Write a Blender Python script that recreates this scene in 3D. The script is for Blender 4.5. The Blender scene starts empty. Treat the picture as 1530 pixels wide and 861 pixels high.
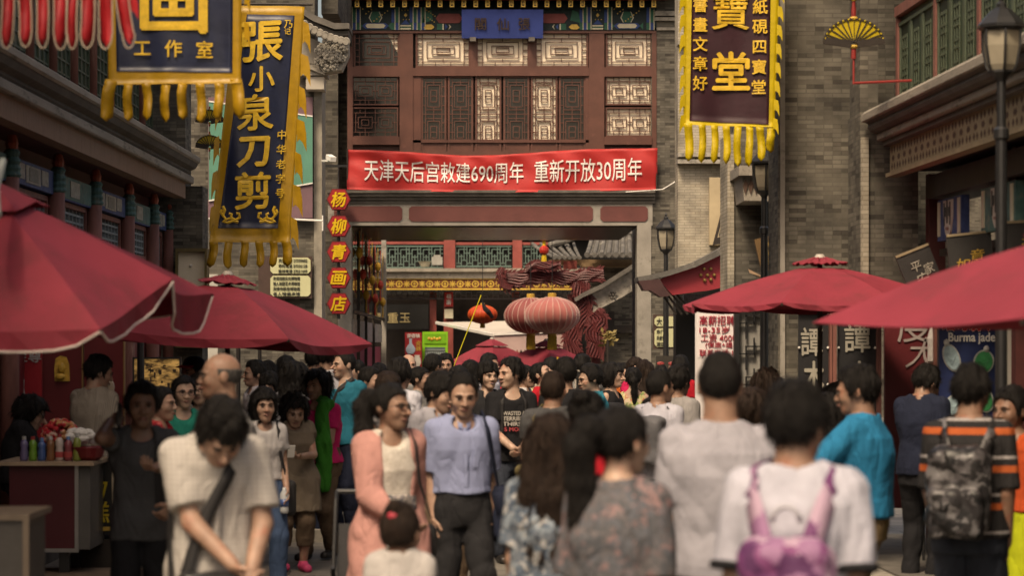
import bpy, math, random
import numpy as np
from mathutils import Vector, Matrix
from math import sin, cos, pi, radians as R
random.seed(7); RNG = np.random.default_rng(7)
S = bpy.context.scene
COL = S.collection
# ---------------------------------------------------------------- camera, sky, sun, exposure
FPX, HX, HY, EYE = 3612.0, 713.0, 515.0, 1.95      # focal length in photo pixels, vanishing point, eye height
cd = bpy.data.cameras.new('camera'); cam = bpy.data.objects.new('camera', cd); COL.objects.link(cam)
cam.location = (0, 0, EYE); cam.rotation_euler = (R(90), 0, 0)
cd.sensor_width = 36.0; cd.lens = FPX * 36.0 / 1530.0
cd.shift_x = (765 - HX) / 1530.0; cd.shift_y = (HY - 430.5) / 1530.0
cd.clip_end = 2000; cd.clip_start = 0.1
cd.dof.use_dof = True; cd.dof.focus_distance = 31.0; cd.dof.aperture_fstop = 2.5
S.camera = cam
SUN_EL, SUN_AZ = 54.0, 203.0                         # azimuth clockwise from +Y: behind the camera, a little to the left
w = bpy.data.worlds.new('World'); S.world = w; w.use_nodes = True
nt = w.node_tree; bg = nt.nodes['Background']
sky = nt.nodes.new('ShaderNodeTexSky'); sky.sky_type = 'NISHITA'; sky.sun_disc = False
sky.sun_elevation = R(SUN_EL); sky.sun_rotation = R(SUN_AZ); sky.dust_density = 6.0; sky.air_density = 1.0; sky.ozone_density = 0.6
nt.links.new(sky.outputs[0], bg.inputs['Color']); bg.inputs['Strength'].default_value = 0.118
sl = bpy.data.lights.new('sun', 'SUN'); sl.energy = 2.0; sl.angle = R(12); sl.color = (1.0, 0.93, 0.82)
so = bpy.data.objects.new('sun', sl); COL.objects.link(so)
_sd = Vector((sin(R(SUN_AZ)) * cos(R(SUN_EL)), cos(R(SUN_AZ)) * cos(R(SUN_EL)), sin(R(SUN_EL))))
so.rotation_euler = (-_sd).to_track_quat('-Z', 'Y').to_euler(); so.location = (0, 0, 30)
vs = S.view_settings; S.display_settings.display_device = 'sRGB'
vs.view_transform = 'Standard'; vs.look = 'None'; vs.gamma = 1.0; vs.use_curve_mapping = False
vs.exposure = 0.6
vs.use_white_balance = True; vs.white_balance_temperature = 8300; vs.white_balance_tint = 12
S.render.engine = 'CYCLES'; S.cycles.use_denoising = True; S.cycles.max_bounces = 6; S.cycles.diffuse_bounces = 3
S.cycles.transparent_max_bounces = 8; S.cycles.caustics_reflective = False; S.cycles.caustics_refractive = False
S.cycles.sample_clamp_indirect = 4.0

def P(px, py, d):
    """a photo pixel at depth d -> the point in the street"""
    return Vector(((px - HX) * d / FPX, d, EYE - (py - HY) * d / FPX))
def lin(r, g, b):
    f = lambda c: (c / 255 / 12.92) if c / 255 <= 0.04045 else ((c / 255 + 0.055) / 1.055) ** 2.4
    return (f(r), f(g), f(b))

# ---------------------------------------------------------------- materials
MATS = {}
def _new(name):
    m = bpy.data.materials.new(name); m.use_nodes = True
    nt = m.node_tree; b = nt.nodes['Principled BSDF']
    return m, nt, b
def N(nt, t, **kw):
    n = nt.nodes.new(t)
    for k, v in kw.items():
        if k in n.inputs: n.inputs[k].default_value = v
        else: setattr(n, k, v)
    return n
def coords(nt, scale=(1, 1, 1)):
    tc = N(nt, 'ShaderNodeTexCoord'); mp = N(nt, 'ShaderNodeMapping'); mp.inputs['Scale'].default_value = scale
    nt.links.new(tc.outputs['Object'], mp.inputs['Vector']); return mp.outputs[0]
def ramp2(nt, fac, c1, c2, p1=0.35, p2=0.65, mode='LINEAR'):
    r = N(nt, 'ShaderNodeValToRGB'); e = r.color_ramp.elements; r.color_ramp.interpolation = mode
    e[0].position = p1; e[0].color = (*c1, 1); e[1].position = p2; e[1].color = (*c2, 1)
    nt.links.new(fac, r.inputs[0]); return r.outputs[0]
def bump(nt, b, h, strength=0.3, dist=0.01):
    n = N(nt, 'ShaderNodeBump'); n.inputs['Strength'].default_value = strength; n.inputs['Distance'].default_value = dist
    nt.links.new(h, n.inputs['Height']); nt.links.new(n.outputs[0], b.inputs['Normal'])
def mat(name, col, rough=0.7, var=0.18, scale=6.0, bmp=0.15, bscale=40.0, metal=0.0, spec=0.4, stretch=(1, 1, 1), dirt=None, sheen=0.0):
    """a plain surface with uneven tone, worn patches and a fine bump"""
    if name in MATS: return MATS[name]
    m, nt, b = _new(name)
    v = coords(nt, stretch)
    n = N(nt, 'ShaderNodeTexNoise', Scale=scale, Detail=6.0, Roughness=0.6); nt.links.new(v, n.inputs['Vector'])
    c1 = tuple(max(0, x * (1 - var)) for x in col); c2 = tuple(min(1, x * (1 + var)) for x in col)
    co = ramp2(nt, n.outputs[0], c1, c2, 0.3, 0.7)
    if dirt:
        n3 = N(nt, 'ShaderNodeTexNoise', Scale=dirt[1], Detail=8.0, Roughness=0.7); nt.links.new(v, n3.inputs['Vector'])
        f = ramp2(nt, n3.outputs[0], (0, 0, 0), (1, 1, 1), dirt[2], dirt[2] + 0.15)
        mx = N(nt, 'ShaderNodeMix', data_type='RGBA'); nt.links.new(f, mx.inputs[0]); nt.links.new(co, mx.inputs[6]); mx.inputs[7].default_value = (*dirt[0], 1)
        co = mx.outputs[2]
    nt.links.new(co, b.inputs['Base Color'])
    b.inputs['Roughness'].default_value = rough; b.inputs['Metallic'].default_value = metal; b.inputs['Specular IOR Level'].default_value = spec
    if sheen: b.inputs['Sheen Weight'].default_value = sheen
    if bmp:
        n2 = N(nt, 'ShaderNodeTexNoise', Scale=bscale, Detail=4.0); nt.links.new(v, n2.inputs['Vector']); bump(nt, b, n2.outputs[0], bmp)
    MATS[name] = m; return m
def brick(name, c1, c2, mortar, bw=0.17, bh=0.043, dark=None, mort=0.006):
    if name in MATS: return MATS[name]
    m, nt, b = _new(name)
    tc = N(nt, 'ShaderNodeTexCoord'); sp = N(nt, 'ShaderNodeSeparateXYZ'); nt.links.new(tc.outputs['Object'], sp.inputs[0])
    ad = N(nt, 'ShaderNodeMath', operation='ADD'); nt.links.new(sp.outputs[0], ad.inputs[0]); nt.links.new(sp.outputs[1], ad.inputs[1])
    cb = N(nt, 'ShaderNodeCombineXYZ'); nt.links.new(ad.outputs[0], cb.inputs[0]); nt.links.new(sp.outputs[2], cb.inputs[1])
    bt = N(nt, 'ShaderNodeTexBrick'); bt.inputs['Scale'].default_value = 1.0
    bt.inputs['Brick Width'].default_value = bw; bt.inputs['Row Height'].default_value = bh; bt.inputs['Mortar Size'].default_value = mort
    bt.inputs['Mortar Smooth'].default_value = 0.2; bt.inputs['Bias'].default_value = 0.0
    bt.inputs['Color1'].default_value = (*c1, 1); bt.inputs['Color2'].default_value = (*c2, 1); bt.inputs['Mortar'].default_value = (*mortar, 1)
    nt.links.new(cb.outputs[0], bt.inputs['Vector'])
    n = N(nt, 'ShaderNodeTexNoise', Scale=1.6, Detail=7.0, Roughness=0.65); nt.links.new(tc.outputs['Object'], n.inputs['Vector'])
    f = ramp2(nt, n.outputs[0], (0.42, 0.42, 0.42), (1.2, 1.17, 1.1), 0.34, 0.66)
    mx = N(nt, 'ShaderNodeMix', data_type='RGBA', blend_type='MULTIPLY'); mx.inputs[0].default_value = 0.9
    nt.links.new(bt.outputs[0], mx.inputs[6]); nt.links.new(f, mx.inputs[7])
    # scattered darker single bricks
    def mth(op, a, b_=None, v=None):
        n_ = N(nt, 'ShaderNodeMath', operation=op); nt.links.new(a, n_.inputs[0])
        if b_ is not None: nt.links.new(b_, n_.inputs[1])
        elif v is not None: n_.inputs[1].default_value = v
        return n_.outputs[0]
    row = mth('FLOOR', mth('DIVIDE', sp.outputs[2], v=bh)); half = mth('MULTIPLY', mth('MODULO', mth('ABSOLUTE', row), v=2.0), v=0.5)
    cell = mth('FLOOR', mth('ADD', mth('DIVIDE', ad.outputs[0], v=bw), half)); c2_ = N(nt, 'ShaderNodeCombineXYZ'); nt.links.new(cell, c2_.inputs[0]); nt.links.new(row, c2_.inputs[1])
    wn = N(nt, 'ShaderNodeTexWhiteNoise', noise_dimensions='2D'); nt.links.new(c2_.outputs[0], wn.inputs['Vector'])
    f2 = ramp2(nt, wn.outputs['Value'], (1, 1, 1), dark or (0.5, 0.49, 0.5), 0.66, 0.95)
    mx2 = N(nt, 'ShaderNodeMix', data_type='RGBA', blend_type='MULTIPLY'); mx2.inputs[0].default_value = 1.0
    nt.links.new(mx.outputs[2], mx2.inputs[6]); nt.links.new(f2, mx2.inputs[7])
    nt.links.new(mx2.outputs[2], b.inputs['Base Color']); b.inputs['Roughness'].default_value = 0.9; b.inputs['Specular IOR Level'].default_value = 0.2
    bump(nt, b, bt.outputs['Fac'], -0.5, 0.01)
    MATS[name] = m; return m
def paving(name):
    m, nt, b = _new(name)
    tc = N(nt, 'ShaderNodeTexCoord')
    bt = N(nt, 'ShaderNodeTexBrick'); bt.inputs['Scale'].default_value = 1.0; bt.inputs['Brick Width'].default_value = 0.8; bt.inputs['Row Height'].default_value = 0.4; bt.inputs['Mortar Size'].default_value = 0.007
    bt.inputs['Color1'].default_value = (0.16, 0.145, 0.125, 1); bt.inputs['Color2'].default_value = (0.23, 0.21, 0.18, 1); bt.inputs['Mortar'].default_value = (0.05, 0.045, 0.04, 1)
    nt.links.new(tc.outputs['Object'], bt.inputs['Vector'])
    n = N(nt, 'ShaderNodeTexNoise', Scale=2.0, Detail=8.0, Roughness=0.7); nt.links.new(tc.outputs['Object'], n.inputs['Vector'])
    f = ramp2(nt, n.outputs[0], (0.55, 0.55, 0.55), (1.2, 1.2, 1.2), 0.3, 0.7)
    mx = N(nt, 'ShaderNodeMix', data_type='RGBA', blend_type='MULTIPLY'); mx.inputs[0].default_value = 0.9
    nt.links.new(bt.outputs[0], mx.inputs[6]); nt.links.new(f, mx.inputs[7]); nt.links.new(mx.outputs[2], b.inputs['Base Color'])
    b.inputs['Roughness'].default_value = 0.65; bump(nt, b, n.outputs[0], 0.25)
    MATS[name] = m; return m
def stripes(name, cols, axis=2, period=0.16, rough=0.85):
    """cloth with sharp stripes along one axis; cols = [(position, colour)]"""
    if name in MATS: return MATS[name]
    m, nt, b = _new(name)
    tc = N(nt, 'ShaderNodeTexCoord'); sp = N(nt, 'ShaderNodeSeparateXYZ'); nt.links.new(tc.outputs['Object'], sp.inputs[0])
    dv = N(nt, 'ShaderNodeMath', operation='DIVIDE'); nt.links.new(sp.outputs[axis], dv.inputs[0]); dv.inputs[1].default_value = period
    fr = N(nt, 'ShaderNodeMath', operation='FRACT'); nt.links.new(dv.outputs[0], fr.inputs[0])
    r = N(nt, 'ShaderNodeValToRGB'); r.color_ramp.interpolation = 'CONSTANT'; e = r.color_ramp.elements
    while len(e) < len(cols): e.new(0.5)
    for k, (p, c) in enumerate(cols): e[k].position = p; e[k].color = (*c, 1)
    nt.links.new(fr.outputs[0], r.inputs[0]); nt.links.new(r.outputs[0], b.inputs['Base Color']); b.inputs['Roughness'].default_value = rough
    b.inputs['Specular IOR Level'].default_value = 0.2
    n2 = N(nt, 'ShaderNodeTexNoise', Scale=14.0, Detail=4.0); nt.links.new(tc.outputs['Object'], n2.inputs['Vector']); bump(nt, b, n2.outputs[0], 0.4, 0.02)
    MATS[name] = m; return m
def plaid(name, base, line, period=0.035, amt=0.35):
    if name in MATS: return MATS[name]
    m, nt, b = _new(name)
    tc = N(nt, 'ShaderNodeTexCoord'); sp = N(nt, 'ShaderNodeSeparateXYZ'); nt.links.new(tc.outputs['Object'], sp.inputs[0])
    acc = None
    for ax in (0, 2):
        dv = N(nt, 'ShaderNodeMath', operation='DIVIDE'); nt.links.new(sp.outputs[ax], dv.inputs[0]); dv.inputs[1].default_value = period
        fr = N(nt, 'ShaderNodeMath', operation='FRACT'); nt.links.new(dv.outputs[0], fr.inputs[0])
        g = N(nt, 'ShaderNodeMath', operation='GREATER_THAN'); nt.links.new(fr.outputs[0], g.inputs[0]); g.inputs[1].default_value = 0.72
        if acc is None: acc = g.outputs[0]
        else:
            a = N(nt, 'ShaderNodeMath', operation='ADD'); nt.links.new(acc, a.inputs[0]); nt.links.new(g.outputs[0], a.inputs[1]); acc = a.outputs[0]
    mu = N(nt, 'ShaderNodeMath', operation='MULTIPLY'); nt.links.new(acc, mu.inputs[0]); mu.inputs[1].default_value = amt
    mx = N(nt, 'ShaderNodeMix', data_type='RGBA'); nt.links.new(mu.outputs[0], mx.inputs[0]); mx.inputs[6].default_value = (*base, 1); mx.inputs[7].default_value = (*line, 1)
    nt.links.new(mx.outputs[2], b.inputs['Base Color']); b.inputs['Roughness'].default_value = 0.9; b.inputs['Specular IOR Level'].default_value = 0.2
    n2 = N(nt, 'ShaderNodeTexNoise', Scale=12.0, Detail=4.0); nt.links.new(tc.outputs['Object'], n2.inputs['Vector']); bump(nt, b, n2.outputs[0], 0.4, 0.02)
    MATS[name] = m; return m
def blotch(name, cols, scale=14.0, rough=0.85, hard=True, warp=0.6):
    """printed cloth: flower or camouflage blotches of several colours"""
    if name in MATS: return MATS[name]
    m, nt, b = _new(name)
    v = coords(nt)
    nz = N(nt, 'ShaderNodeTexNoise', Scale=scale * 0.8, Detail=3.0); nt.links.new(v, nz.inputs['Vector'])
    mx = N(nt, 'ShaderNodeMix', data_type='RGBA', blend_type='LINEAR_LIGHT'); mx.inputs[0].default_value = warp * 0.1
    nt.links.new(v, mx.inputs[6]); nt.links.new(nz.outputs[1], mx.inputs[7])
    vo = N(nt, 'ShaderNodeTexVoronoi', Scale=scale); nt.links.new(mx.outputs[2], vo.inputs['Vector'])
    sc = N(nt, 'ShaderNodeSeparateColor'); nt.links.new(vo.outputs['Color'], sc.inputs[0])
    r = N(nt, 'ShaderNodeValToRGB'); r.color_ramp.interpolation = 'CONSTANT' if hard else 'LINEAR'; e = r.color_ramp.elements
    while len(e) < len(cols): e.new(0.5)
    for k, c in enumerate(cols): e[k].position = k / len(cols); e[k].color = (*c, 1)
    nt.links.new(sc.outputs[0], r.inputs[0]); nt.links.new(r.outputs[0], b.inputs['Base Color'])
    b.inputs['Roughness'].default_value = rough; b.inputs['Specular IOR Level'].default_value = 0.25
    n2 = N(nt, 'ShaderNodeTexNoise', Scale=14.0, Detail=4.0); nt.links.new(v, n2.inputs['Vector']); bump(nt, b, n2.outputs[0], 0.4, 0.02)
    MATS[name] = m; return m
def folds(m):
    """broad soft creases under the fine weave of a cloth"""
    nt = m.node_tree; b = nt.nodes['Principled BSDF']; v = coords(nt, (1.2, 1.2, .45))
    n1 = N(nt, 'ShaderNodeTexNoise', Scale=4.0, Detail=2.0, Distortion=1.2); nt.links.new(v, n1.inputs['Vector'])
    w_ = N(nt, 'ShaderNodeMath', operation='SUBTRACT'); nt.links.new(n1.outputs[0], w_.inputs[0]); w_.inputs[1].default_value = 0.5
    a_ = N(nt, 'ShaderNodeMath', operation='ABSOLUTE'); nt.links.new(w_.outputs[0], a_.inputs[0])
    p_ = N(nt, 'ShaderNodeMath', operation='POWER'); nt.links.new(a_.outputs[0], p_.inputs[0]); p_.inputs[1].default_value = 0.6
    bn = N(nt, 'ShaderNodeBump'); bn.inputs['Strength'].default_value = 0.5; bn.inputs['Distance'].default_value = 0.05; nt.links.new(p_.outputs[0], bn.inputs['Height'])
    old = b.inputs['Normal'].links
    if old: f = old[0].from_node; nt.links.new(bn.outputs[0], f.inputs['Normal'])
    else: nt.links.new(bn.outputs[0], b.inputs['Normal'])
    return m
def emit(name, col, strength):
    if name in MATS: return MATS[name]
    m, nt, b = _new(name); b.inputs['Base Color'].default_value = (*col, 1)
    b.inputs['Emission Color'].default_value = (*col, 1); b.inputs['Emission Strength'].default_value = strength
    MATS[name] = m; return m
def hairmat(name, c, hi):
    if name in MATS: return MATS[name]
    m, nt, b = _new(name); v = coords(nt, (60, 60, 6))
    n = N(nt, 'ShaderNodeTexNoise', Scale=2.0, Detail=6.0, Roughness=0.7); nt.links.new(v, n.inputs['Vector'])
    nt.links.new(ramp2(nt, n.outputs[0], c, hi, 0.35, 0.75), b.inputs['Base Color'])
    b.inputs['Roughness'].default_value = 0.55; b.inputs['Specular IOR Level'].default_value = 0.22
    bump(nt, b, n.outputs[0], 0.8, 0.015)
    MATS[name] = m; return m
def glassy(name, col, rough=0.08):
    if name in MATS: return MATS[name]
    m, nt, b = _new(name); v = coords(nt)
    n = N(nt, 'ShaderNodeTexNoise', Scale=3.0, Detail=3.0); nt.links.new(v, n.inputs['Vector'])
    nt.links.new(ramp2(nt, n.outputs[0], tuple(x * 0.7 for x in col), col), b.inputs['Base Color'])
    b.inputs['Roughness'].default_value = rough; b.inputs['Specular IOR Level'].default_value = 0.6
    MATS[name] = m; return m

# ---------------------------------------------------------------- mesh helpers
WL = {}
def tag(o, label=None, cat=None, group=None, kind=None):
    if label: o['label'] = label
    if cat: o['category'] = cat
    if group: o['group'] = group
    if kind: o['kind'] = kind
    return o
def thing(name, label, cat, loc=(0, 0, 0), group=None):
    o = bpy.data.objects.new(name, None); o.empty_display_size = 0.1; COL.objects.link(o); o.location = loc
    WL[o.name] = Vector(loc); return tag(o, label, cat, group)
def link_mesh(name, verts, faces, m, parent=None, smooth=False, loc=None, mats=None, midx=None):
    me = bpy.data.meshes.new(name)
    V = np.asarray(verts, dtype=np.float64).reshape(-1, 3)
    if parent is not None: base = np.array(WL[parent.name])
    else:
        base = np.array(loc) if loc is not None else np.array([(V[:, 0].min() + V[:, 0].max()) / 2, (V[:, 1].min() + V[:, 1].max()) / 2, V[:, 2].min()])
    me.from_pydata((V - base).tolist(), [], faces if isinstance(faces, list) else faces.tolist())
    for x in (mats or [m]): me.materials.append(x)
    if midx is not None: me.polygons.foreach_set('material_index', np.asarray(midx, dtype=np.int32))
    if smooth: me.polygons.foreach_set('use_smooth', np.ones(len(me.polygons), dtype=bool))
    me.update()
    o = bpy.data.objects.new(name, me); COL.objects.link(o)
    WL[o.name] = Vector(base)
    if parent is not None: o.parent = parent
    else: o.location = base
    return o
class MB:
    """collects solids; xf maps every point (for walls with their own frame)"""
    def __init__(s, xf=None): s.v = []; s.f = []; s.xf = xf
    def add(s, vs, fs):
        k = len(s.v); s.v += [tuple(s.xf(*v)) if s.xf else tuple(v) for v in vs]; s.f += [tuple(i + k for i in f) for f in fs]; return s
    def box(s, x0, x1, y0, y1, z0, z1, bev=0.0):
        if bev > 0:
            b = bev; pts = [(x0 + b, z0), (x1 - b, z0), (x1, z0 + b), (x1, z1 - b), (x1 - b, z1), (x0 + b, z1), (x0, z1 - b), (x0, z0 + b)]
            n = 8; vs = [(x, y0 + b * .0, z) for x, z in pts] + [(x, y1, z) for x, z in pts]
            return s.add(vs, [tuple(range(n)), tuple(range(2 * n - 1, n - 1, -1))] + [(i, i + n, (i + 1) % n + n, (i + 1) % n) for i in range(n)])
        return s.add([(x0, y0, z0), (x1, y0, z0), (x1, y1, z0), (x0, y1, z0), (x0, y0, z1), (x1, y0, z1), (x1, y1, z1), (x0, y1, z1)],
                     [(3, 2, 1, 0), (4, 5, 6, 7), (0, 1, 5, 4), (1, 2, 6, 5), (2, 3, 7, 6), (3, 0, 4, 7)])
    def bar(s, p, q, w, h=None, up=(0, 0, 1)):
        p, q = Vector(p), Vector(q); h = h or w; t = (q - p).normalized(); u = Vector(up)
        if abs(t.dot(u)) > 0.99: u = Vector((0, 1, 0))
        a = t.cross(u).normalized(); b = a.cross(t).normalized(); a *= w / 2; b *= h / 2
        vs = [p - a - b, p + a - b, p + a + b, p - a + b, q - a - b, q + a - b, q + a + b, q - a + b]
        return s.add(vs, [(0, 1, 2, 3), (7, 6, 5, 4), (0, 4, 5, 1), (1, 5, 6, 2), (2, 6, 7, 3), (3, 7, 4, 0)])
    def tube(s, pts, r, n=8, cap=True):
        pts = [Vector(p) for p in pts]; rs = r if isinstance(r, (list, tuple)) else [r] * len(pts)
        rings = []; u = None
        for i, p in enumerate(pts):
            t = (pts[min(i + 1, len(pts) - 1)] - pts[max(i - 1, 0)]).normalized()
            if u is None: u = t.orthogonal().normalized()
            u = (u - t * u.dot(t)).normalized(); b = t.cross(u)
            rings.append([p + (u * cos(2 * pi * k / n) + b * sin(2 * pi * k / n)) * rs[i] for k in range(n)])
        vs = [v for ring in rings for v in ring]; fs = []
        for i in range(len(pts) - 1):
            for k in range(n): fs.append((i * n + k, i * n + (k + 1) % n, (i + 1) * n + (k + 1) % n, (i + 1) * n + k))
        if cap: fs += [tuple(range(n - 1, -1, -1)), tuple(range(len(vs) - n, len(vs)))]
        return s.add(vs, fs)
    def lathe(s, c, prof, n=20, squash=1.0, rot=0.0, wob=0.0, wn=8):
        c = Vector(c); vs = []; fs = []
        for r, z in prof:
            for k in range(n):
                a = 2 * pi * k / n + rot; rr = r * (1 + wob * abs(cos(a * wn / 2)))
                vs.append(c + Vector((rr * cos(a), rr * sin(a) * squash, z)))
        for i in range(len(prof) - 1):
            for k in range(n): fs.append((i * n + k, i * n + (k + 1) % n, (i + 1) * n + (k + 1) % n, (i + 1) * n + k))
        if prof[0][0] > 1e-4: fs.append(tuple(range(n - 1, -1, -1)))
        if prof[-1][0] > 1e-4: fs.append(tuple(range(len(vs) - n, len(vs))))
        return s.add(vs, fs)
    def prism(s, poly, y0, y1):
        """outline in x,z extruded from y0 (front) to y1"""
        n = len(poly); a = sum(poly[i][0] * poly[(i + 1) % n][1] - poly[(i + 1) % n][0] * poly[i][1] for i in range(n))
        if a < 0: poly = poly[::-1]
        vs = [(x, y0, z) for x, z in poly] + [(x, y1, z) for x, z in poly]
        return s.add(vs, [tuple(range(n)), tuple(range(2 * n - 1, n - 1, -1))] + [(i, i + n, (i + 1) % n + n, (i + 1) % n) for i in range(n)])
    def ppx(s, pix, d, th):
        """outline in photo pixels at depth d, th metres thick"""
        return s.prism([(P(x, y, d).x, P(x, y, d).z) for x, y in pix], d, d + th)
    def pbox(s, x0, y0, x1, y1, d, th, bev=0.0):
        a = P(x0, y1, d); b = P(x1, y0, d); return s.box(a.x, b.x, d, d + th, a.z, b.z, bev)
    def ball(s, c, rx, ry=None, rz=None, n=12, m=8):
        ry = ry or rx; rz = rz or rx
        prof = [(sin(pi * i / m), -cos(pi * i / m)) for i in range(m + 1)]
        c = Vector(c); vs = [c + Vector((rx * r * cos(2 * pi * k / n), ry * r * sin(2 * pi * k / n), rz * z)) for r, z in prof for k in range(n)]
        fs = [(i * n + k, i * n + (k + 1) % n, (i + 1) * n + (k + 1) % n, (i + 1) * n + k) for i in range(m) for k in range(n)]
        return s.add(vs, fs)
    def build(s, name, m, parent=None, smooth=False, loc=None):
        return link_mesh(name, s.v, s.f, m, parent, smooth, loc)
_TC = {}
def glyphs(st, bold=0.0, depth=0.01):
    k = (st, bold, depth)
    if k in _TC: return _TC[k]
    cu = bpy.data.curves.new('t', 'FONT'); cu.body = st; cu.size = 1.0; cu.extrude = depth; cu.resolution_u = 3
    cu.align_x = 'CENTER'; cu.align_y = 'CENTER'
    o = bpy.data.objects.new('t', cu); COL.objects.link(o)
    me = bpy.data.meshes.new_from_object(o.evaluated_get(bpy.context.evaluated_depsgraph_get()))
    v = np.zeros(len(me.vertices) * 3); me.vertices.foreach_get('co', v); v = v.reshape(-1, 3)
    f = [tuple(p.vertices) for p in me.polygons]
    bpy.data.objects.remove(o); bpy.data.curves.remove(cu); bpy.data.meshes.remove(me)
    if len(v):
        c = (v.min(0) + v.max(0)) / 2; v = v - c
        if bold:
            n0 = len(v); sh_ = [(0, 0), (1, 0), (-1, 0), (0, 1), (0, -1)]; b_ = bold * 1.1
            v = np.concatenate([v + np.array([dx * b_, dy * b_, i * depth * .06]) for i, (dx, dy) in enumerate(sh_)]); f = [tuple(j + i * n0 for j in q) for i in range(5) for q in f]
    _TC[k] = (v, f); return _TC[k]
def text(st, c, size, m, parent, sx=1.0, right=(1, 0, 0), up=(0, 0, 1), bold=0.0, name='lettering', depth=0.004, width=None, shear=0.0, label=None):
    """raised letters; size = height of a full character, width fits the whole string"""
    v, f = glyphs(st, bold)
    if width: sx = width / max(1e-6, (v[:, 0].max() - v[:, 0].min()) * size)
    r, u = np.array(Vector(right).normalized()), np.array(Vector(up).normalized()); n = np.cross(r, u)
    x = (v[:, 0] + shear * v[:, 1]) * size * sx; y = v[:, 1] * size; z = v[:, 2] / 0.01 * depth
    W = np.array(c)[None] + x[:, None] * r + y[:, None] * u + z[:, None] * n
    o = link_mesh(name, W, f, m, parent)
    if label: o['label'] = label
    return o
def textmap(st, fn, cx, cy, size, sx, m, parent, bold=0.0, name='lettering', off=0.012):
    """letters laid on cloth: fn(x, y) in metres on the cloth -> point"""
    v, f = glyphs(st, bold)
    W = [fn(cx + a * size * sx, cy + b * size) + Vector((0, -off - c * 0.3, 0)) for a, b, c in v]
    return link_mesh(name, W, f, m, parent)
# ---------------------------------------------------------------- people: one implicit body, sampled to a mesh
f32 = np.float32
def nets(F, org, h):
    """surface nets over a sampled field"""
    ins = F < 0
    s8 = [(a, b, c) for a in (0, 1) for b in (0, 1) for c in (0, 1)]
    nx, ny, nz = F.shape
    def sub(A, o): return A[o[0]:nx - 1 + o[0], o[1]:ny - 1 + o[1], o[2]:nz - 1 + o[2]]
    cnt = np.zeros((nx - 1, ny - 1, nz - 1), np.int8)
    for o in s8: cnt += sub(ins, o)
    act = (cnt > 0) & (cnt < 8)
    idx = np.full(act.shape, -1, np.int64); n = int(act.sum())
    if n == 0: return np.zeros((0, 3)), np.zeros((0, 4), int)
    idx[act] = np.arange(n); I = np.argwhere(act)
    val = np.stack([sub(F, o)[act] for o in s8], 1)
    acc = np.zeros((n, 3)); c = np.zeros(n)
    so = np.array(s8, float)
    for a in range(8):
        for b in range(a + 1, 8):
            if np.abs(so[a] - so[b]).sum() == 1:
                x = (val[:, a] < 0) != (val[:, b] < 0)
                t = np.where(x, val[:, a] / np.where(x, val[:, a] - val[:, b], 1), 0)
                acc += np.where(x[:, None], so[a] + t[:, None] * (so[b] - so[a]), 0); c += x
    V = (I + acc / np.maximum(c, 1)[:, None]) * h + org
    Q = []
    for ax in range(3):
        sl0 = [slice(1, m - 1) for m in (nx, ny, nz)]; sl1 = list(sl0)
        sl0[ax] = slice(0, (nx, ny, nz)[ax] - 1); sl1[ax] = slice(1, (nx, ny, nz)[ax])
        a = ins[tuple(sl0)]; b = ins[tuple(sl1)]
        for cond, flip in ((a & ~b, False), (~a & b, True)):
            J = np.argwhere(cond)
            if not len(J): continue
            off = [0 if k == ax else 1 for k in range(3)]; J = J + np.array(off)
            u, v = [(1, 2), (2, 0), (0, 1)][ax]
            def cell(du, dv):
                K = J.copy(); K[:, u] += du; K[:, v] += dv; return idx[K[:, 0], K[:, 1], K[:, 2]]
            q = np.stack([cell(-1, -1), cell(0, -1), cell(0, 0), cell(-1, 0)], 1)
            if flip: q = q[:, ::-1]
            Q.append(q)
    Q = np.concatenate(Q); Q = Q[(Q >= 0).all(1)]
    return V, Q
class G:
    def __init__(s, lo, hi, h):
        lo = np.array(lo, float) - 2 * h; hi = np.array(hi, float) + 2 * h
        n = np.maximum(4, np.ceil((hi - lo) / h).astype(int)); s.org = lo; s.h = h
        s.x = (lo[0] + h * np.arange(n[0])).astype(f32)[:, None, None]; s.y = (lo[1] + h * np.arange(n[1])).astype(f32)[None, :, None]; s.z = (lo[2] + h * np.arange(n[2])).astype(f32)[None, None, :]
    def mesh(s, F): return nets(np.broadcast_to(F, (s.x.shape[0], s.y.shape[1], s.z.shape[2])), s.org, s.h)
def smin(a, b, k):
    hh = np.clip(0.5 + 0.5 * (b - a) / k, 0, 1); return b + (a - b) * hh - k * hh * (1 - hh)
def smax(a, b, k): return -smin(-a, -b, k)
def cone(x, y, z, a, b, ra, rb):
    ba = [float(b[i] - a[i]) for i in range(3)]; L2 = max(1e-9, sum(t * t for t in ba))
    px, py, pz = x - f32(a[0]), y - f32(a[1]), z - f32(a[2])
    t = np.clip((px * f32(ba[0]) + py * f32(ba[1]) + pz * f32(ba[2])) / f32(L2), 0, 1)
    return np.sqrt((px - t * f32(ba[0])) ** 2 + (py - t * f32(ba[1])) ** 2 + (pz - t * f32(ba[2])) ** 2) - (f32(ra) + t * f32(rb - ra))
def ell(x, y, z, c, r):
    k = np.sqrt(((x - f32(c[0])) / f32(r[0])) ** 2 + ((y - f32(c[1])) / f32(r[1])) ** 2 + ((z - f32(c[2])) / f32(r[2])) ** 2)
    return (k - 1) * f32(min(r))
def rbox(x, y, z, c, s, r):
    qx, qy, qz = np.abs(x - f32(c[0])) - f32(s[0] - r), np.abs(y - f32(c[1])) - f32(s[1] - r), np.abs(z - f32(c[2])) - f32(s[2] - r)
    return np.sqrt(np.maximum(qx, 0) ** 2 + np.maximum(qy, 0) ** 2 + np.maximum(qz, 0) ** 2) + np.minimum(np.maximum(qx, np.maximum(qy, qz)), 0) - f32(r)
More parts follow.
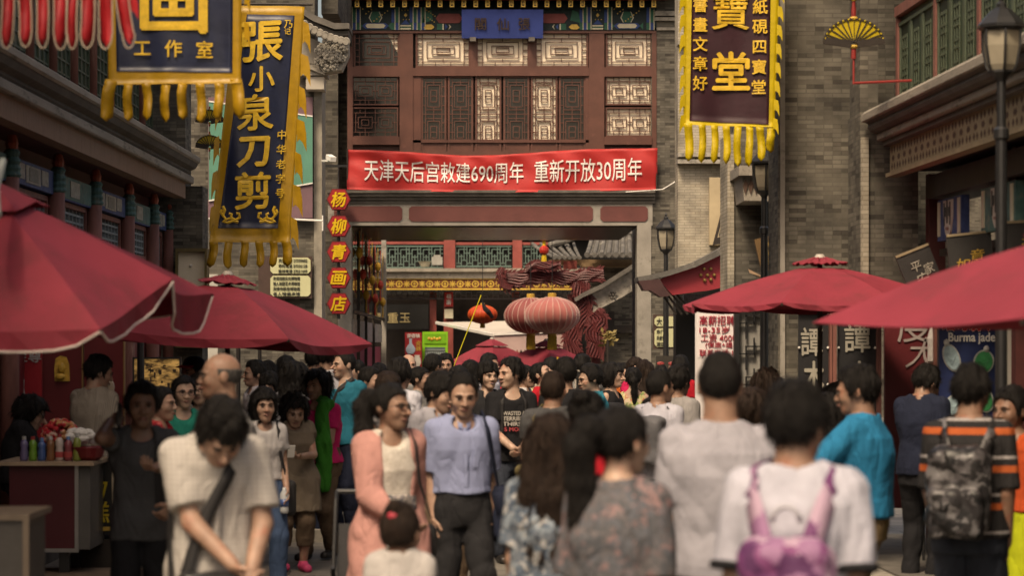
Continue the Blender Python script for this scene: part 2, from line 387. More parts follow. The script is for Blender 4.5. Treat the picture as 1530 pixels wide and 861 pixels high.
def wr(x, y, z, seed, amp=0.005, fq=26.0):
    r = np.random.default_rng(seed); out = 0
    for k in range(4):
        d = r.normal(size=3); d /= np.linalg.norm(d); q = f32(fq * (0.6 + 0.5 * k)); p = f32(r.uniform(0, 6.28))
        d2 = r.normal(size=3); d2 /= np.linalg.norm(d2)
        w0 = np.sin((x * f32(d2[0]) + y * f32(d2[1]) + z * f32(d2[2])) * q * f32(0.45) + p) * f32(1.6)
        a_ = np.sin((x * f32(d[0]) + y * f32(d[1]) + z * f32(d[2])) * q + w0)
        out = out + ((1 - np.abs(a_)) ** 2 * f32(2.2) - f32(.75) if k < 2 else a_) * f32(amp / (1 + 0.5 * k))
    return out
TP = {'m': ([.44, .53, .60, .66, .73, .78, .815, .84, .86], [.084, .092, .084, .086, .1, .1, .084, .05, .035], [.06, .068, .063, .063, .069, .064, .05, .04, .034]),
      'f': ([.44, .52, .60, .66, .72, .78, .81, .835, .86], [.09, .099, .079, .08, .088, .087, .072, .045, .03], [.066, .072, .059, .061, .072, .058, .045, .037, .03])}
def ik(a, b, l1, l2, pole):
    a, b, pole = Vector(a), Vector(b), Vector(pole); d = b - a; L = d.length
    if L > (l1 + l2) * .999: b = a + d.normalized() * (l1 + l2) * .999; d = b - a; L = d.length
    t = d.normalized(); p = (pole - t * pole.dot(t)).normalized()
    x = (l1 * l1 - l2 * l2 + L * L) / (2 * L); y = math.sqrt(max(0, l1 * l1 - x * x))
    return a + t * x + p * y, b
SKIN = [mat('skin_%d' % i, c, 0.48, 0.22, 14, 0.15, 120, spec=0.35, dirt=(tuple(x * y for x, y in zip(c, (1.12, .78, .72))), 9.0, .52)) for i, c in enumerate([(0.33, 0.205, 0.15), (0.26, 0.155, 0.11), (0.4, 0.265, 0.2), (0.18, 0.1, 0.068)])]
HAIR = {'black': hairmat('hair_black', (0.0025, 0.002, 0.002), (0.014, 0.011, 0.009)), 'brown': hairmat('hair_brown', (0.009, 0.005, 0.0035), (0.035, 0.019, 0.012)), 'grey': hairmat('hair_grey', (0.03, 0.028, 0.027), (0.14, 0.13, 0.12))}
EYEW = mat('eye_white', (0.3, 0.27, 0.25), 0.3, 0.05, 5, 0); EYED = mat('eye_dark', (0.012, 0.008, 0.006), 0.2, 0.05, 5, 0); LIP = mat('lips', (0.24, 0.11, 0.09), 0.45, 0.1, 20, 0); FRAMEB = mat('glasses_frame', (0.02, 0.018, 0.017), 0.3, 0.1, 5, 0)
def cl(name, c, **k):
    n = 'cloth_' + name
    return MATS[n] if n in MATS else folds(mat(n, c, k.get('rough', 0.9), k.get('var', 0.16), 7, 0.4, 40, spec=0.15))
BLACKC = cl('black', (0.014, 0.014, 0.016)); NAVY = cl('navy', (0.014, 0.018, 0.035)); JEANS = cl('jeans', (0.045, 0.075, 0.14)); KHAKI = cl('khaki', (0.19, 0.135, 0.075)); WHITEC = cl('white', (0.4, 0.395, 0.44)); GREYC = cl('grey', (0.2, 0.195, 0.19)); DKGREY = cl('dark_grey', (0.05, 0.052, 0.055))
SHOE = mat('shoe_black', (0.02, 0.018, 0.017), 0.45); PINKSHOE = mat('shoe_pink', (0.55, 0.06, 0.16), 0.6); WSHOE = mat('shoe_white', (0.5, 0.48, 0.45), 0.6)
NP = [0]
CAT_HAIR = {}
def person(px, top, d, face, label, H=None, sex='m', build=1.0, hair='short', hc='black', tone=0, shirt=None, sleeve=0.55, hem=0.5, fit=0.022, neck=0.045, lower='trousers', lmat=None, llen=1.0, shoe=None,
           yaw=0, pitch=0, roll=0, lean=0, arms=('hang', 'hang'), walk=0.0, q=1, collar=None, open_mat=None, glasses=False, group=None, z0=0.0, ptail=0.3, tail_side=0.0, smile=False, longhair=0.68, tthick=1.0, belt=None, shirt_in=False, flare=0.0):
    NP[0] += 1; seed = NP[0]
    base = P(px, 0, d); zt = P(px, top, d).z
    hd = max(0, pitch - 10) / 36 * .1                  # a bowed head sits lower and further forward than an upright one
    if H is None: H = max(1.4, min(1.93, zt - z0 + hd))
    shirt = shirt or GREYC; lmat = lmat or NAVY; shoe = shoe or SHOE
    hb, hf, hh_ = {0: (0.018, 0.0085, 0.0062), 1: (0.0135, 0.0066, 0.005), 2: (0.0105, 0.005, 0.0045)}[q]
    o = None
    zs, rxs, rys = TP[sex]; zs = np.array(zs) * H; bw = 0.5 + 0.5 * build
    rxs = np.array(rxs) * H * np.where(zs < .8 * H, build, bw); rys = np.array(rys) * H * np.where(zs < .8 * H, build ** 1.2, bw)
    tl = math.tan(R(lean)); zh = .52 * H
    def cyv(z): return -tl * np.maximum(z - zh, 0) + 0.008 * H * np.sin(np.clip((z - zh) / (.3 * H), 0, 1) * pi)
    def torso(x, y, z, off=0.0, lo=.45 * H, hi=.85 * H, fl=0.0):
        zz = z.ravel().astype(float)
        ext = fl * np.maximum(.6 * H - zz, 0)
        rx = (np.interp(zz, zs, rxs) + off + ext).astype(f32)[None, None, :]; ry = (np.interp(zz, zs, rys) + off + ext * .8).astype(f32)[None, None, :]; cy = cyv(zz).astype(f32)[None, None, :]
        k = (np.abs(x / rx) ** f32(2.3) + np.abs((y - cy) / ry) ** f32(2.3)) ** f32(1 / 2.3)
        return smax(smax((k - 1) * np.minimum(rx, ry) * f32(0.95), z - f32(hi), 0.012), f32(lo) - z, 0.01)
    sh = .09 * H if sex == 'm' else .079 * H
    sh *= bw; zsl = (.803 if sex == 'm' else .80) * H
    cs = float(cyv(np.array([zsl]))[0]); L1, L2 = .172 * H, .15 * H
    A = {}
    for s, key in ((-1, arms[0]), (1, arms[1])):       # -1: the figure's right arm (on the left when it faces us)
        Sx = Vector((s * sh, cs, zsl)); pole = Vector((s * .5, .8, -.35))
        if isinstance(key, str):
            w, pole2, curl = {'hang': ((s * .03, -.04, -.98), (s * .3, 1, 0), .35), 'swing': ((s * .05, -.3, -.9), (s * .2, 1, -.2), .4), 'back': ((s * .06, .25, -.92), (s * .4, 1, 0), .4),
                   'hold': ((-s * .30, -.62, -.46), (s * .9, .3, -.8), .7), 'holdlow': ((-s * .22, -.5, -.74), (s * .8, .6, -.4), .6), 'phone': ((s * .06, -.08, .2), (s * .12, -1.0, -.75), .9), 'chest': ((-s * .42, -.52, -.12), (s * 1, .1, -.7), .8),
                   'photo': ((-s * .2, -.62, .12), (s * 1, .0, -.8), .8), 'strap': ((-s * .12, -.34, -.12), (s * 1, .4, -.8), .8)}[key]
        else: w, pole2, curl = key
        W = Sx + Vector(w) * (L1 + L2)
        E, W = ik(Sx, W, L1, L2, pole2); A[s] = (Sx, E, W, curl)
    ra = (.031 if sex == 'm' else .026) * H * bw; re = ra * .78; rw = ra * .56
    hx = .047 * H * bw; LG = {}
    for s in (-1, 1):
        hip = Vector((s * hx, 0, .51 * H)); f = Vector((s * (.055 * H), -s * walk * .17 * H, .052 * H + (abs(walk) * .03 * H if -s * walk > 0 else 0)))
        K, Fk = ik(hip, f, .24 * H, .235 * H, (s * .12, -1, 0)); LG[s] = (hip, K, Fk)
    rt, rk, rc, rn = .049 * H * bw, .035 * H * bw, .033 * H * bw, .022 * H
    # head frame
    hs = ({'m': .263, 'f': .253}[sex] if H > 1.45 else .235) / .23
    pz = H - .23 * hs + .05 * hs - hd
    pw = np.array([0, cs - tl * .05 * H - .012 - hd * .75, pz])
    Rm = np.array(Matrix.Rotation(R(yaw), 3, 'Z') @ Matrix.Rotation(R(pitch), 3, 'X') @ Matrix.Rotation(R(roll), 3, 'Y'))
    def hw(p): return Rm @ ((np.array(p) - np.array([0, .01, .05])) * hs) + pw
    def hl(x, y, z):
        a, b, c = x - f32(pw[0]), y - f32(pw[1]), z - f32(pw[2]); M = (Rm.T / hs).astype(f32)
        return M[0, 0] * a + M[0, 1] * b + M[0, 2] * c, M[1, 0] * a + M[1, 1] * b + M[1, 2] * c + f32(.01), M[2, 0] * a + M[2, 1] * b + M[2, 2] * c + f32(.05)
    rng = np.random.default_rng(seed + 500); jw = rng.uniform(.93, 1.07) * (1.0 if sex == 'm' else .94) * (1 + (build - 1) * .35); nl = rng.uniform(.9, 1.12)
    def headsdf(x, y, z):
        x, y, z = hl(x, y, z); ax = np.abs(x)
        dd = ell(x, y, z, (0, .012, .138), (.076, .096, .089))
        dd = smin(dd, ell(x, y, z, (0, -.03, .082), (.061 * jw, .062, .08)), .03)
        dd = smin(dd, ell(x, y, z, (0, -.062, .022), (.028 * jw, .024, .02)), .03)
        dd = smin(dd, ell(ax, y, z, (.038, -.062, .085), (.022, .02, .022)), .02)
        dd = smax(dd, -ell(ax, y, z, (.031, -.105, .115), (.02, .02, .011)), .012)
        dd = smin(dd, cone(ax, y, z, (.012, -.092, .131), (.045, -.076, .131), .007, .006), .012)
        dd = smin(dd, cone(x, y, z, (0, -.09, .118), (0, -.113 * nl + .0, .083), .007, .0115), .012)
        dd = smin(dd, ell(ax, y, z, (.013, -.1, .08), (.009, .01, .008)), .008)
        dd = smin(dd, cone(ax, y, z, (0, -.0965, .052), (.02, -.085, .054), .0075, .004), .008)
        dd = smin(dd, ell(ax, y, z, (.077, .012, .108), (.011, .021, .032)), .008)
        return dd * f32(hs)
    nr = (.034 if sex == 'm' else .028) * H * (.6 + .4 * build); nb = np.array([0, cs + .012, .80 * H]); nt_ = hw((0, .018, .07))
    # ---- body mesh: coarse trunk and limbs, fine head and hands of the same field
    xs = max(abs(A[s][k].x) for s in A for k in (0, 1, 2)) + .06; ys = [A[s][k].y for s in A for k in (0, 1, 2)] + [LG[s][k].y for s in LG for k in (0, 1, 2)]
    xr = max(xs, .13 * H * build + .06 + flare * .5); ylo, yhi = min(min(ys), -.1 * H * build, -tl * .33 * H - .1 * H) - .07 - flare * .4, max(max(ys), .1 * H * build) + .07 + flare * .4
    zhi = max(.87 * H, max(A[s][k].z for s in A for k in (0, 1, 2)) + .06)
    parts_v, parts_f = [], []
    def put(V, Q): parts_f.append(Q + sum(len(v) for v in parts_v)); parts_v.append(V)
    def legs(x, y, z, o1=0, o2=0, o3=0):
        d0 = None
        for s in (-1, 1):
            hp, K, Fk = LG[s]
            a = smin(cone(x, y, z, hp, K, rt + o1, rk + o2), cone(x, y, z, K, Fk, rk + o2, rn + o3), .02)
            a = smin(a, ell(x, y, z, tuple(K * .62 + Fk * .38 + Vector((0, .009 * H, 0))), (rc * .9 + o2, rc * .92 + o2, .075 * H + o2)), .02)
            d0 = a if d0 is None else smin(d0, a, .012)
        return d0
    g = G((-xr, ylo, .02), (xr, yhi, zhi), hb); x, y, z = g.x, g.y, g.z
    F = torso(x, y, z, -.008, .478 * H)
    for s in (-1, 1):
        Sx, E, W, c = A[s]
        F = smin(F, smin(cone(x, y, z, Sx, E, ra * 1.02, re), cone(x, y, z, E, W, re * 1.05, rw), .012), .03)
    F = smin(F, cone(x, y, z, nb, nt_ - np.array([0, 0, .03]), nr * 1.15, nr), .03)
    F = smin(F, legs(x, y, z, -.004, -.002, 0), .02)
    F = smin(F, smin(cone(x, y, z, nb + np.array([0, .01, .03 * H]), tuple(A[-1][0] * .7 + Vector((0, .0, zsl * .3 + .004 * H))), .026 * H, .028 * H), cone(x, y, z, nb + np.array([0, .01, .03 * H]), tuple(A[1][0] * .7 + Vector((0, .0, zsl * .3 + .004 * H))), .028 * H, .03 * H), .01) + f32(.004), .03)
    put(*g.mesh(F))
    c0 = hw((0, 0, .11)); g2 = G(c0 - .165 * hs, c0 + .165 * hs, hf); x, y, z = g2.x, g2.y, g2.z
    F = smin(headsdf(x, y, z), cone(x, y, z, nb, nt_, nr * 1.15, nr), .02)
    F = np.maximum(F, f32(c0[2] - .2 * hs) - z)
    put(*g2.mesh(F))
    for s in (-1, 1):
        Sx, E, W, curl = A[s]; fdir = (W - E).normalized()
        side = Vector((0, -1, 0)); side = (side - fdir * side.dot(fdir)); side = side.normalized() if side.length > .2 else fdir.orthogonal().normalized()   # thumb side
        pn = fdir.cross(side) * s; pn = pn if pn.x * s < 0 or abs(pn.x) < .2 else -pn          # palm faces the body
        k = H / 1.72 * (1.0 if sex == 'm' else .92)
        pts = [W, W + fdir * .19 * k + pn * .05, W + pn * .1 * curl + side * .07, W - side * .06]
        lo = np.min([np.array(p) for p in pts], 0) - .035; hi = np.max([np.array(p) for p in pts], 0) + .035
        g3 = G(lo, hi, hh_); x, y, z = g3.x, g3.y, g3.z
        pa, pb = W + fdir * .012 * k, W + fdir * .085 * k
        F = cone(x, y, z, W - fdir * .03, pa, rw, rw * .9)
        for t in (-.024, -.008, .008, .024):
            F = smin(F, cone(x, y, z, pa + side * t * .7 * k, pb + side * t * k, .013 * k, .0115 * k), .012)
        for j, t in enumerate((.027, .009, -.009, -.026)):
            ln = (.068, .078, .072, .056)[j] * k; a0 = pb + side * t * k
            c1 = curl * 1.0; d1 = (fdir * cos(c1) + pn * sin(c1) + side * t * 2).normalized(); a1 = a0 + d1 * ln * .55
            c2 = curl * 2.1; d2 = (fdir * cos(c2) + pn * sin(c2)).normalized(); a2 = a1 + d2 * ln * .5
            F = smin(F, smin(cone(x, y, z, a0, a1, .0095 * k, .0085 * k), cone(x, y, z, a1, a2, .0085 * k, .0072 * k), .004), .004)
        th0 = W + fdir * .025 * k + side * .026 * k; th1 = th0 + (fdir * .7 + side * .65 + pn * .3).normalized() * .042 * k; th2 = th1 + (fdir * .9 + side * .1 + pn * (.2 + curl * .6)).normalized() * .033 * k
        F = smin(F, smin(cone(x, y, z, th0, th1, .0135 * k, .011 * k), cone(x, y, z, th1, th2, .011 * k, .009 * k), .005), .008)
        put(*g3.mesh(F))
    V = np.concatenate(parts_v); Q = np.concatenate(parts_f)
    rot = np.array(Matrix.Rotation(R(face), 3, 'Z')); loc = np.array([base.x, d, z0])
    def emitmesh(name, V, Q, m, parent, smooth=True):
        me = bpy.data.meshes.new(name); me.from_pydata(V.tolist(), [], Q if isinstance(Q, list) else Q.tolist()); me.materials.append(m)
        if smooth: me.polygons.foreach_set('use_smooth', np.ones(len(me.polygons), dtype=bool))
        me.update(); ob = bpy.data.objects.new(name, me); COL.objects.link(ob)
        if parent is not None: ob.parent = parent
        return ob
    root = emitmesh('person', V, Q, SKIN[tone], None)
    root.location = loc; root.rotation_euler = (0, 0, R(face)); tag(root, label, 'person', group or 'people in the crowd')
    # ---- clothes
    def clothe(name, m, off, sl, hemz, neckr, wseed, fl=0.0, lowneck=0.0, opened=False, top=.85):
        zl = hemz * H
        g = G((-xr, ylo, zl - .02), (xr, yhi, zhi), hb); x, y, z = g.x, g.y, g.z
        F = torso(x, y, z, off, zl, top * H, fl + .08)
        if hemz < .44: F = smax(smin(F, legs(x, y, z, off + .016, off + .024, off + .024), .07), f32(zl) - z, .008)
        for s in (-1, 1):
            Sx, E, W, c = A[s]
            F = smin(F, cone(x, y, z, nb + np.array([s * .014 * H, .006, .03 * H]), tuple(Sx * .72 + Vector((0, .0, zsl * .28 + .004 * H))), .026 * H + off * .5, .03 * H + off * .5), .03)
            if sl > 0:
                if sl <= 1:
                    a = cone(x, y, z, Sx, E, ra * 1.0 + off * .7, re * 1.18 + off * 1.0); n = (E - Sx).normalized(); o_ = Sx + n * L1 * sl
                    a = smax(a, (x - f32(o_.x)) * f32(n.x) + (y - f32(o_.y)) * f32(n.y) + (z - f32(o_.z)) * f32(n.z), .006)
                else:
                    a = cone(x, y, z, Sx, E, ra * 1.18 + off, re * 1.15 + off); n = (W - E).normalized(); o_ = E + n * L2 * (sl - 1)
                    b = cone(x, y, z, E, W, re * 1.15 + off, rw * 1.3 + off)
                    b = smax(b, (x - f32(o_.x)) * f32(n.x) + (y - f32(o_.y)) * f32(n.y) + (z - f32(o_.z)) * f32(n.z), .006); a = smin(a, b, .015)
                F = smin(F, a, .022)
        F = F + wr(x, y, z * f32(.6), wseed, .0042, 19)
        nk = cone(x, y, z, nb + np.array([0, -.004 * H, .028 * H]), nt_, neckr * H * 1.0, neckr * H)
        F = smax(F, -nk, .006)
        if lowneck: F = smax(F, -ell(x, y, z, (0, cs - .075 * H, .83 * H), (.05 * H + lowneck * .2, .06 * H, .03 * H + lowneck)), .006)
        if opened: F = smax(F, -(np.maximum(np.abs(x - f32(.01)) - f32(.05 * H), y - f32(cs))), .008)
        return emitmesh(name, *g.mesh(F), m, root)
    if open_mat is not None:
        clothe('top', open_mat[0], fit, .3, open_mat[1], neck, seed + 50, lowneck=.02, fl=.06)
        clothe('cardigan', shirt, fit + .006, sleeve, hem, neck + .012, seed, opened=True, fl=.05)
    elif sleeve == 0:
        clothe('vest' if lower != 'dress' else 'dress', shirt, fit, 0, hem, neck + .018, seed, fl=flare, lowneck=.03, top=.83)
    else:
        clothe('shirt', shirt, fit, sleeve, hem, neck, seed, fl=flare, lowneck=.012 if sex == 'f' else .006)
    if lower != 'dress':
        zl = .03
        g = G((-xr * .75, ylo, zl), (xr * .75, yhi, .63 * H), hb) if lower != 'skirt' else G((-xr - .14, ylo - .14, zl), (xr + .14, yhi + .14, .63 * H), hb); x, y, z = g.x, g.y, g.z
        if lower == 'skirt':
            F = torso(x, y, z, .012, (.58 - .3 * llen) * H, .6 * H, .22)
        else:
            F = smin(torso(x, y, z, .012, .455 * H, .6 * H), legs(x, y, z, .014, .02, .026), .03)
            if llen < 1: F = smax(F, f32(.05 * H + (1 - llen) * .46 * H) - z, .006)
            else: F = smax(F, f32(.035) - z, .004)
        F = F + wr(x, y, z, seed + 9, .0035, 20)
        emitmesh({'trousers': 'trousers', 'skirt': 'skirt', 'shorts': 'shorts'}[lower], *g.mesh(F), lmat, root)
    if belt is not None:
        v = MB(); n = 28; rxx = float(np.interp(.595 * H, zs, rxs)) + .02; ryy = float(np.interp(.595 * H, zs, rys)) + .02; cyb = float(cyv(np.array([.595 * H]))[0])
        vs = [(rxx * k_ * cos(2 * pi * i / n), cyb + ryy * k_ * sin(2 * pi * i / n), zz) for k_, zz in ((.97, .583 * H), (1.0, .583 * H), (1.0, .607 * H), (.97, .607 * H)) for i in range(n)]
        v.add(vs, [(r_ * n + i, r_ * n + (i + 1) % n, ((r_ + 1) % 4) * n + (i + 1) % n, ((r_ + 1) % 4) * n + i) for r_ in range(4) for i in range(n)])
        bo = emitmesh('belt', np.array(v.v), v.f, belt, root); v = MB().box(-.024, .024, cyb - ryy - .008, cyb - ryy + .004, .581 * H, .609 * H); emitmesh('buckle', np.array(v.v), v.f, MATS['steel'], bo, False)
    for s in (-1, 1):
        hp, K, Fk = LG[s]; hgt = Fk.z - .052 * H
        g = G((Fk.x - .07, Fk.y - .24, max(-.004, hgt - .02)), (Fk.x + .07, Fk.y + .11, hgt + .14), .0125 if q else .016); x, y, z = g.x, g.y, g.z
        F = smin(cone(x, y, z, (Fk.x, Fk.y + .03, hgt + .042), (Fk.x, Fk.y - .15, hgt + .03), .044, .04), cone(x, y, z, (Fk.x, Fk.y + .012, hgt + .05), (Fk.x, Fk.y, hgt + .1), .04, .034), .02)
        F = smax(F, f32(hgt + .002) - z, .004)
        emitmesh('shoe', *g.mesh(F), shoe, root)
    # ---- hair
    if hair != 'none':
        st = {'short': (.012, [-.12, -.06, -.045, -.03, .02, .05, .11], [.190, .180, .140, .10, .10, .06, .05], .0035), 'crew': (.006, [-.12, -.06, -.045, -.03, .02, .05, .11], [.200, .190, .15, .11, .11, .07, .06], .0012),
              'fringe': (.018, [-.12, -.06, -.045, -.03, .02, .05, .11], [.168, .160, .135, .09, .09, .05, .04], .005), 'bob': (.022, [-.12, -.07, -.05, -.03, .02, .05, .11], [.172, .165, .11, .045, .03, .02, .02], .005),
              'curly': (.03, [-.12, -.07, -.05, -.03, .02, .05, .11], [.2, .195, .165, .085, .06, .04, .04], .012), 'tied': (.010, [-.12, -.06, -.045, -.03, .02, .05, .11], [.188, .180, .15, .10, .09, .06, .05], .0025),
              'long': (.02, [-.12, -.07, -.05, -.03, .02, .05, .11], [.180, .172, .12, .02, -.02, -.05, -.05], .005), 'ring': (.004, [-.12, -.03, -.02, .02, .05, .11], [.3, .3, .11, .10, .06, .055], .001),
              'receding': (.009, [-.12, -.06, -.045, -.03, .02, .05, .11], [.220, .212, .175, .10, .10, .06, .05], .002)}
        key = {'ponytail': 'tied', 'bun': 'tied', 'topknot': 'crew'}.get(hair, hair); off, yy, zz_, na = st[key]
        lo, hi = c0 - .19 * hs, c0 + .19 * hs
        if hair == 'ponytail': lo = np.minimum(lo, hw((tail_side - .06, .22, .1 - ptail))); hi = np.maximum(hi, hw((tail_side + .06, .24, .2)))
        if hair == 'long': lo = np.minimum(lo, np.array([-.14, -.1, longhair * H])); hi = np.maximum(hi, np.array([.14, cs + .16, H]))
        g = G(lo, hi, hf * 1.05); X, Y, Z = g.x, g.y, g.z; x, y, z = hl(X, Y, Z)
        F = ell(x, y, z, (0, .012, .138), (.076 + off, .096 + off, .089 + off))
        if key in ('bob', 'long'):
            F = smin(F, ell(x, y, z, (0, .022, .085), (.084 + off * .4, .085 + off * .3, .1)), .03)
        if key == 'ring': F = smax(F, z - f32(.152), .01)
        if key == 'crew' or key == 'short' or key == 'fringe': F = F - np.clip((z - f32(.19)) * f32(.25), 0, .01)
        zc = np.interp(y.astype(float), yy, zz_).astype(f32)
        if key in ('bob', 'long', 'curly', 'fringe'): zc = zc - f32(.012) * np.abs(np.sin(x * f32(95) + f32(seed)))
        F = smax(F, (zc - z) * f32(.75), .006)
        F = F * f32(hs)
        if hair == 'ponytail':
            tp = [(0, .095, .165), (tail_side * .4, .14, .16), (tail_side * .8, .155, .10), (tail_side, .135, -.02), (tail_side * 1.1, .115, .1 - ptail)]; tr = [k_ * tthick for k_ in (.02, .03, .036, .034, .014)]
            for i in range(4): F = smin(F, cone(x, y, z, tp[i], tp[i + 1], tr[i], tr[i + 1]) * f32(hs), .02)
        if hair == 'bun': F = smin(F, ell(x, y, z, (0, .095, .2), (.042, .042, .036)) * f32(hs), .012)
        if hair == 'topknot': F = smin(F, ell(x, y, z, (0, .07, .228), (.03, .03, .03)) * f32(hs), .012)
        if hair == 'long':
            a = hw((0, .07, .1)); bk = float(cyv(np.array([longhair * H]))[0]); b = np.array([0, bk + float(np.interp(longhair * H, zs, rys)) + .02, longhair * H + .03])
            m_ = np.array([0, max(a[1], cs + .06 * H), .80 * H])
            for s_ in (-.055, 0, .055):
                e = np.array([s_, 0, 0]); F = smin(F, smin(cone(X, Y, Z, a + e, m_ + e * 1.15, .05, .042), cone(X, Y, Z, m_ + e * 1.15, b + e * .9 + np.array([0, 0, abs(s_) * .4]), .042, .02), .02), .03)
        st_ = wr(x, y, z * f32(.18), seed + 70, na, 70)
        ang_ = np.arctan2(x, y - f32(.03)); F = F + st_ + np.sin(ang_ * f32(34) + np.sin(z * f32(55) + f32(seed)) * f32(1.5)) * f32(.0016 if key != 'crew' else .0004) * np.clip((f32(.225) - z) * f32(20), 0, 1)
        hv, hq = g.mesh(F)
        # loose locks: thin tapering blades lying over the hair so that outline and hairline are uneven
        if len(hv) and key != 'ring':
            rg_ = np.random.default_rng(seed + 900); a_ = hv[hq[:, 1]] - hv[hq[:, 0]]; b_ = hv[hq[:, 3]] - hv[hq[:, 0]]; fn_ = np.cross(a_, b_); fn_ /= np.maximum(np.linalg.norm(fn_, axis=1), 1e-9)[:, None]
            m_ = (500, 800, 1200)[q] * (2 if key == 'long' else 1); pk = rg_.integers(0, len(hq), m_); p_ = hv[hq[pk]].mean(1); n_ = fn_[pk]
            ctr_ = np.array(hw((0, .03, .2))); fl_ = np.array([0, 0, -1.0]) + (p_ - ctr_) * np.array([3.5, 3.5, 0]) + rg_.normal(size=(m_, 3)) * .38
            fl_ -= n_ * (fl_ * n_).sum(1)[:, None]; fl_ /= np.maximum(np.linalg.norm(fl_, axis=1), 1e-6)[:, None]; sd_ = np.cross(fl_, n_)
            ln_ = (rg_.uniform(.02, .05, m_) * (1.7 if key in ('long', 'bob', 'curly') else .36 if key == 'crew' else 1.0))[:, None]; w_ = rg_.uniform(.0018, .0042, m_)[:, None]; lift = rg_.uniform(.001, .005 if key != 'curly' else .016, m_)[:, None]
            b0 = p_ - n_ * .002; b1 = p_ + fl_ * ln_ * .55 + n_ * lift; b2 = p_ + fl_ * ln_ + n_ * (lift * .5) + np.array([0, 0, -.006])
            q_ = ((b2 - pw) @ Rm) / hs + np.array([0, .01, .05]); ok_ = ~((q_[:, 1] < -.04) & (q_[:, 2] < (.158 if key in ('fringe', 'curly') else .172)) & (np.abs(q_[:, 0]) < .085)); b0, b1, b2, sd_, w_ = b0[ok_], b1[ok_], b2[ok_], sd_[ok_], w_[ok_]; m_ = int(ok_.sum())
            bv = np.stack([b0 - sd_ * w_, b0 + sd_ * w_, b1 + sd_ * w_ * .8, b1 - sd_ * w_ * .8, b2], 1).reshape(-1, 3); k0 = len(hv) + 5 * np.arange(m_)
            fc_ = [tuple(r) for r in hq.tolist()] + [(int(k), int(k) + 1, int(k) + 2, int(k) + 3) for k in k0] + [(int(k) + 3, int(k) + 2, int(k) + 4) for k in k0]
            emitmesh('hair', np.concatenate([hv, bv]), fc_, HAIR[hc], root)
        else: emitmesh('hair', hv, hq, HAIR[hc], root)
        if hair in ('ponytail', 'bun', 'topknot') and q >= 1:
            v = MB(); p0 = hw((0, .1, .165) if hair == 'ponytail' else (0, .085, .19)); v.ball(p0, .026, .022, .022); emitmesh('hair_tie', np.array(v.v), v.f, MATS['hair_tie'], root)
    # ---- face
    if abs(((face + yaw + 180) % 360) - 180) < 118:
        r_ = np.array(Rm)
        def orient(vs, c, sc): return [tuple(np.array(c) + r_ @ (np.array(p) * sc * hs)) for p in vs]
        b = MB().ball((0, 0, 0), 1, 1, 1, 10, 6)
        for s in (-1, 1):
            v = MB().add(orient(b.v, hw((s * .031, -.088, .114)), np.array([.0125, .0062, .0034])), b.f); n0 = len(b.f)
            v.add(orient(b.v, hw((s * .031, -.0935, .114)), np.array([.0056, .0032, .0034])), b.f)
            eo = emitmesh('eye', np.array(v.v), v.f, EYEW, root); eo.data.materials.append(EYED); eo.data.polygons.foreach_set('material_index', np.array([0] * n0 + [1] * n0, dtype=np.int32))
            v = MB(); v.tube([hw((s * .014, -.0985, .1305)), hw((s * .03, -.097, .1355)), hw((s * .046, -.083, .131))], [.0022 * hs, .0038 * hs, .0016 * hs], 6)
            emitmesh('eyebrow', np.array(v.v), v.f, HAIR[hc], root)
            v = MB(); v.tube([hw((s * .018, -.0955, .1175)), hw((s * .031, -.097, .121)), hw((s * .044, -.088, .1175))], [.0012, .003 * hs, .0012], 6)
            emitmesh('eyelid', np.array(v.v), v.f, HAIR[hc], root)
        v = MB(); dz = -.004 if smile else .002
        v.tube([hw((-.023, -.088, .053 - dz)), hw((-.009, -.1015, .0555)), hw((0, -.103, .0545)), hw((.009, -.1015, .0555)), hw((.023, -.088, .053 - dz))], [.0015, .0042 * hs, .0036 * hs, .0042 * hs, .0015], 7)
        v.tube([hw((-.02, -.089, .0505 - dz)), hw((0, -.1015, .046)), hw((.02, -.089, .0505 - dz))], [.0015, .0056 * hs, .0015], 7)
        emitmesh('lips', np.array(v.v), v.f, LIP, root)
        if smile:
            v = MB(); v.tube([hw((-.017, -.0935, .052)), hw((0, -.1045, .0505)), hw((.017, -.0935, .052))], [.002, .0042, .002], 6); emitmesh('teeth', np.array(v.v), v.f, WHITEC, root)
        if glasses:
            v = MB()
            for s in (-1, 1):
                ring = [hw((s * .033 + .024 * cos(t), -.112, .112 + .018 * sin(t))) for t in np.linspace(0, 2 * pi, 17)]
                v.tube(ring, .0026, 5, False); v.tube([hw((s * .057, -.111, .116)), hw((s * .08, -.06, .118)), hw((s * .082, .01, .118))], .0024, 5)
            v.tube([hw((-.009, -.113, .114)), hw((.009, -.113, .114))], .0024, 5)
            emitmesh('glasses', np.array(v.v), v.f, FRAMEB, root)
    if collar is not None:
        v = MB(); n = 20; rr = neck * .9 * H; a = []
        nd = np.array([0, -.004 * H, 0]); c1 = nb + nd + np.array([0, 0, .022 * H]); c2 = nb + nd + np.array([0, -.006 * H, .048 * H])
        vs = []
        for cc, k_ in ((c1, 1.34), (c2, 1.02), (c2, .94), (c1, 1.2)):
            for i in range(n):
                t = -pi / 2 + .16 + (2 * pi - .32) * i / (n - 1); fr = max(0, -sin(t)) ** 3
                vs.append((cc[0] + rr * k_ * cos(t) * 1.02, cc[1] + rr * k_ * sin(t) * (1 + .12 * fr), cc[2] - .026 * H * fr))
        v.add(vs, [(r_ * n + i, r_ * n + i + 1, ((r_ + 1) % 4) * n + i + 1, ((r_ + 1) % 4) * n + i) for r_ in range(4) for i in range(n - 1)])
        emitmesh('collar', np.array(v.v), v.f, collar, root)
    Mw = Matrix.Translation(Vector(loc)) @ Matrix.Rotation(R(face), 4, 'Z')
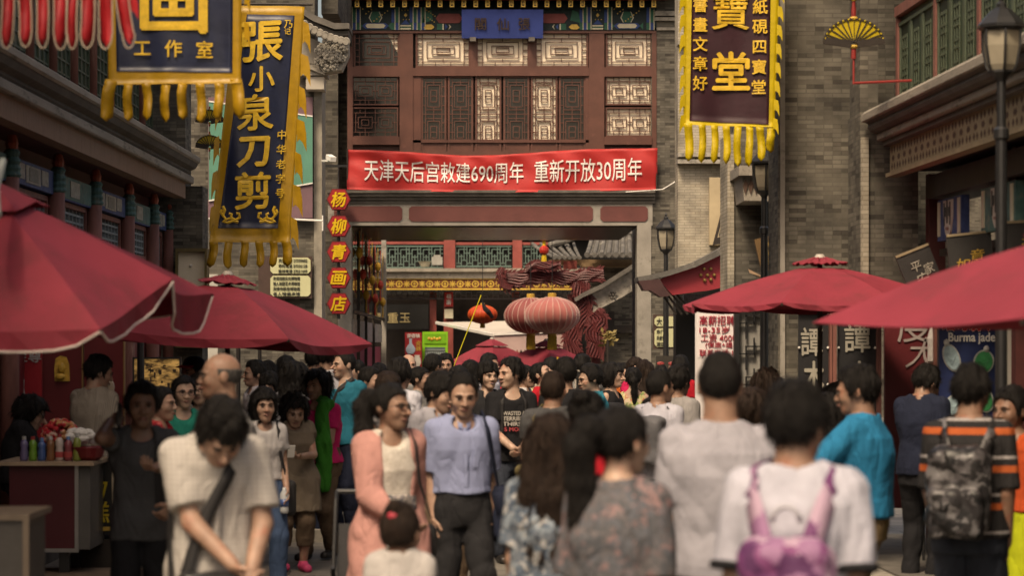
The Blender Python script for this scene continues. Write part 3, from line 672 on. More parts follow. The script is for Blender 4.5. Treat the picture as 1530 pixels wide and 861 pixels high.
    info = dict(root=root, H=H, A=A, LG=LG, hw=lambda p: Mw @ Vector(hw(p)), W=lambda p: Mw @ Vector(p), sh=sh, zsl=zsl, cs=cs, Mw=Mw, rx=lambda zf: float(np.interp(zf * H, zs, rxs)) + fit, ry=lambda zf: float(np.interp(zf * H, zs, rys)) + fit, cy=lambda zf: float(cyv(np.array([zf * H]))[0]), put=emitmesh, loc=loc, face=face, label=label, d=d)
    return info
def worn(info, name, label, cat, group=None):
    """a thing carried by a person: its own Empty in the wearer's frame"""
    e = bpy.data.objects.new(name, None); e.empty_display_size = .1; COL.objects.link(e); e.location = info['loc']; e.rotation_euler = (0, 0, R(info['face']))
    return tag(e, label, cat, group)
def strap(info, pts, w, m, name, parent, th=.006):
    """a flat band over the body; pts = [(angle round the body in degrees, 0 in front; height/H; extra)]"""
    H = info['H']; V = []; n = len(pts); D = []
    ps = []
    for a, zf, ex in pts:
        rx, ry, cy = info['rx'](min(zf, .8)), info['ry'](min(zf, .8)), info['cy'](zf); t = R(a - 90)
        if zf > .8: k = max(.15, 1 - (zf - .8) / .05); rx, ry = rx * (.55 + .45 * k), ry * k
        ps.append(Vector(((rx + ex) * cos(t), cy + (ry + ex) * sin(t), zf * H)))
    mb = MB()
    fine = []
    for i in range(n - 1):
        for k in range(5): fine.append(ps[i].lerp(ps[i + 1], k / 5))
    fine.append(ps[-1]); vs = []; fs = []
    for i, p in enumerate(fine):
        t = (fine[min(i + 1, len(fine) - 1)] - fine[max(0, i - 1)]).normalized(); c = Vector((0, info['cy'](min(.8, p.z / H)), p.z)); nrm = (p - c); nrm.z = nrm.z + (.08 if p.z > .8 * H else 0); nrm.normalize()
        sd = t.cross(nrm).normalized() * w / 2; nn = nrm * th
        vs += [p - sd, p + sd, p + sd + nn, p - sd + nn]
    for i in range(len(fine) - 1):
        for k in range(4): fs.append((i * 4 + k, i * 4 + (k + 1) % 4, i * 4 + 4 + (k + 1) % 4, i * 4 + 4 + k))
    return info['put'](name, np.array([tuple(v) for v in vs]), fs, m, parent)
def blob(info, name, F, lo, hi, h, m, parent):
    g = G(lo, hi, h); V, Q = g.mesh(F(g.x, g.y, g.z)); return info['put'](name, V, Q, m, parent)
# ---------------------------------------------------------------- shared surface materials
BRK = brick('grey_brick', (0.105, 0.097, 0.084), (0.175, 0.162, 0.14), (0.115, 0.107, 0.093))
BRK_D = brick('dark_brick', (0.085, 0.078, 0.068), (0.13, 0.118, 0.1), (0.09, 0.083, 0.07))
BRK_P = brick('pale_brick', (0.34, 0.31, 0.26), (0.42, 0.385, 0.325), (0.27, 0.245, 0.2), dark=(0.9, 0.88, 0.86))
PLAST = mat('grey_plaster', (0.27, 0.25, 0.22), 0.85, 0.2, 2.5, 0.3, 30, dirt=((0.13, 0.12, 0.1), 3.0, 0.55))
STONE = mat('carved_stone', (0.3, 0.275, 0.235), 0.9, 0.3, 8, 0.5, 25, dirt=((0.12, 0.11, 0.095), 6.0, 0.52))
STONE_D = mat('dark_stone', (0.11, 0.1, 0.088), 0.9, 0.3, 5, 0.4, 25)
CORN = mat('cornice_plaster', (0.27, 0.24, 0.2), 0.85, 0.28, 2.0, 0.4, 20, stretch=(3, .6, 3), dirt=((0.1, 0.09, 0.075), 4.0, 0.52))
CORN_D = mat('cornice_plaster_dark', (0.1, 0.09, 0.078), 0.9, 0.25, 3, 0.4, 20)  # darker tone for the recessed mouldings and rolls
TILE = mat('roof_tile', (0.1, 0.094, 0.085), 0.8, 0.35, 6, 0.4, 30, dirt=((0.26, 0.24, 0.21), 5.0, 0.55))
MAROON = mat('maroon_paint', (0.1, 0.04, 0.029), 0.5, 0.22, 3.0, 0.12, 40, dirt=((0.17, 0.07, 0.055), 7.0, 0.6))
MAROON_P = mat('maroon_panel', (0.125, 0.04, 0.036), 0.6, 0.15, 2.5, 0.15, 30)
REDP = mat('red_pillar_paint', (0.25, 0.06, 0.05), 0.5, 0.2, 4, 0.12, 40, dirt=((0.33, 0.16, 0.13), 8.0, 0.62))
REDBR = mat('faded_red_wood', (0.19, 0.075, 0.06), 0.7, 0.3, 5, 0.2, 30, stretch=(2, 2, .4), dirt=((0.28, 0.15, 0.12), 6.0, 0.55))
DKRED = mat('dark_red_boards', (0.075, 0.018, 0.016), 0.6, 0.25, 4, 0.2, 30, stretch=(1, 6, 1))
REDW = mat('shop_red_wall', (0.13, 0.012, 0.014), 0.55, 0.2, 2, 0.1, 20)
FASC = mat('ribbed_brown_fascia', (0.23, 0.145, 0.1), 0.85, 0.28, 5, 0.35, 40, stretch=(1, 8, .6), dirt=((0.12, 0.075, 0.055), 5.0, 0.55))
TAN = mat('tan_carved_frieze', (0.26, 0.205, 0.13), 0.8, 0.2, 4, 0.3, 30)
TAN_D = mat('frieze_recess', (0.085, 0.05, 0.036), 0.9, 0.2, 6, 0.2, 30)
BLUEB = mat('painted_blue_beam', (0.035, 0.06, 0.17), 0.7, 0.35, 9, 0.2, 30, dirt=((0.1, 0.13, 0.15), 9.0, 0.55))
TEALB = mat('painted_teal_beam', (0.06, 0.13, 0.12), 0.7, 0.4, 10, 0.2, 30, dirt=((0.17, 0.18, 0.15), 9.0, 0.55))
BLUE = mat('ornament_blue', (0.015, 0.045, 0.17), 0.6, 0.2, 10, 0.1); GREENO = mat('ornament_green', (0.012, 0.09, 0.055), 0.6, 0.2, 10, 0.1)
DKGRN = mat('ornament_dark', (0.008, 0.018, 0.02), 0.7, 0.3, 30, 0.2); CREAMO = mat('ornament_cream', (0.5, 0.46, 0.34), 0.6, 0.1, 10, 0.1); GOLD = mat('gold_paint', (0.5, 0.32, 0.06), 0.45, 0.2, 12, 0.1)
GRNLAT = mat('green_lattice', (0.011, 0.02, 0.011), 0.6, 0.25, 6, 0.15); GRNLAT_L = mat('pale_green_lattice', (0.065, 0.085, 0.055), 0.6, 0.2, 6, 0.15); GRNPAN = mat('dark_green_panel', (0.015, 0.035, 0.02), 0.5, 0.3, 5, 0.1)
TEALLAT = mat('teal_lattice', (0.09, 0.14, 0.12), 0.6, 0.2, 8, 0.1)
BLUELAT = mat('faded_blue_lattice', (0.2, 0.24, 0.26), 0.65, 0.2, 8, 0.15)
SKYPANE = mat('sky_reflection_pane', (0.86, 0.75, 0.59), 0.5, 0.07, 1.3, 0.08, 12, dirt=((0.7, 0.6, 0.46), 2.5, 0.6))  # bright sky reflection put into the colour of the panes
GLASSD = glassy('dark_window_glass', (0.03, 0.027, 0.026), 0.07)
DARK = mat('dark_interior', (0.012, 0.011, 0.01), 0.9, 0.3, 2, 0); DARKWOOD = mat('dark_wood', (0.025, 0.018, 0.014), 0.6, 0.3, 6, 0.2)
BLACKM = mat('black_metal', (0.016, 0.016, 0.017), 0.4, 0.2, 8, 0.1, spec=0.5); WHITEP = mat('white_paint', (0.7, 0.68, 0.64), 0.6, 0.08, 4, 0.1); STEEL = mat('steel', (0.35, 0.34, 0.33), 0.35, 0.1, 6, 0.1, metal=0.8)
MATS['hair_tie'] = mat('hair_tie_red', (0.35, 0.03, 0.05), 0.6)
YEL = mat('yellow_satin', (0.37, 0.21, 0.013), 0.42, 0.16, 7, 0.35, 22); YEL2 = mat('lemon_satin', (0.46, 0.34, 0.01), 0.5, 0.14, 7, 0.35, 22); GOLDT = mat('gold_brush_letters', (0.66, 0.42, 0.04), 0.45, 0.25, 14, 0.3, 40)
NAVYF = mat('navy_satin', (0.008, 0.013, 0.04), 0.42, 0.3, 4, 0.3, 12, spec=0.5); MARF = mat('plum_cloth', (0.03, 0.006, 0.012), 0.6, 0.25, 4, 0.3, 12)
REDF = mat('red_banner_cloth', (0.4, 0.02, 0.02), 0.6, 0.12, 3, 0.25, 10); REDSAT = mat('red_satin', (0.36, 0.016, 0.022), 0.42, 0.2, 6, 0.35, 18)
UMB = mat('umbrella_cloth', (0.29, 0.034, 0.055), 0.75, 0.14, 2.2, 0.25, 14, dirt=((0.22, 0.032, 0.046), 3.0, 0.5))
_n = UMB.node_tree; _b = _n.nodes['Principled BSDF']; _t = N(_n, 'ShaderNodeBsdfTranslucent'); _t.inputs[0].default_value = (.3, .03, .05, 1); _m = N(_n, 'ShaderNodeMixShader'); _m.inputs[0].default_value = .22
_o = next(x for x in _n.nodes if x.type == 'OUTPUT_MATERIAL'); _n.links.new(_b.outputs[0], _m.inputs[1]); _n.links.new(_t.outputs[0], _m.inputs[2]); _n.links.new(_m.outputs[0], _o.inputs[0])
# ---------------------------------------------------------------- ground
g = MB().box(-60, 60, -8, 160, -0.3, 0.0); tag(g.build('ground', paving('street_slabs'), loc=(0, 0, 0)), kind='structure')
# ---------------------------------------------------------------- lattice patterns (bars in the x,z plane)
def bars(mb, segs, x0, z0, w, h, y0, y1, t):
    for a, b, c, d in segs:
        xa, za, xb, zb = x0 + a * w, z0 + b * h, x0 + c * w, z0 + d * h
        if abs(a - c) < 1e-6: mb.box(xa - t / 2, xa + t / 2, y0, y1, min(za, zb), max(za, zb))
        else: mb.box(min(xa, xb), max(xa, xb), y0 + .002, y1 - .002, za - t / 2, za + t / 2)
def nested():
    s = []
    for k, (i, j) in enumerate(((.09, .13), (.18, .25), (.28, .37), (.37, .43))):
        s += [(i, j, 1 - i, j), (i, 1 - j, 1 - i, 1 - j)]
        s += [(i, 0 if k == 0 else j, i, 1 if k == 0 else 1 - j), (1 - i, 0 if k == 0 else j, 1 - i, 1 if k == 0 else 1 - j)]
    for z in (.3, .5, .7): s += [(0, z, .09, z), (.91, z, 1, z)]
    s += [(0, .13, .09, .13), (.91, .13, 1, .13), (0, .87, .09, .87), (.91, .87, 1, .87)]
    s += [(.35, 0, .35, .13), (.65, 0, .65, .13), (.35, .87, .35, 1), (.65, .87, .65, 1), (.5, .13, .5, .25), (.5, .75, .5, .87)]
    return s
def steplat():
    s = []
    for cx in (.27, .73):
        for i, j in ((.16, .2), (.08, .1)):
            s += [(cx - i, .5 - j, cx + i, .5 - j), (cx - i, .5 + j, cx + i, .5 + j), (cx - i, .5 - j, cx - i, .5 + j), (cx + i, .5 - j, cx + i, .5 + j)]
        s += [(cx, .7, cx, 1), (cx, 0, cx, .3)]
    s += [(0, .15, 1, .15), (0, .85, 1, .85), (.5, 0, .5, 1), (.05, .15, .05, .85), (.95, .15, .95, .85), (0, .5, .11, .5), (.43, .5, .57, .5), (.89, .5, 1, .5), (.15, 0, .15, .15), (.85, .85, .85, 1), (.85, 0, .85, .15), (.15, .85, .15, 1), (.35, .0, .35, .15), (.65, .85, .65, 1)]
    return s
def tall():
    s = [(.12, 0, .12, 1), (.88, 0, .88, 1), (0, .5, 1, .5)]
    for b in (0, .5):
        for i, j in ((.22, .10), (.36, .17)):
            s += [(i, b + j, 1 - i, b + j), (i, b + .5 - j, 1 - i, b + .5 - j), (i, b + j, i, b + .5 - j), (1 - i, b + j, 1 - i, b + .5 - j)]
        s += [(.5, b, .5, b + .1), (.5, b + .4, .5, b + .5), (.12, b + .06, .88, b + .06), (.12, b + .44, .88, b + .44), (0, b + .25, .22, b + .25), (.78, b + .25, 1, b + .25), (.36, b + .25, .64, b + .25), (0, b + .12, .12, b + .12), (.88, b + .12, 1, b + .12), (0, b + .38, .12, b + .38), (.88, b + .38, 1, b + .38)]
    return s
# ---------------------------------------------------------------- the gatehouse over the street
D = 42.0
gate = thing('gate_building', 'grey brick gatehouse with maroon lattice windows spanning the end of the street', 'building', (P(745, 0, D).x, D, 0))
gx = lambda px: P(px, 0, D).x
gz = lambda py: P(0, py, D).z
def gb(name, m, rects, d0=D, th=.1, parent=gate):
    mb = MB()
    for x0, y0, x1, y1 in rects: mb.pbox(x0, y0, x1, y1, d0, th)
    return mb.build(name, m, parent)
mb = MB(); mb.box(gx(482), gx(505), D + .0, D + 2.2, 0, gz(-60)); mb.box(gx(482), gx(505), D + 2.2, D + 5.2, 0, gz(320)); mb.build('brick_pier', BRK_D, gate)  # left pier: shadow on it put into the colour as darker brick
mb = MB(); mb.box(gx(973), gx(1015), D + .0, D + 2.2, 0, gz(-60)); mb.box(gx(973), gx(1015), D + 2.2, D + 5.2, 0, gz(320)); mb.build('brick_pier', BRK, gate)
mb = MB(); [mb.box(gx(978), gx(1020), D - .1 + k * .03, D + .2, gz(y1), gz(y0)) for k, (y0, y1) in enumerate(((17, 24), (26, 31), (41, 45)))]; mb.build('brick_moulding', STONE, gate)
gb('stone_jamb', PLAST, [(505, 336, 525, 700)], D - .03, .5); gb('stone_jamb', PLAST, [(952, 336, 973, 700)], D - .03, .5)
gb('lintel_beam', PLAST, [(490, 304, 975, 337)], D - .02, .5)
lm = []
for x0, x1 in ((499, 601), (611, 886), (897, 968)):
    m_ = MB(); c = 4; m_.ppx([(x0 + c, 308), (x1 - c, 308), (x1, 308 + c), (x1, 331 - c), (x1 - c, 331), (x0 + c, 331), (x0, 331 - c), (x0, 308 + c)], D - .035, .1); m_.build('lintel_panel', MAROON_P, gate)
mb = MB()
for k, (y0, y1, o, m_) in enumerate(((285, 289, .16, 0), (289, 294, .12, 0), (294, 299, .07, 0), (299, 304, .03, 0))):
    a, b = P(490, y1, D), P(978, y0, D); mb.box(a.x, b.x, D - o - .02, D + .3, a.z, b.z)
mb.build('lintel_moulding', STONE_D, gate)
mb = MB(); mb.box(gx(525), gx(952), D + .1, D + 5.2, gz(336) + .0, gz(336) + .12)
for k in range(26): mb.box(gx(525), gx(952), D + .15 + k * .2, D + .25 + k * .2, gz(336) - .04, gz(336) + .001)
mb.build('passage_ceiling', mat('lacquered_ceiling', (0.05, 0.036, 0.03), 0.25, 0.3, 3, 0.1), gate)
# timber front
gb('upper_wall', DARKWOOD, [(520, 44, 980, 300)], D + .16, .25); gb('gate_storey_core', BRK_D, [(506, -60, 972, 330)], D + .45, 1.7)
for x0, x1 in ((519, 527), (597, 617), (880, 903), (974, 981)): gb('timber_post', MAROON, [(x0, 44, x1, 228)], D - .02, .2)
mb = MB()
for x0, y0, x1, y1, o in ((519, 44, 981, 49, .03), (527, 100, 597, 114, .02), (617, 101, 880, 113, .03), (903, 100, 974, 114, .02), (527, 204, 597, 216, .05), (903, 204, 974, 216, .05), (527, 216, 974, 232, -.05), (617, 209, 880, 213, .0), (617, 226, 880, 232, .04)): mb.pbox(x0, y0, x1, y1, D - o, .16)
mb.build('timber_rail', MAROON, gate)
def window(x0, y0, x1, y1, segs, paper, fr=3, t=.0115, name='window', solid=False):  # paper set: pane carries the painted sky reflection, otherwise dark glass
    mb = MB(); d0 = D + .02
    mb.pbox(x0, y0, x1, y0 + fr, d0, .1); mb.pbox(x0, y1 - fr, x1, y1, d0, .1); mb.pbox(x0, y0 + fr, x0 + fr, y1 - fr, d0, .1); mb.pbox(x1 - fr, y0 + fr, x1, y1 - fr, d0, .1)
    wn = mb.build(name, MAROON, gate)
    a, b = P(x0 + fr, y1 - fr, D), P(x1 - fr, y0 + fr, D); mb = MB(); bars(mb, segs, a.x, a.z, b.x - a.x, b.z - a.z, d0 + .012, d0 + .04, t); mb.build('lattice', MAROON, wn)
    mb = MB(); mb.box(a.x, b.x, d0 + .06, d0 + .075, a.z, b.z); mb.build('pane', SKYPANE if paper == 1 else GLASSD, wn)
    return wn, a, b
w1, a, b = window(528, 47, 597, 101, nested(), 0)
mb = MB(); mb.prism([(gx(579), gz(50)), (gx(594), gz(50)), (gx(594), gz(78))], D + .074, D + .079); mb.build('sky_reflection_patch', SKYPANE, w1)  # cream triangle stands in for a sky reflection in the dark glass
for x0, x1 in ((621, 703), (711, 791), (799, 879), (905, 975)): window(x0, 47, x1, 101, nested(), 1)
for x0, x1, m_ in ((703, 711, 0), (791, 799, 0)): gb('mullion', MAROON, [(x0, 47, x1, 101)], D + .01, .14)
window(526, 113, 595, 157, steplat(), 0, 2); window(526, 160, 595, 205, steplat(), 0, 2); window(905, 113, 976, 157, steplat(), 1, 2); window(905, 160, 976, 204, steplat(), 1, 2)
for k, (x0, x1) in enumerate(((629, 667), (669, 707), (710, 749), (752, 791), (793, 833), (835, 875))):
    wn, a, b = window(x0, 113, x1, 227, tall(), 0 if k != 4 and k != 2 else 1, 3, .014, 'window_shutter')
    mb = MB(); mb.pbox(x0 + 3, 208, x1 - 3, 212, D + .005, .08); mb.pbox(x0 + 3, 209, x1 - 3, 224, D + .035, .02); mb.build('shutter_panel', MAROON, wn)
gb('timber_post', MAROON, [(617, 113, 629, 228)], D, .14); gb('timber_post', MAROON, [(875, 113, 880, 228)], D, .14)
# painted beam under the eaves
pb = gb('painted_beam', DKGRN, [(519, 4, 981, 45)], D - .04, .2)
def orn(name, m, shapes, o=.05):
    mb = MB()
    for s_ in shapes: mb.ppx(s_, D - o, .02)
    return mb.build(name, m, pb)
R4 = lambda x0, y0, x1, y1: [(x0, y0), (x1, y0), (x1, y1), (x0, y1)]
bl, gr, cr, go, rd = [], [], [], [], []
def bandset(xs, flip=1):
    for k, x in enumerate(xs):
        (bl if k % 2 == 0 else gr).append(R4(x, 10, x + 4.5, 33)); (gr if k % 2 == 0 else bl).append(R4(x, 33.5, x + 4.5, 44)); cr.append(R4(x + 4.6, 10, x + 5.8, 44))
for xs in ((521, 527, 533), (585, 591), (612, 618, 624, 630), (866, 872, 878), (903, 909), (966, 972)): bandset(xs)
for cx in (561, 937):
    gr.append([(cx - 9, 26), (cx - 5, 17), (cx + 5, 17), (cx + 9, 26), (cx + 5, 33), (cx - 5, 33)]); cr.append([(cx - 10, 26), (cx - 6, 17), (cx - 5, 17), (cx - 8.5, 26), (cx - 5, 33), (cx - 6, 33)]); cr.append([(cx + 10, 26), (cx + 6, 17), (cx + 5, 17), (cx + 8.5, 26), (cx + 5, 33), (cx + 6, 33)])
    bl.append([(cx - 20, 38), (cx - 15, 34), (cx + 15, 34), (cx + 20, 38), (cx + 15, 42.5), (cx - 15, 42.5)]); cr.append([(cx - 15, 38), (cx - 12, 35), (cx + 12, 35), (cx + 15, 38), (cx + 12, 41.5), (cx - 12, 41.5)])
    for s_ in (-1, 1): gr.append([(cx + s_ * 24, 44), (cx + s_ * 19, 38), (cx + s_ * 24, 33)])
    for k in range(10): go.append(R4(cx - 20 + (k * 37 % 41), 12 + (k * 23 % 20), cx - 18.4 + (k * 37 % 41), 13.5 + (k * 23 % 20)))
for cx in (606, 893):
    go.append([(cx - 2.5, 22), (cx, 19), (cx + 2.5, 22), (cx, 25)]); bl.append([(cx - 7, 36), (cx, 29), (cx + 7, 36)]); cr.append(R4(cx - 8, 37, cx + 8, 39)); gr.append(R4(cx - 8, 39.3, cx + 8, 41)); cr.append(R4(cx - 8, 41.3, cx + 8, 43.5))
    for k in range(6): go.append(R4(cx - 6 + k * 2.2, 14 + (k % 2) * 14, cx - 4.9 + k * 2.2, 15.2 + (k % 2) * 14))
for cx, s_ in ((671, 1), (828, -1)):
    rd.append([(cx - 20, 27), (cx - 15, 20), (cx + 15, 20), (cx + 20, 27), (cx + 15, 34), (cx - 15, 34)])
    go.append([(cx - 38 * s_, 41), (cx - 34 * s_, 36), (cx - 26 * s_, 36), (cx - 22 * s_, 40), (cx - 26 * s_, 43.5), (cx - 34 * s_, 43.5)])
    gr.append(R4(min(cx - 18 * s_, cx - 10 * s_), 35, max(cx - 18 * s_, cx - 10 * s_), 44)); cr.append(R4(min(cx - 10 * s_, cx - 8 * s_), 35, max(cx - 10 * s_, cx - 8 * s_), 44)); bl.append([(cx - 6 * s_, 44), (cx - 2 * s_, 39.5), (cx - 6 * s_, 35)]); cr.append([(cx - 1 * s_, 44), (cx + 3 * s_, 39.5), (cx - 1 * s_, 35), (cx + 1 * s_, 39.5)])
    for k in range(9): go.append(R4(cx - 34 + (k * 29 % 13) * s_, 14 + k * 2.2, cx - 32.6 + (k * 29 % 13) * s_, 15.3 + k * 2.2))
    gr.append([(cx - 40 * s_, 34), (cx - 36 * s_, 18), (cx - 27 * s_, 14), (cx - 24 * s_, 30)])
orn('blue_pattern', BLUE, bl); orn('green_pattern', GREENO, gr, .052); orn('cream_pattern', CREAMO, cr, .056); orn('gold_pattern', GOLD, go, .06); orn('red_pattern', mat('ornament_red', (0.2, 0.05, 0.045), 0.7), rd, .054)
mb = MB(); [mb.box(gx(514 + k * 17.6) , gx(520.5 + k * 17.6), D - .32, D + .1, gz(14) , gz(4)) for k in range(27)]; rf = mb.build('rafters', DKGRN, gate)
for k in range(27):
    mb = MB(); x = 514 + k * 17.6
    for (i, j, wd, ht) in ((0, 0, 6.5, 1.6), (0, 8.4, 6.5, 1.6), (0, 1.6, 1.5, 6.8), (5, 1.6, 1.5, 6.8), (2.3, 3.2, 2, 3.4), (1.5, 5, 3.5, .9)): mb.box(gx(x + i), gx(x + i + wd), D - .335, D - .318, gz(4 + j + ht), gz(4 + j))
    mb.build('rafter_end_mark', GOLD, rf)
mb = MB(); mb.box(gx(505), gx(995), D - .42, D - .33, gz(3.6), gz(-4)); mb.build('eaves_board', mat('eaves_red', (0.26, 0.014, 0.016), 0.6), gate)
mb = MB(); v = []; 
mb.add([(gx(480), D - .5, gz(-5)), (gx(1020), D - .5, gz(-5)), (gx(1020), D + 2, gz(-70)), (gx(480), D + 2, gz(-70)), (gx(480), D - .5, gz(-12)), (gx(1020), D - .5, gz(-12)), (gx(1020), D + 2, gz(-78)), (gx(480), D + 2, gz(-78))], [(3, 2, 1, 0), (4, 5, 6, 7), (0, 1, 5, 4), (1, 2, 6, 5), (2, 3, 7, 6), (3, 0, 4, 7)])
mb.build('roof', TILE, gate)
# plaque
pl = thing('name_plaque', 'bright blue wooden name plaque with three dark characters hung over the gatehouse windows', 'plaque', (gx(751), D - .2, gz(58)))
t_ = .16
pts = [(690, 17), (811, 17), (811, 58), (690, 58)]; mb = MB(); A_, B_ = P(690, 58, D), P(811, 17, D)
mb.add([(A_.x, D - .12, A_.z), (B_.x, D - .12, A_.z), (B_.x, D - .12 - t_, B_.z), (A_.x, D - .12 - t_, B_.z), (A_.x, D - .05, A_.z), (B_.x, D - .05, A_.z), (B_.x, D - .09 - t_ + .06, B_.z), (A_.x, D - .09 - t_ + .06, B_.z)], [(0, 1, 2, 3), (7, 6, 5, 4), (0, 4, 5, 1), (1, 5, 6, 2), (2, 6, 7, 3), (3, 7, 4, 0)])
mb.build('board', mat('plaque_blue', (0.035, 0.06, 0.24), 0.55, 0.12, 3, 0.1), pl)
up = Vector((0, -t_, B_.z - A_.z)).normalized()
for ch, px in (('閣', 718), ('仙', 751), ('張', 783)):
    c = P(px, 38, D); text(ch, (c.x, D - .12 - t_ * .5 - .012, c.z), .23, mat('plaque_letters', (0.055, 0.035, 0.03), 0.6), pl, up=up, bold=.012, width=.2 if ch != '仙' else .21)
mb = MB(); [mb.pbox(x, 55, x + 9, 61, D - .2, .14) for x in (702, 790)]; mb.build('bracket', STONE_D, pl)
# cloth banner
def ban(px0, py0, px1, py1, d, sagf, ripf):
    def fn(s, t):
        x, y = px0 + (px1 - px0) * s, py0 + (py1 - py0) * t; dy = sagf(s, t); p = P(x, y + dy, d); p.y += ripf(s, t); return p
    return fn
def clothgrid(fn, nu, nv, th=.006):
    vs = []; fs = []
    for k in (0, 1):
        for i in range(nu + 1):
            for j in range(nv + 1):
                p = fn(i / nu, j / nv); vs.append((p.x, p.y + k * th, p.z))
    n = (nu + 1) * (nv + 1); ix = lambda i, j: i * (nv + 1) + j
    for i in range(nu):
        for j in range(nv):
            q = (ix(i, j), ix(i, j + 1), ix(i + 1, j + 1), ix(i + 1, j)); fs.append(q); fs.append(tuple(a + n for a in q[::-1]))
    for i in range(nu):
        for j in (0, nv): fs.append((ix(i, j), ix(i + 1, j), ix(i + 1, j) + n, ix(i, j) + n))
    for j in range(nv):
        for i in (0, nu): fs.append((ix(i, j), ix(i, j + 1), ix(i, j + 1) + n, ix(i, j) + n))
    return vs, fs
def rbsag(s, t):
    topc = 10 * math.exp(-((s - .42) / .25) ** 2) * (1 - t) ** 1.5
    bot = (4 * sin(pi * s)) * t
    return topc + bot - 1.5 * s * (1 - t)
def rbrip(s, t): return -.16 + .03 * sin(s * 23 + t * 4) * (.4 + t * .6) + .02 * sin(s * 55 - t * 9) * (1 - t) + .05 * math.exp(-((t - .2 - s * .9) * 7) ** 2) * (s < .5)
fn = ban(519, 224, 981, 284, D, rbsag, rbrip)
rb = thing('street_banner', 'long red cloth banner with white characters stretched below the gatehouse windows', 'banner', (gx(750), D - .16, gz(284)))
vs, fs = clothgrid(fn, 90, 14); o = link_mesh('cloth', vs, fs, REDF, rb, True)
WB = P(981, 0, D).x - P(519, 0, D).x; HB = P(0, 224, D).z - P(0, 284, D).z
fnm = lambda x, y: fn(x / WB, 1 - y / HB)
ink = mat('banner_white_letters', (0.72, 0.69, 0.66), 0.7, 0.06, 8, 0.1)
for st, xa, xb in (('天津天后宫敕建690周年', 545, 782), ('重新开放30周年', 798, 958)):
    v, f = glyphs(st, .002); wd = v[:, 0].max() - v[:, 0].min(); ht = .50
    k = (P(xb, 0, D).x - P(xa, 0, D).x) / wd; cx = (P((xa + xb) / 2, 0, D).x - P(519, 0, D).x)
    textmap(st, fnm, cx, HB * .50, .415, k / .415, ink, rb, bold=.002, off=.02)
mb = MB(); mb.tube([P(519, 222, D - .15), P(519, 286, D - .15)], .012); mb.tube([P(981, 222, D - .15), P(981, 286, D - .15)], .012); mb.build('pole', DARKWOOD, rb)
mb = MB(); mb.tube([P(935, 287, D - .18), P(965, 285, D - .18), P(990, 283, D - .15), (P(1008, 272, D - .1)), P(1022, 250, D - .1), P(1040, 225, D - .15)], .009); tag(mb.build('cable', WHITEP), 'white cable looped below the red banner and up the right brick pier', 'cable')
# ---------------------------------------------------------------- beyond the gate
D2 = 58.0
bk = thing('arcade_building', 'two storey red pillared building with teal balcony lattice seen through the gate', 'building', (P(700, 0, D2).x, D2, 0))
def bb(name, m, rects, d0=D2, th=.12, parent=bk):
    mb = MB()
    for x0, y0, x1, y1 in rects: mb.pbox(x0, y0, x1, y1, d0, th)
    return mb.build(name, m, parent)
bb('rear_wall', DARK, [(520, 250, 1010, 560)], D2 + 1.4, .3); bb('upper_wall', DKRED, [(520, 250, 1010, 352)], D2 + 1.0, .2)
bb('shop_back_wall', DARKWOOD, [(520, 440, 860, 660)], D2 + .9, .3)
for x0, x1 in ((663, 680), (766, 780)): bb('balcony_post', REDP, [(x0, 300, x1, 402)], D2 - .05, .28)
for x0, x1 in ((663, 677), (765, 777), (642, 652)): bb('red_column', REDP, [(x0, 436, x1, 660)], D2 + .1, .25)
bb('hand_rail', REDP, [(520, 361, 663, 365), (680, 362, 766, 366), (780, 362, 830, 366)], D2, .12)
bb('cornice', CORN, [(520, 401, 900, 406)], D2 - .5, .7); bb('cornice', CORN, [(520, 406, 900, 411), (520, 411, 900, 416)], D2 - .4, .6)
def fret(x0, y0, x1, y1, n, m, name):
    mb = MB(); a, b = P(x0, y1, D2), P(x1, y0, D2); w, h = (b.x - a.x) / n, b.z - a.z
    for i in range(n):
        bars(mb, [(0, 0, 0, 1), (.25, .15, .25, .85), (.5, 0, .5, .6), (.75, .3, .75, 1), (0, .15, .5, .15), (.25, .5, .75, .5), (.25, .85, 1, .85), (.5, .3, 1, .3), (0, .66, .25, .66), (.75, .66, 1, .66)], a.x + i * w, a.z, w, h, D2 + .03, D2 + .07, .022)
    bars(mb, [(0, 0, 1, 0), (0, 1, 1, 1)], a.x, a.z, b.x - a.x, h, D2 + .02, D2 + .08, .04); mb.build(name, m, bk)
fret(527, 368, 662, 400, 8, TEALLAT, 'balcony_lattice'); fret(681, 368, 764, 398, 5, TEALLAT, 'balcony_lattice'); fret(781, 368, 815, 398, 2, TEALLAT, 'balcony_lattice')
fz = bb('gold_frieze', mat('frieze_brown_red', (0.12, 0.03, 0.018), 0.6), [(520, 417, 870, 432)], D2 - .35, .3)
mb = MB()
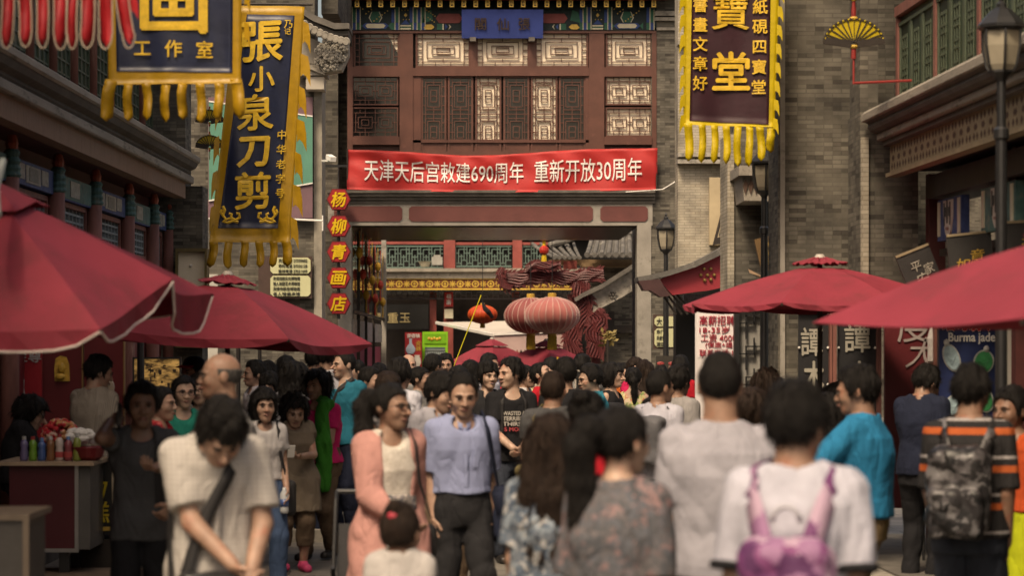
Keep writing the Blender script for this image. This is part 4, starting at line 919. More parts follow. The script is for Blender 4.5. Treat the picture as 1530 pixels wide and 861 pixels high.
for k in range(30):
    cx = 528 + k * 11.4; r_ = 5.2
    if k % 2: [mb.ppx([(cx + r_ * cos(a) - .7 * sin(a), 424.5 + r_ * sin(a) + .7 * cos(a)), (cx + r_ * cos(a) + .7 * sin(a), 424.5 + r_ * sin(a) - .7 * cos(a)), (cx - r_ * cos(a) + .7 * sin(a), 424.5 - r_ * sin(a) - .7 * cos(a)), (cx - r_ * cos(a) - .7 * sin(a), 424.5 - r_ * sin(a) + .7 * cos(a))], D2 - .37 - .003 * j, .02) for j, a in enumerate((0, pi / 4, pi / 2, 3 * pi / 4))]
    else:
        for j in range(10):
            a0, a1 = 2 * pi * j / 10, 2 * pi * (j + 1) / 10; mb.ppx([(cx + 5.4 * cos(a0), 424.5 + 5.4 * sin(a0)), (cx + 5.4 * cos(a1), 424.5 + 5.4 * sin(a1)), (cx + 3.8 * cos(a1), 424.5 + 3.8 * sin(a1)), (cx + 3.8 * cos(a0), 424.5 + 3.8 * sin(a0))], D2 - .37, .02)
        mb.ppx([(cx - 2.4, 425), (cx, 421.5), (cx + 2.4, 425)], D2 - .37, .02); mb.ppx([(cx - 1, 426), (cx + 1, 426), (cx + 1, 428.5), (cx - 1, 428.5)], D2 - .37, .02)
mb.pbox(520, 431, 870, 433.4, D2 - .38, .03); mb.pbox(520, 416.5, 870, 417.6, D2 - .38, .03); mb.build('gold_pattern', GOLD, fz)
mb = MB(); [mb.pbox(520 + k * 8, 436 + (k % 2) * 5, 528 + k * 8, 437.3 + (k % 2) * 5, D2 + .05, .05) for k in range(42)]; [mb.pbox(520 + k * 8, 436, 521 + k * 8, 446, D2 + .05, .05) for k in range(42)]; mb.pbox(520, 445.5, 860, 447.5, D2 + .04, .07); mb.build('fascia_lattice', mat('faded_purple_lattice', (0.1, 0.09, 0.1), 0.7), bk)
mb = MB(); mb.pbox(576, 455, 640, 492, D2 - .2, .05); sg = tag(mb.build('shop_sign', mat('black_lacquer', (0.012, 0.012, 0.012), 0.35)), 'black shop board with two gold characters under the arcade', 'sign')
for ch, px in (('重', 587), ('玉', 605)): text(ch, P(px, 475, D2 - .212), .27, mat('dull_gold', (0.3, 0.24, 0.12), 0.5), sg, bold=.01)
cp = bb('couplet_board', mat('couplet_red', (0.36, 0.02, 0.02), 0.6), [(664, 437, 677, 458)], D2 - .02, .03)
bb('couplet_base', CREAMO, [(664, 462, 677, 476)], D2 - .02, .03)
for k, ch in enumerate('福壽'): text(ch, P(670.5, 443 + k * 9, D2 - .03), .13, WHITEP, cp)
# small lamp boxes on the balcony
mb = MB(); mb.pbox(645, 384, 661, 396, D2 - .45, .25); mb.pbox(648, 381, 658, 384, D2 - .42, .2); tag(mb.build('floodlight', mat('floodlight_grey', (0.3, 0.29, 0.26), 0.5)), 'square grey floodlight standing on the far balcony ledge', 'floodlight')
mb = MB(); mb.lathe(P(635, 399, D2 - .4), [(.09, 0), (.15, .12), (.17, .13)], 14); tag(mb.build('plant_pot', CREAMO), 'cream flower pot on the far balcony ledge beside the floodlight', 'pot')
# drinks cabinet and vase poster
fr = thing('drinks_cabinet', 'bright lime green drinks cabinet with glass door in the far shop', 'fridge', (P(650, 0, 55.5).x, 55.5, 0))
LIME = mat('lime_green', (0.2, 0.48, 0.03), 0.4, 0.08, 4, 0.05)
a, b = P(631, 560, 55.5), P(669, 496, 55.5)
mb = MB(); mb.box(a.x, b.x, 55.5, 56.1, .05, b.z - .0); mb.build('case', LIME, fr)
mb = MB(); mb.pbox(635, 519, 665, 560, 55.48, .03); mb.build('door_glass', glassy('fridge_glass', (0.1, 0.14, 0.14), .1), fr)
mb = MB(); [mb.pbox(635, 523 + k * 9, 665, 524 + k * 9, 55.462, .02) for k in range(5)]; [mb.pbox(636 + k * 3, 526, 637.5 + k * 3, 531, 55.464, .02) for k in range(10)]; mb.build('shelf', mat('shelf_grey', (0.3, 0.33, 0.33), .5), fr)
mb = MB(); mb.pbox(634, 499, 666, 514, 55.48, .03); hd = mb.build('header', mat('lime_dark', (0.13, 0.34, 0.02), .4), fr)
mb = MB(); [mb.ball(P(641 + k * 4, 506 + (k % 2), 55.47), .03, .012, .035) for k in range(5)]; mb.build('logo', mat('header_orange', (0.6, 0.35, 0.05), .4), hd)
vp = thing('vase_poster', 'red upright shop poster showing a pale blue porcelain vase', 'poster', (P(617, 0, 55.2).x, 55.2, P(0, 552, 55.2).z))
mb = MB(); mb.pbox(605, 497, 630, 552, 55.2, .04); mb.build('board', mat('poster_red', (0.26, 0.015, 0.02), .5), vp)
vz = P(613.5, 529, 55.18); mb = MB(); mb.lathe((vz.x, 55.19, vz.z), [(.06, 0), (.105, .06), (.11, .12), (.06, .2), (.03, .23), (.03, .33), (.04, .35)], 18, .12); mb.build('vase_picture', mat('porcelain_blue', (0.28, 0.34, 0.42), .3), vp)
mb = MB(); mb.lathe((P(623, 552, 55).x, 55.19, P(623, 548, 55).z), [(.05, 0), (.09, .08), (.07, .2), (.05, .22), (.07, .26)], 18, .12); mb.build('vase_picture', mat('porcelain_white', (0.5, 0.48, 0.44), .3), vp)
text('景德镇', P(617.5, 502, 55.19), .1, WHITEP, vp); text('瓷', P(625, 513, 55.19), .12, GOLD, vp); text('器', P(625, 521, 55.19), .12, GOLD, vp)
# awning
aw = thing('shop_awning', 'pale folding shop awning with scalloped valance behind the big lanterns', 'awning', (P(745, 0, 54).x, 54, 1.5))
A0, A1, B0, B1 = P(652, 482, 57.4), P(835, 478, 57.4), P(738, 499, 53), P(842, 494, 53)
A0 = Vector((P(652, 0, 57.4).x, 57.4, P(0, 482, 57.4).z)); mb = MB(); t_ = Vector((0, 0, -.03))
mb.add([A0, A1, B1, B0, A0 + t_, A1 + t_, B1 + t_, B0 + t_], [(3, 2, 1, 0), (4, 5, 6, 7), (0, 1, 5, 4), (1, 2, 6, 5), (2, 3, 7, 6), (3, 0, 4, 7)])
mb.build('canopy', mat('awning_cloth', (0.48, 0.44, 0.39), .8, .12, 2), aw)
mb = MB(); n = 18; x0, x1 = B0.x, B1.x
mb.prism([(x0, B0.z - .0)] + [(x0 + (x1 - x0) * (k / (4 * n)), B0.z - .34 - .07 * abs(sin(pi * k / 4))) for k in range(4 * n + 1)] + [(x1, B1.z)], 53.0 - .02, 53.0); mb.build('valance', mat('awning_pink', (0.42, 0.3, 0.28), .8, .15, 2), aw)
mb = MB(); mb.bar(P(652, 482.5, 57.3), P(738, 501, 52.98), .06); mb.bar(P(738, 500, 52.97), P(842, 495, 52.97), .05); mb.build('front_bar', WHITEP, aw)
# glass shop front on the left of the passage
XL = gx(525)
gs = thing('passage_shop', 'glass fronted gift shop lining the left side of the gate passage', 'shop', (XL, 47, 0))
mb = MB(); mb.box(XL - 1.6, XL - 1.5, D + .5, 56.8, 0, gz(336)); mb.build('back_wall', DARKWOOD, gs)
mb = MB(); mb.box(XL - .02, XL, D + .4, 56.5, 2.55, gz(336) - .02); mb.build('glass', glassy('shop_glass', (0.1, 0.08, 0.075), .05), gs)
mb = MB(); [mb.box(XL - .03, XL + .03, y - .03, y + .03, 0, gz(336) - .02) for y in (44.5, 47.5, 51)]; mb.box(XL - .02, XL + .03, D + .4, 56.5, 2.5, 2.56); mb.build('glazing_bar', DARKWOOD, gs)
mb = MB(); mb.box(XL - .05, XL + .06, 56.4, 56.6, 0, 4.9); mb.build('white_post', PLAST, gs)
mb = MB(); mb.box(XL - .6, XL - .05, 43, 56, .9, 1.9); mb.build('pink_shelf_cloth', mat('pink_display', (0.42, 0.07, 0.12), .7, .3, 8), gs)
mb = MB(); mb.box(XL - .5, XL - .02, 43, 56, 2.0, 2.4); mb.build('pale_goods', mat('pale_goods', (0.42, 0.36, 0.32), .8, .5, 12), gs)
rg = random.Random(3)
for k in range(9):
    y = 43.4 + k * 1.35; z = 3.6 - (k % 3) * .35
    mb = MB(); mb.lathe((XL + .07, y, z), [(.02, -.1), (.055, -.06), (.07, 0), (.055, .06), (.02, .1)], 12); mb.tube([(XL + .07, y, z + .1), (XL + .07, y, gz(336) - .02)], .006, 5); mb.tube([(XL + .07, y, z - .1), (XL + .07, y, z - .34)], [.012, .02], 8)
    tag(mb.build('paper_lantern', mat('string_lantern_red' if k % 2 else 'string_lantern_gold', (0.42, 0.04, 0.02) if k % 2 else (0.5, 0.28, 0.03), .5)), 'small %s paper lantern strung along the passage shop glass' % ('red' if k % 2 else 'gold'), 'lantern', 'small lanterns along the passage shop')
# ---------------------------------------------------------------- lanterns
def lantern(px, py, wpx, hpx, d, name, label, body, ribs, cord_top, tassel_h, group=None, nr=24, tl_=None):
    c = P(px, py, d); rx = wpx * d / FPX / 2; rz = hpx * d / FPX / 2
    t = thing(name, label, 'lantern', (c.x, c.y, c.z - rz), group)
    prof = [(max(.22, max(0, sin(a)) ** .97) * rx, -cos(a) * rz) for a in np.linspace(.12, pi - .12, 17)]
    mb = MB(); mb.lathe(c, prof, nr * 4, wob=.035, wn=nr); mb.build('lantern_body', body, t, True)
    mb = MB()
    for k in range(nr):
        a = 2 * pi * k / nr + pi / nr * 0
        mb.tube([c + Vector((r * 1.036 * cos(a), r * 1.036 * sin(a), z)) for r, z in prof], .006 if rx > .3 else .003, 4, False)
    rb_ = mb.build('wire_ribs', ribs, t)
    mb = MB(); mb.lathe(c, [(.16 * rx, rz * .95), (.16 * rx, rz * 1.2), (.12 * rx, rz * 1.22)], 16); mb.lathe(c, [(.17 * rx, -rz * 1.12), (.17 * rx, -rz * .95)], 16); mb.build('collar_ring', GOLD, t)
    mb = MB()
    for k in range(40):
        a = 2 * pi * k / 40; r = .15 * rx * (1 if k % 2 else .7); mb.tube([c + Vector((r * cos(a), r * sin(a), -rz * 1.1)), c + Vector((r * cos(a) * 1.08, r * sin(a) * 1.08, -rz * 1.1 - tassel_h * (.93 + .07 * ((k * 7) % 5) / 5)))], .03 * rx, 4)
    mb.build('tassel', mat('tassel_gold', (0.42, 0.27, 0.03), .6, .3, 30), t)
    mb = MB(); mb.tube([c + Vector((0, 0, rz * 1.15)), Vector((c.x, c.y, cord_top))], .008, 6); mb.build('cord', BLACKM, t)
    return t
LPK = mat('faded_lantern_silk', (0.4, 0.115, 0.1), .7, .14, 2.5, .2, 30, sheen=.4); LRIB = mat('lantern_rib_cream', (0.55, 0.42, 0.36), .6)
ztop = 5.2
lantern(793, 472, 77, 54, 50.6, 'silk_lantern', 'faded pink silk lantern hanging half behind the other big one', mat('shaded_lantern_silk', (0.23, 0.058, 0.055), .7, .14, 2.5, .2, 30), LRIB, ztop, .3, 'pair of big lanterns under the gate')  # rear silk darkened in colour for the shading between the two lanterns
lantern(825, 471.5, 80, 55, 49.4, 'silk_lantern', 'large faded pink ribbed silk lantern hanging in front under the gate', LPK, LRIB, ztop, .3, 'pair of big lanterns under the gate')
t_ = lantern(721, 470, 43, 28, 50, 'paper_lantern', 'small bright red orange lantern with black ribbon near the yellow stick', mat('lantern_orange', (0.48, 0.05, 0.012), .6, .12, 3), mat('lantern_rib_orange', (0.6, 0.18, 0.04), .6), ztop, .07, nr=18)
c = P(724, 461, 49.6); mb = MB(); mb.tube([c + Vector((-.04, -.05, .12)), c + Vector((.0, -.22, .0)), c + Vector((.08, -.3, -.08)), c + Vector((.17, -.28, -.2))], [.02, .05, .055, .03], 6); mb.build('black_ribbon', BLACKC, t_)
c = P(813, 374, 49.5); hl_ = thing('hanging_ornament', 'little red and yellow hanging ornament with tassel above the dragon carving', 'ornament', (c.x, c.y, c.z - .3))
mb = MB(); mb.lathe(c, [(.03, -.1), (.09, -.05), (.1, 0), (.09, .05), (.03, .1)], 14); mb.lathe(c + Vector((0, 0, .2)), [(.08, -.0), (.09, .03), (.05, .05)], 12); mb.build('red_ball', mat('ornament_red_gloss', (0.42, 0.03, 0.02), .4), hl_)
mb = MB(); mb.tube([c + Vector((0, 0, .09)), c + Vector((0, 0, .2))], .035, 8); mb.tube([c + Vector((0, 0, -.1)), c + Vector((0, 0, -.23))], [.05, .06], 8); mb.build('yellow_tassel', mat('tassel_yellow', (0.6, 0.4, 0.02), .6), hl_)
mb = MB(); mb.tube([c + Vector((0, 0, .24)), Vector((c.x, c.y, ztop))], .006, 5); mb.build('cord', BLACKM, hl_)
# ---------------------------------------------------------------- dragon carving
dg = thing('dragon_carving', 'maroon carved wooden dragon coiling over and down the right of the archway', 'carving', (P(850, 0, 52.6).x, 52.6, 0))
DRG = mat('carved_maroon_wood', (0.1, 0.02, 0.021), .5, .35, 9, .5, 30)
rd_ = random.Random(5)
def wavy(name, path, r0, r1, n, d, lines=6):
    """a carved body: a thick ribbon with fine ridges along it and swept flame fins on both edges"""
    mb = MB(); pts = []
    for i in range(n + 1):
        u = i / n * (len(path) - 1); k = min(int(u), len(path) - 2); f = u - k; f = f * f * (3 - 2 * f) * .5 + f * .5
        pts.append((path[k][0] * (1 - f) + path[k + 1][0] * f, path[k][1] * (1 - f) + path[k + 1][1] * f))
    nrm = []
    for i in range(n + 1):
        dx, dy = pts[min(i + 1, n)][0] - pts[max(i - 1, 0)][0], pts[min(i + 1, n)][1] - pts[max(i - 1, 0)][1]; L = math.hypot(dx, dy); nrm.append((-dy / L, dx / L, dx / L, dy / L, r0 + (r1 - r0) * i / n))
    E = [[(pts[i][0] + nrm[i][0] * nrm[i][4] * s_ * .85, pts[i][1] + nrm[i][1] * nrm[i][4] * s_ * .85) for i in range(n + 1)] for s_ in (-1, 1)]
    for i in range(n): mb.ppx([E[0][i], E[0][i + 1], E[1][i + 1], E[1][i]], d + .012 * sin(i * 1.7), .1)
    for j in range(lines):
        v = (j + .5) / lines * 2 - 1; tr = []
        for i in range(n + 1):
            o = v * nrm[i][4] * .85 + 1.6 * sin(i * .8 + j * .9); p = P(pts[i][0] + nrm[i][0] * o, pts[i][1] + nrm[i][1] * o, d); p.y -= .02 + .03 * (1 - v * v) + .014 * sin(i * .8 + j); tr.append(p)
        mb.tube(tr, [max(.014, nrm[i][4] * .13 * d / FPX) for i in range(n + 1)], 5)
    for i in range(1, n):
        for sg in (-1, 1):
            x, y = pts[i]; nx_, ny_, tx, ty, w_ = nrm[i]; nx_ *= sg; ny_ *= sg; ln = rd_.uniform(3, 6.5)
            Q = lambda a, t: (x + nx_ * (w_ * .8 + a) + tx * t, y + ny_ * (w_ * .8 + a) + ty * t)
            mb.ppx([Q(-1, -2.6), Q(ln * .4, -1), Q(ln * .75, 2), Q(ln, 6.5), Q(ln * .35, 4), Q(-1, 2.6)], d - .02 + rd_.uniform(-.03, .03), .09)
    return mb.build(name, DRG, dg, False)
wavy('body', [(750, 417), (775, 418), (795, 413), (815, 412), (840, 416), (862, 416), (880, 411), (902, 409)], 13, 9, 34, 52.6)
wavy('head', [(752, 400), (748, 410), (752, 428), (765, 432)], 5, 4, 8, 52.45)
wavy('mane', [(786, 402), (800, 396), (820, 398), (838, 396)], 6, 4, 12, 52.4, 4)
wavy('coil', [(868, 420), (868, 440), (878, 455), (868, 470), (858, 490), (852, 510), (860, 530)], 13, 12, 28, 52.6)
wavy('tail', [(886, 468), (896, 480), (886, 496), (892, 512), (888, 535)], 15, 12, 22, 52.5)
mb = MB(); mb.box(P(848, 0, 52.8).x, P(862, 0, 52.8).x, 52.75, 52.95, 0, P(0, 440, 52.8).z); mb.box(P(884, 0, 52.8).x, P(897, 0, 52.8).x, 52.75, 52.95, 0, P(0, 470, 52.8).z); mb.build('support_post', DRG, dg)
# ---------------------------------------------------------------- far tiled roofs at the right of the passage
th = thing('tiled_gatehouse', 'grey tiled roof and sloping stone gable of a low building behind the arch', 'building', (P(915, 0, 54).x, 54, 0))
def tileroof(name, x0, y0, x1, y1, sl, d, n, parent):
    """rows of half round tiles running down from the ridge, with round end tiles"""
    mb = MB(); zt, zb = P(0, y0, d).z, P(0, y1, d).z
    for k in range(n):
        x = P(x0 + (x1 - x0) * (k + .5) / n, 0, d).x; dx = sl * (1 - k / n) * d / FPX; w_ = (x1 - x0) / n * d / FPX
        pts = [Vector((x - dx * (1 - t), d - 1.3 * t, zt + (zb - zt) * t ** .8)) for t in np.linspace(0, 1, 9)]
        mb.tube(pts, w_ * .33, 8); mb.tube([pts[-1] + Vector((0, .01, 0)), pts[-1] + Vector((0, -.05, -.005))], w_ * .4, 12)
        if k < n - 1: mb.tube([p + Vector((w_ * .5, 0, -w_ * .2)) for p in pts], w_ * .25, 5)
    mb.build(name, TILE, parent, False)
tileroof('tile_rows', 868, 352, 962, 384, -12, 54, 9, th); tileroof('tile_rows', 822, 364, 866, 388, 30, 54.2, 6, th)
mb = MB(); mb.tube([P(x, y, 53.9) for x, y in ((822, 366), (840, 362), (858, 355), (868, 352))], .07, 8); mb.tube([P(x, y, 54) for x, y in ((862, 351), (900, 350), (965, 349))], .09, 8); mb.build('ridge', TILE, th)
mb = MB(); mb.pbox(820, 388, 960, 396, 54.2, .4); mb.pbox(868, 393, 960, 399, 53.6, .4); mb.build('eaves_board', mat('eaves_tan', (0.2, 0.13, 0.07), .7), th)
mb = MB(); mb.pbox(880, 399, 960, 700, 54.6, .4); mb.build('wall', BRK, th)
mb = MB(); mb.pbox(842, 390, 862, 402, 54.1, .3); mb.build('red_corbel', REDP, th)
mb = MB(); mb.ppx([(858, 446), (872, 437), (900, 424), (930, 405), (962, 384), (962, 391), (930, 412), (900, 431), (872, 444), (860, 451)], 52.4, .9); mb.build('gable_coping', STONE_D, th)
mb = MB(); mb.ppx([(862, 451), (900, 431), (962, 391), (962, 424), (930, 444), (880, 470), (868, 466)], 52.6, .5); gf = mb.build('gable_face', STONE, th)
mb = MB(); [mb.ball(P(916 + 4.6 * cos(a), 447 - 6 + 4.6 * sin(a), 52.58), .03, .03, .03, 8, 6) for a in np.linspace(0, 2 * pi, 7)[:-1]]; mb.ball(P(916, 441, 52.58), .03, .03, .03, 8, 6); mb.build('flower_stud', STONE_D, gf)
mb = MB(); mb.pbox(912, 476, 960, 480, 53.2, .3); mb.pbox(908, 466, 918, 496, 53.1, .2); mb.ppx([(918, 486), (956, 486), (956, 497), (945, 494), (930, 499), (920, 495)], 53.2, .2); mb.build('wood_frame', DARKWOOD, th)
mb = MB(); mb.pbox(904, 497, 960, 700, 53.5, .6); mb.build('low_wall', BRK, th)
mb = MB(); rg = random.Random(8)
for k in range(60):
    c = P(908 + rg.uniform(-9, 9), 505 + rg.uniform(-11, 10), 51.6); r_ = rg.uniform(.03, .09); a = rg.uniform(0, 6.28)
    mb.add([c, c + Vector((r_ * cos(a), -.02, r_ * sin(a))), c + Vector((r_ * 1.7 * cos(a + .4), .02, r_ * 1.7 * sin(a + .4))), c + Vector((r_ * cos(a + .8), .03, r_ * sin(a + .8)))], [(0, 1, 2, 3)])
pt = thing('potted_plant', 'yellowing leafy plant in a pot beside the right leg of the dragon carving', 'plant', (P(908, 0, 51.6).x, 51.6, 0)); mb.build('leaves', mat('yellow_leaves', (0.2, 0.15, 0.05), .7, .5, 9), pt)
mb = MB(); mb.tube([(P(908, 0, 51.6).x, 51.6, .9), P(908, 508, 51.6)], .03, 6); mb.build('stem', DARKWOOD, pt); mb = MB(); mb.lathe((P(908, 0, 51.6).x, 51.6, 0), [(.16, 0), (.22, .4), (.24, .9), (.2, .92)], 14); mb.build('pot', STONE, pt)
mb = MB(); [mb.box(-30, P(480, 0, 62).x - 5, 64, 66, 0, 7), mb.box(6, 30, 62, 64, 0, 7)]; 
fw = tag(thing('end_wall', 'dark brick wall closing the lane far behind the arcade', 'wall', (0, 64, 0)), kind='thing'); MB().box(-14, 14, 64, 64.5, 0, 9).build('wall', BRK_D, fw)
# ---------------------------------------------------------------- left shop row
LX = lambda a, u, z: (-4.026 + .0158 * u + a, u, z)
lb = thing('shop_row', 'left shop row with brown fascia, painted beams and red posts above the stalls', 'building', (-3.7, 24, 0))
def lbx(name, m, boxes, parent=lb):
    mb = MB(LX)
    for bx_ in boxes: mb.box(*bx_)
    return mb.build(name, m, parent)
U0, U1 = 7.0, 30.9
def extr(xf, prof, u0, u1):
    mb = MB(xf); n = len(prof); vs = [(a, u0, z) for a, z in prof] + [(a, u1, z) for a, z in prof]
    return mb.add(vs, [tuple(range(n)), tuple(range(2 * n - 1, n - 1, -1))] + [(i, (i + 1) % n, (i + 1) % n + n, i + n) for i in range(n)])
extr(LX, [(-.7, 4.26), (-.02, 4.26), (0, 4.28), (0, 4.33), (-.02, 4.35), (-.7, 4.35)], U0, U1).build('cornice_ledge', CORN, lb)
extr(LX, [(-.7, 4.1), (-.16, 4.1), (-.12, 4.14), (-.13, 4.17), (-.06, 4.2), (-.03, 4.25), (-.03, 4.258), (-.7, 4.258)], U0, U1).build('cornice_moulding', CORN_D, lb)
extr(LX, [(-.7, 4.0), (-.1, 4.0), (-.085, 4.015), (-.085, 4.085), (-.1, 4.098), (-.7, 4.098)], U0, U1).build('cornice_ledge', CORN, lb)
extr(LX, [(-.3, 3.8), (-.15, 3.8), (-.15, 3.998), (-.3, 3.998)], U0, U1 - .3).build('fascia', FASC, lb)
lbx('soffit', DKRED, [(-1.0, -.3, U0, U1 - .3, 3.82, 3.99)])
lbx('inner_wall', DKRED, [(-1.0, -.66, U0, U1, 3.5, 3.82), (-1.0, -.66, U0, U1, 0, 3.5)])
posts = [9.0, 11.1, 13.0, 15.0, 17.0, 19.1, 21.25, 23.4, 25.5, 27.7, 29.6, 31.0]
for k, u in enumerate(posts):
    mb = MB(LX); mb.lathe((-.42, u, 0), [(.085, 0), (.085, 3.42)], 14); po = mb.build('red_post', REDBR, lb, True)
    mb = MB(LX); mb.lathe((-.4, u, 3.42), [(.07, 0), (.085, .02), (.07, .05), (.08, .08), (.065, .11), (.08, .14), (.06, .18), (.075, .22), (.05, .25)], 12); mb.build('carved_finial', TEALB, po)
    mb = MB(LX); mb.lathe((-.4, u, 3.67), [(.05, 0), (.06, .05), (.04, .12), (.02, .13)], 10); mb.build('red_tip', mat('finial_red', (0.3, 0.07, 0.04), .6), po)
for k in range(len(posts) - 1):
    u0, u1 = posts[k] + .09, posts[k + 1] - .09; w_ = u1 - u0; blue = k % 2 == 0
    if u1 > U1: u1 = U1 - .05; w_ = u1 - u0
    bm_ = lbx('painted_beam', BLUEB if blue else TEALB, [(-.58, -.43, u0, u1, 3.4, 3.62)])
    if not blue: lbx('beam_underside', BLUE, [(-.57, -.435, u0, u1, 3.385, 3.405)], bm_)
    mid = (u0 + u1) / 2
    if blue:
        mb = MB(LX); 
        for a_, b_ in ((-.36, -.2), (-.17, .17), (.2, .36)): mb.box(-.44, -.422, mid + a_ * w_ , mid + b_ * w_, 3.43 + (abs(a_ + b_) > .1) * .02, 3.59)
        pn = mb.build('white_cartouche', mat('flaked_white', (0.34, 0.32, 0.27), .8, .3, 14, .3, dirt=((0.1, 0.11, 0.12), 9, .56)), bm_)
        lbx('cartouche_picture', mat('cartouche_grey', (0.22, 0.21, 0.18), .8, .3, 30), [(-.425, -.417, mid - .1 * w_, mid + .1 * w_, 3.45, 3.57)], bm_)
    else: lbx('white_cartouche', MATS['flaked_white'], [(-.44, -.422, mid - .13 * w_, mid + .13 * w_, 3.43, 3.59)], bm_)
    # lattice window between the posts
    wn = lbx('window', REDBR, [(-.56, -.48, u0, u0 + .05, 2.95, 3.38), (-.56, -.48, u1 - .05, u1, 2.95, 3.38), (-.56, -.48, u0 + .05, u1 - .05, 2.95, 3.02), (-.56, -.48, u0 + .05, u1 - .05, 3.33, 3.38)])
    mb = MB(LX); n = 9
    for i in range(n + 1): mb.box(-.535, -.505, u0 + .05 + (w_ - .1) * i / n - .014, u0 + .05 + (w_ - .1) * i / n + .014, 3.02, 3.33)
    for z in (3.06, 3.12, 3.2, 3.28): mb.box(-.533, -.507, u0 + .05, u1 - .05, z - .011, z + .011)
    mb.build('lattice', BLUELAT, wn); lbx('pane', GLASSD, [(-.58, -.57, u0 + .04, u1 - .04, 2.99, 3.35)], wn)
    wn = lbx('window', REDBR, [(-.56, -.48, u0, u0 + .05, 2.2, 2.95), (-.56, -.48, u1 - .05, u1, 2.2, 2.95), (-.56, -.48, u0 + .05, u1 - .05, 2.2, 2.27), (-.56, -.48, u0 + .05, u1 - .05, 2.9, 2.95)])
    lbx('pane', GLASSD, [(-.57, -.56, u0 + .04, u1 - .04, 2.22, 2.93)], wn)
    mb = MB(LX); n = 5; pts = [u0 + .06 + i * .05 for i in range(n + 1)]
    mb.tube([(-.545, u0 + .2, 2.9), (-.545, u0 + .14, 2.6), (-.545, u0 + .07, 2.3)], [.08, .05, .03], 6); mb.build('green_curtain', mat('curtain_green', (0.07, 0.14, 0.09), .8), wn)
    lbx('red_panel', REDW, [(-.58, -.5, u0, u1, .1, 2.2)])
lbx('door_step', STONE_D, [(-.9, -.12, U0, U1, 0, .12)])
# upper storey of the row
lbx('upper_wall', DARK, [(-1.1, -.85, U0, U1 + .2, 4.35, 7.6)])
for u in np.arange(8, 31, 1.15):
    mb = MB(LX); mb.lathe((-.6, u, 4.34), [(.06, 0), (.06, 3.2)], 10); mb.build('upper_post', REDBR, lb, True)
for k, u in enumerate(np.arange(8, 30.5, 1.15)):
    mb = MB(LX); mb.box(-.66, -.63, u + .06, u + 1.09, 4.42, 5.6); pn = mb.build('upper_panel', GRNPAN, lb)
    mb = MB(LX)
    for i in range(5): mb.box(-.63, -.61, u + .08 + i * .245, u + .105 + i * .245, 4.4, 5.6)
    for z in np.arange(4.45, 5.6, .14): mb.box(-.628, -.612, u + .07, u + 1.07, z - .01, z + .01)
    mb.build('green_lattice', GRNLAT_L, pn)
extr(LX, [(-1.2, 7.5), (.3, 7.35), (.3, 7.5), (-1.4, 8.6)], U0, U1).build('roof', TILE, lb)  # roof out of view, put in to block light from above
lbx('end_wall', BRK, [(-1.2, -.72, 30.95, 31.5, 0, 8.2), (-.72, .02, 30.95, 31.5, 0, 3.98), (-.72, -.2, 30.95, 31.5, 3.98, 8.0)])
lbx('front_gable', BRK, [(-3, -1.2, 6.5, 31, 0, 8.0)])
# ---------------------------------------------------------------- brick wall facing us between the shop row and the gate
wl = tag(thing('gable_wall', 'tall grey brick gable wall with carved stone corbel, between left shops and gate', 'wall', (P(390, 0, 37).x, 37, 0)), kind='thing')
mb = MB(); mb.pbox(255, -60, 470, 700, 37, .8); mb.build('brickwork', BRK, wl)
mb = MB(); mb.pbox(469, 100, 481, 700, 36.96, .86); mb.build('lit_corner_edge', mat('lit_edge_tone', (0.27, 0.245, 0.2), .9, .25, 5, .3), wl)  # pale strip paints the light along the wall's right edge
mb = MB()
for k, (x0, y0, x1, y1, o) in enumerate(((443, 96, 478, 101, .2), (446, 101, 484, 106, .28), (449, 106, 488, 112, .34))): mb.pbox(x0, y0, x1, y1, 36.9 - o, .3 + o)
mb.ppx([(440, 86), (482, 108), (487, 112), (440, 94)], 36.5, .3); mb.build('corbel_moulding', STONE, wl)
mb = MB(); mb.pbox(457, 114, 484, 133, 36.6, .5); mb.build('corbel_block', mat('pale_block', (0.42, 0.38, 0.32), .85, .1, 4, .2), wl)
mb = MB(); mb.ppx([(436, 45), (478, 62), (478, 97), (436, 90)], 36.75, .3); mb.build('plaster_panel', PLAST, wl)
mb = MB(); rg = random.Random(4)
for k in range(34):
    a = rg.uniform(0, 6.28); r_ = rg.uniform(0, 1) ** .6; x, y = 498 + 24 * r_ * cos(a) - 3, 82 + 26 * r_ * sin(a) * (1 - .3 * (cos(a) < 0))
    c = P(x, y, 36.35 + .1 * r_); s_ = rg.uniform(.03, .055)
    for j in range(6):
        b_ = 2 * pi * j / 6 + a; mb.ball(c + Vector((s_ * cos(b_), -.02, s_ * sin(b_))), s_ * .62, s_ * .5, s_ * .62, 7, 5)
    mb.ball(c + Vector((0, -.05, 0)), s_ * .5, s_ * .5, s_ * .5, 7, 5)
mb.ppx([(475, 66), (520, 58), (521, 80), (510, 104), (484, 108), (474, 95)], 36.45, .4); mb.build('carved_rosette', STONE, wl)
mb = MB(); mb.ppx([(440, 4), (470, 22), (500, 34), (522, 34), (522, 42), (500, 43), (468, 31), (440, 14)], 36.2, .9); mb.ppx([(440, 16), (468, 33), (500, 46), (521, 45), (520, 52), (500, 54), (466, 40), (440, 24)], 36.3, .8); mb.build('coping', STONE_D, wl)
mb = MB()
for k in range(10):
    x = 447 + k * 7.8; y = 30 + 32 * (1 - (1 - k / 10) ** 1.7); c = P(x, y, 36.2); mb.tube([c, c + Vector((0, -.07, -.02))], .062, 14); mb.tube([c + Vector((0, -.07, -.02)), c + Vector((0, -.085, -.022))], .042, 12)
mb.build('round_eave_tiles', STONE, wl)
mb = MB(); mb.pbox(480, -60, 505, 20, 37.6, 4.2); mb.build('return_wall', BRK_D, wl)
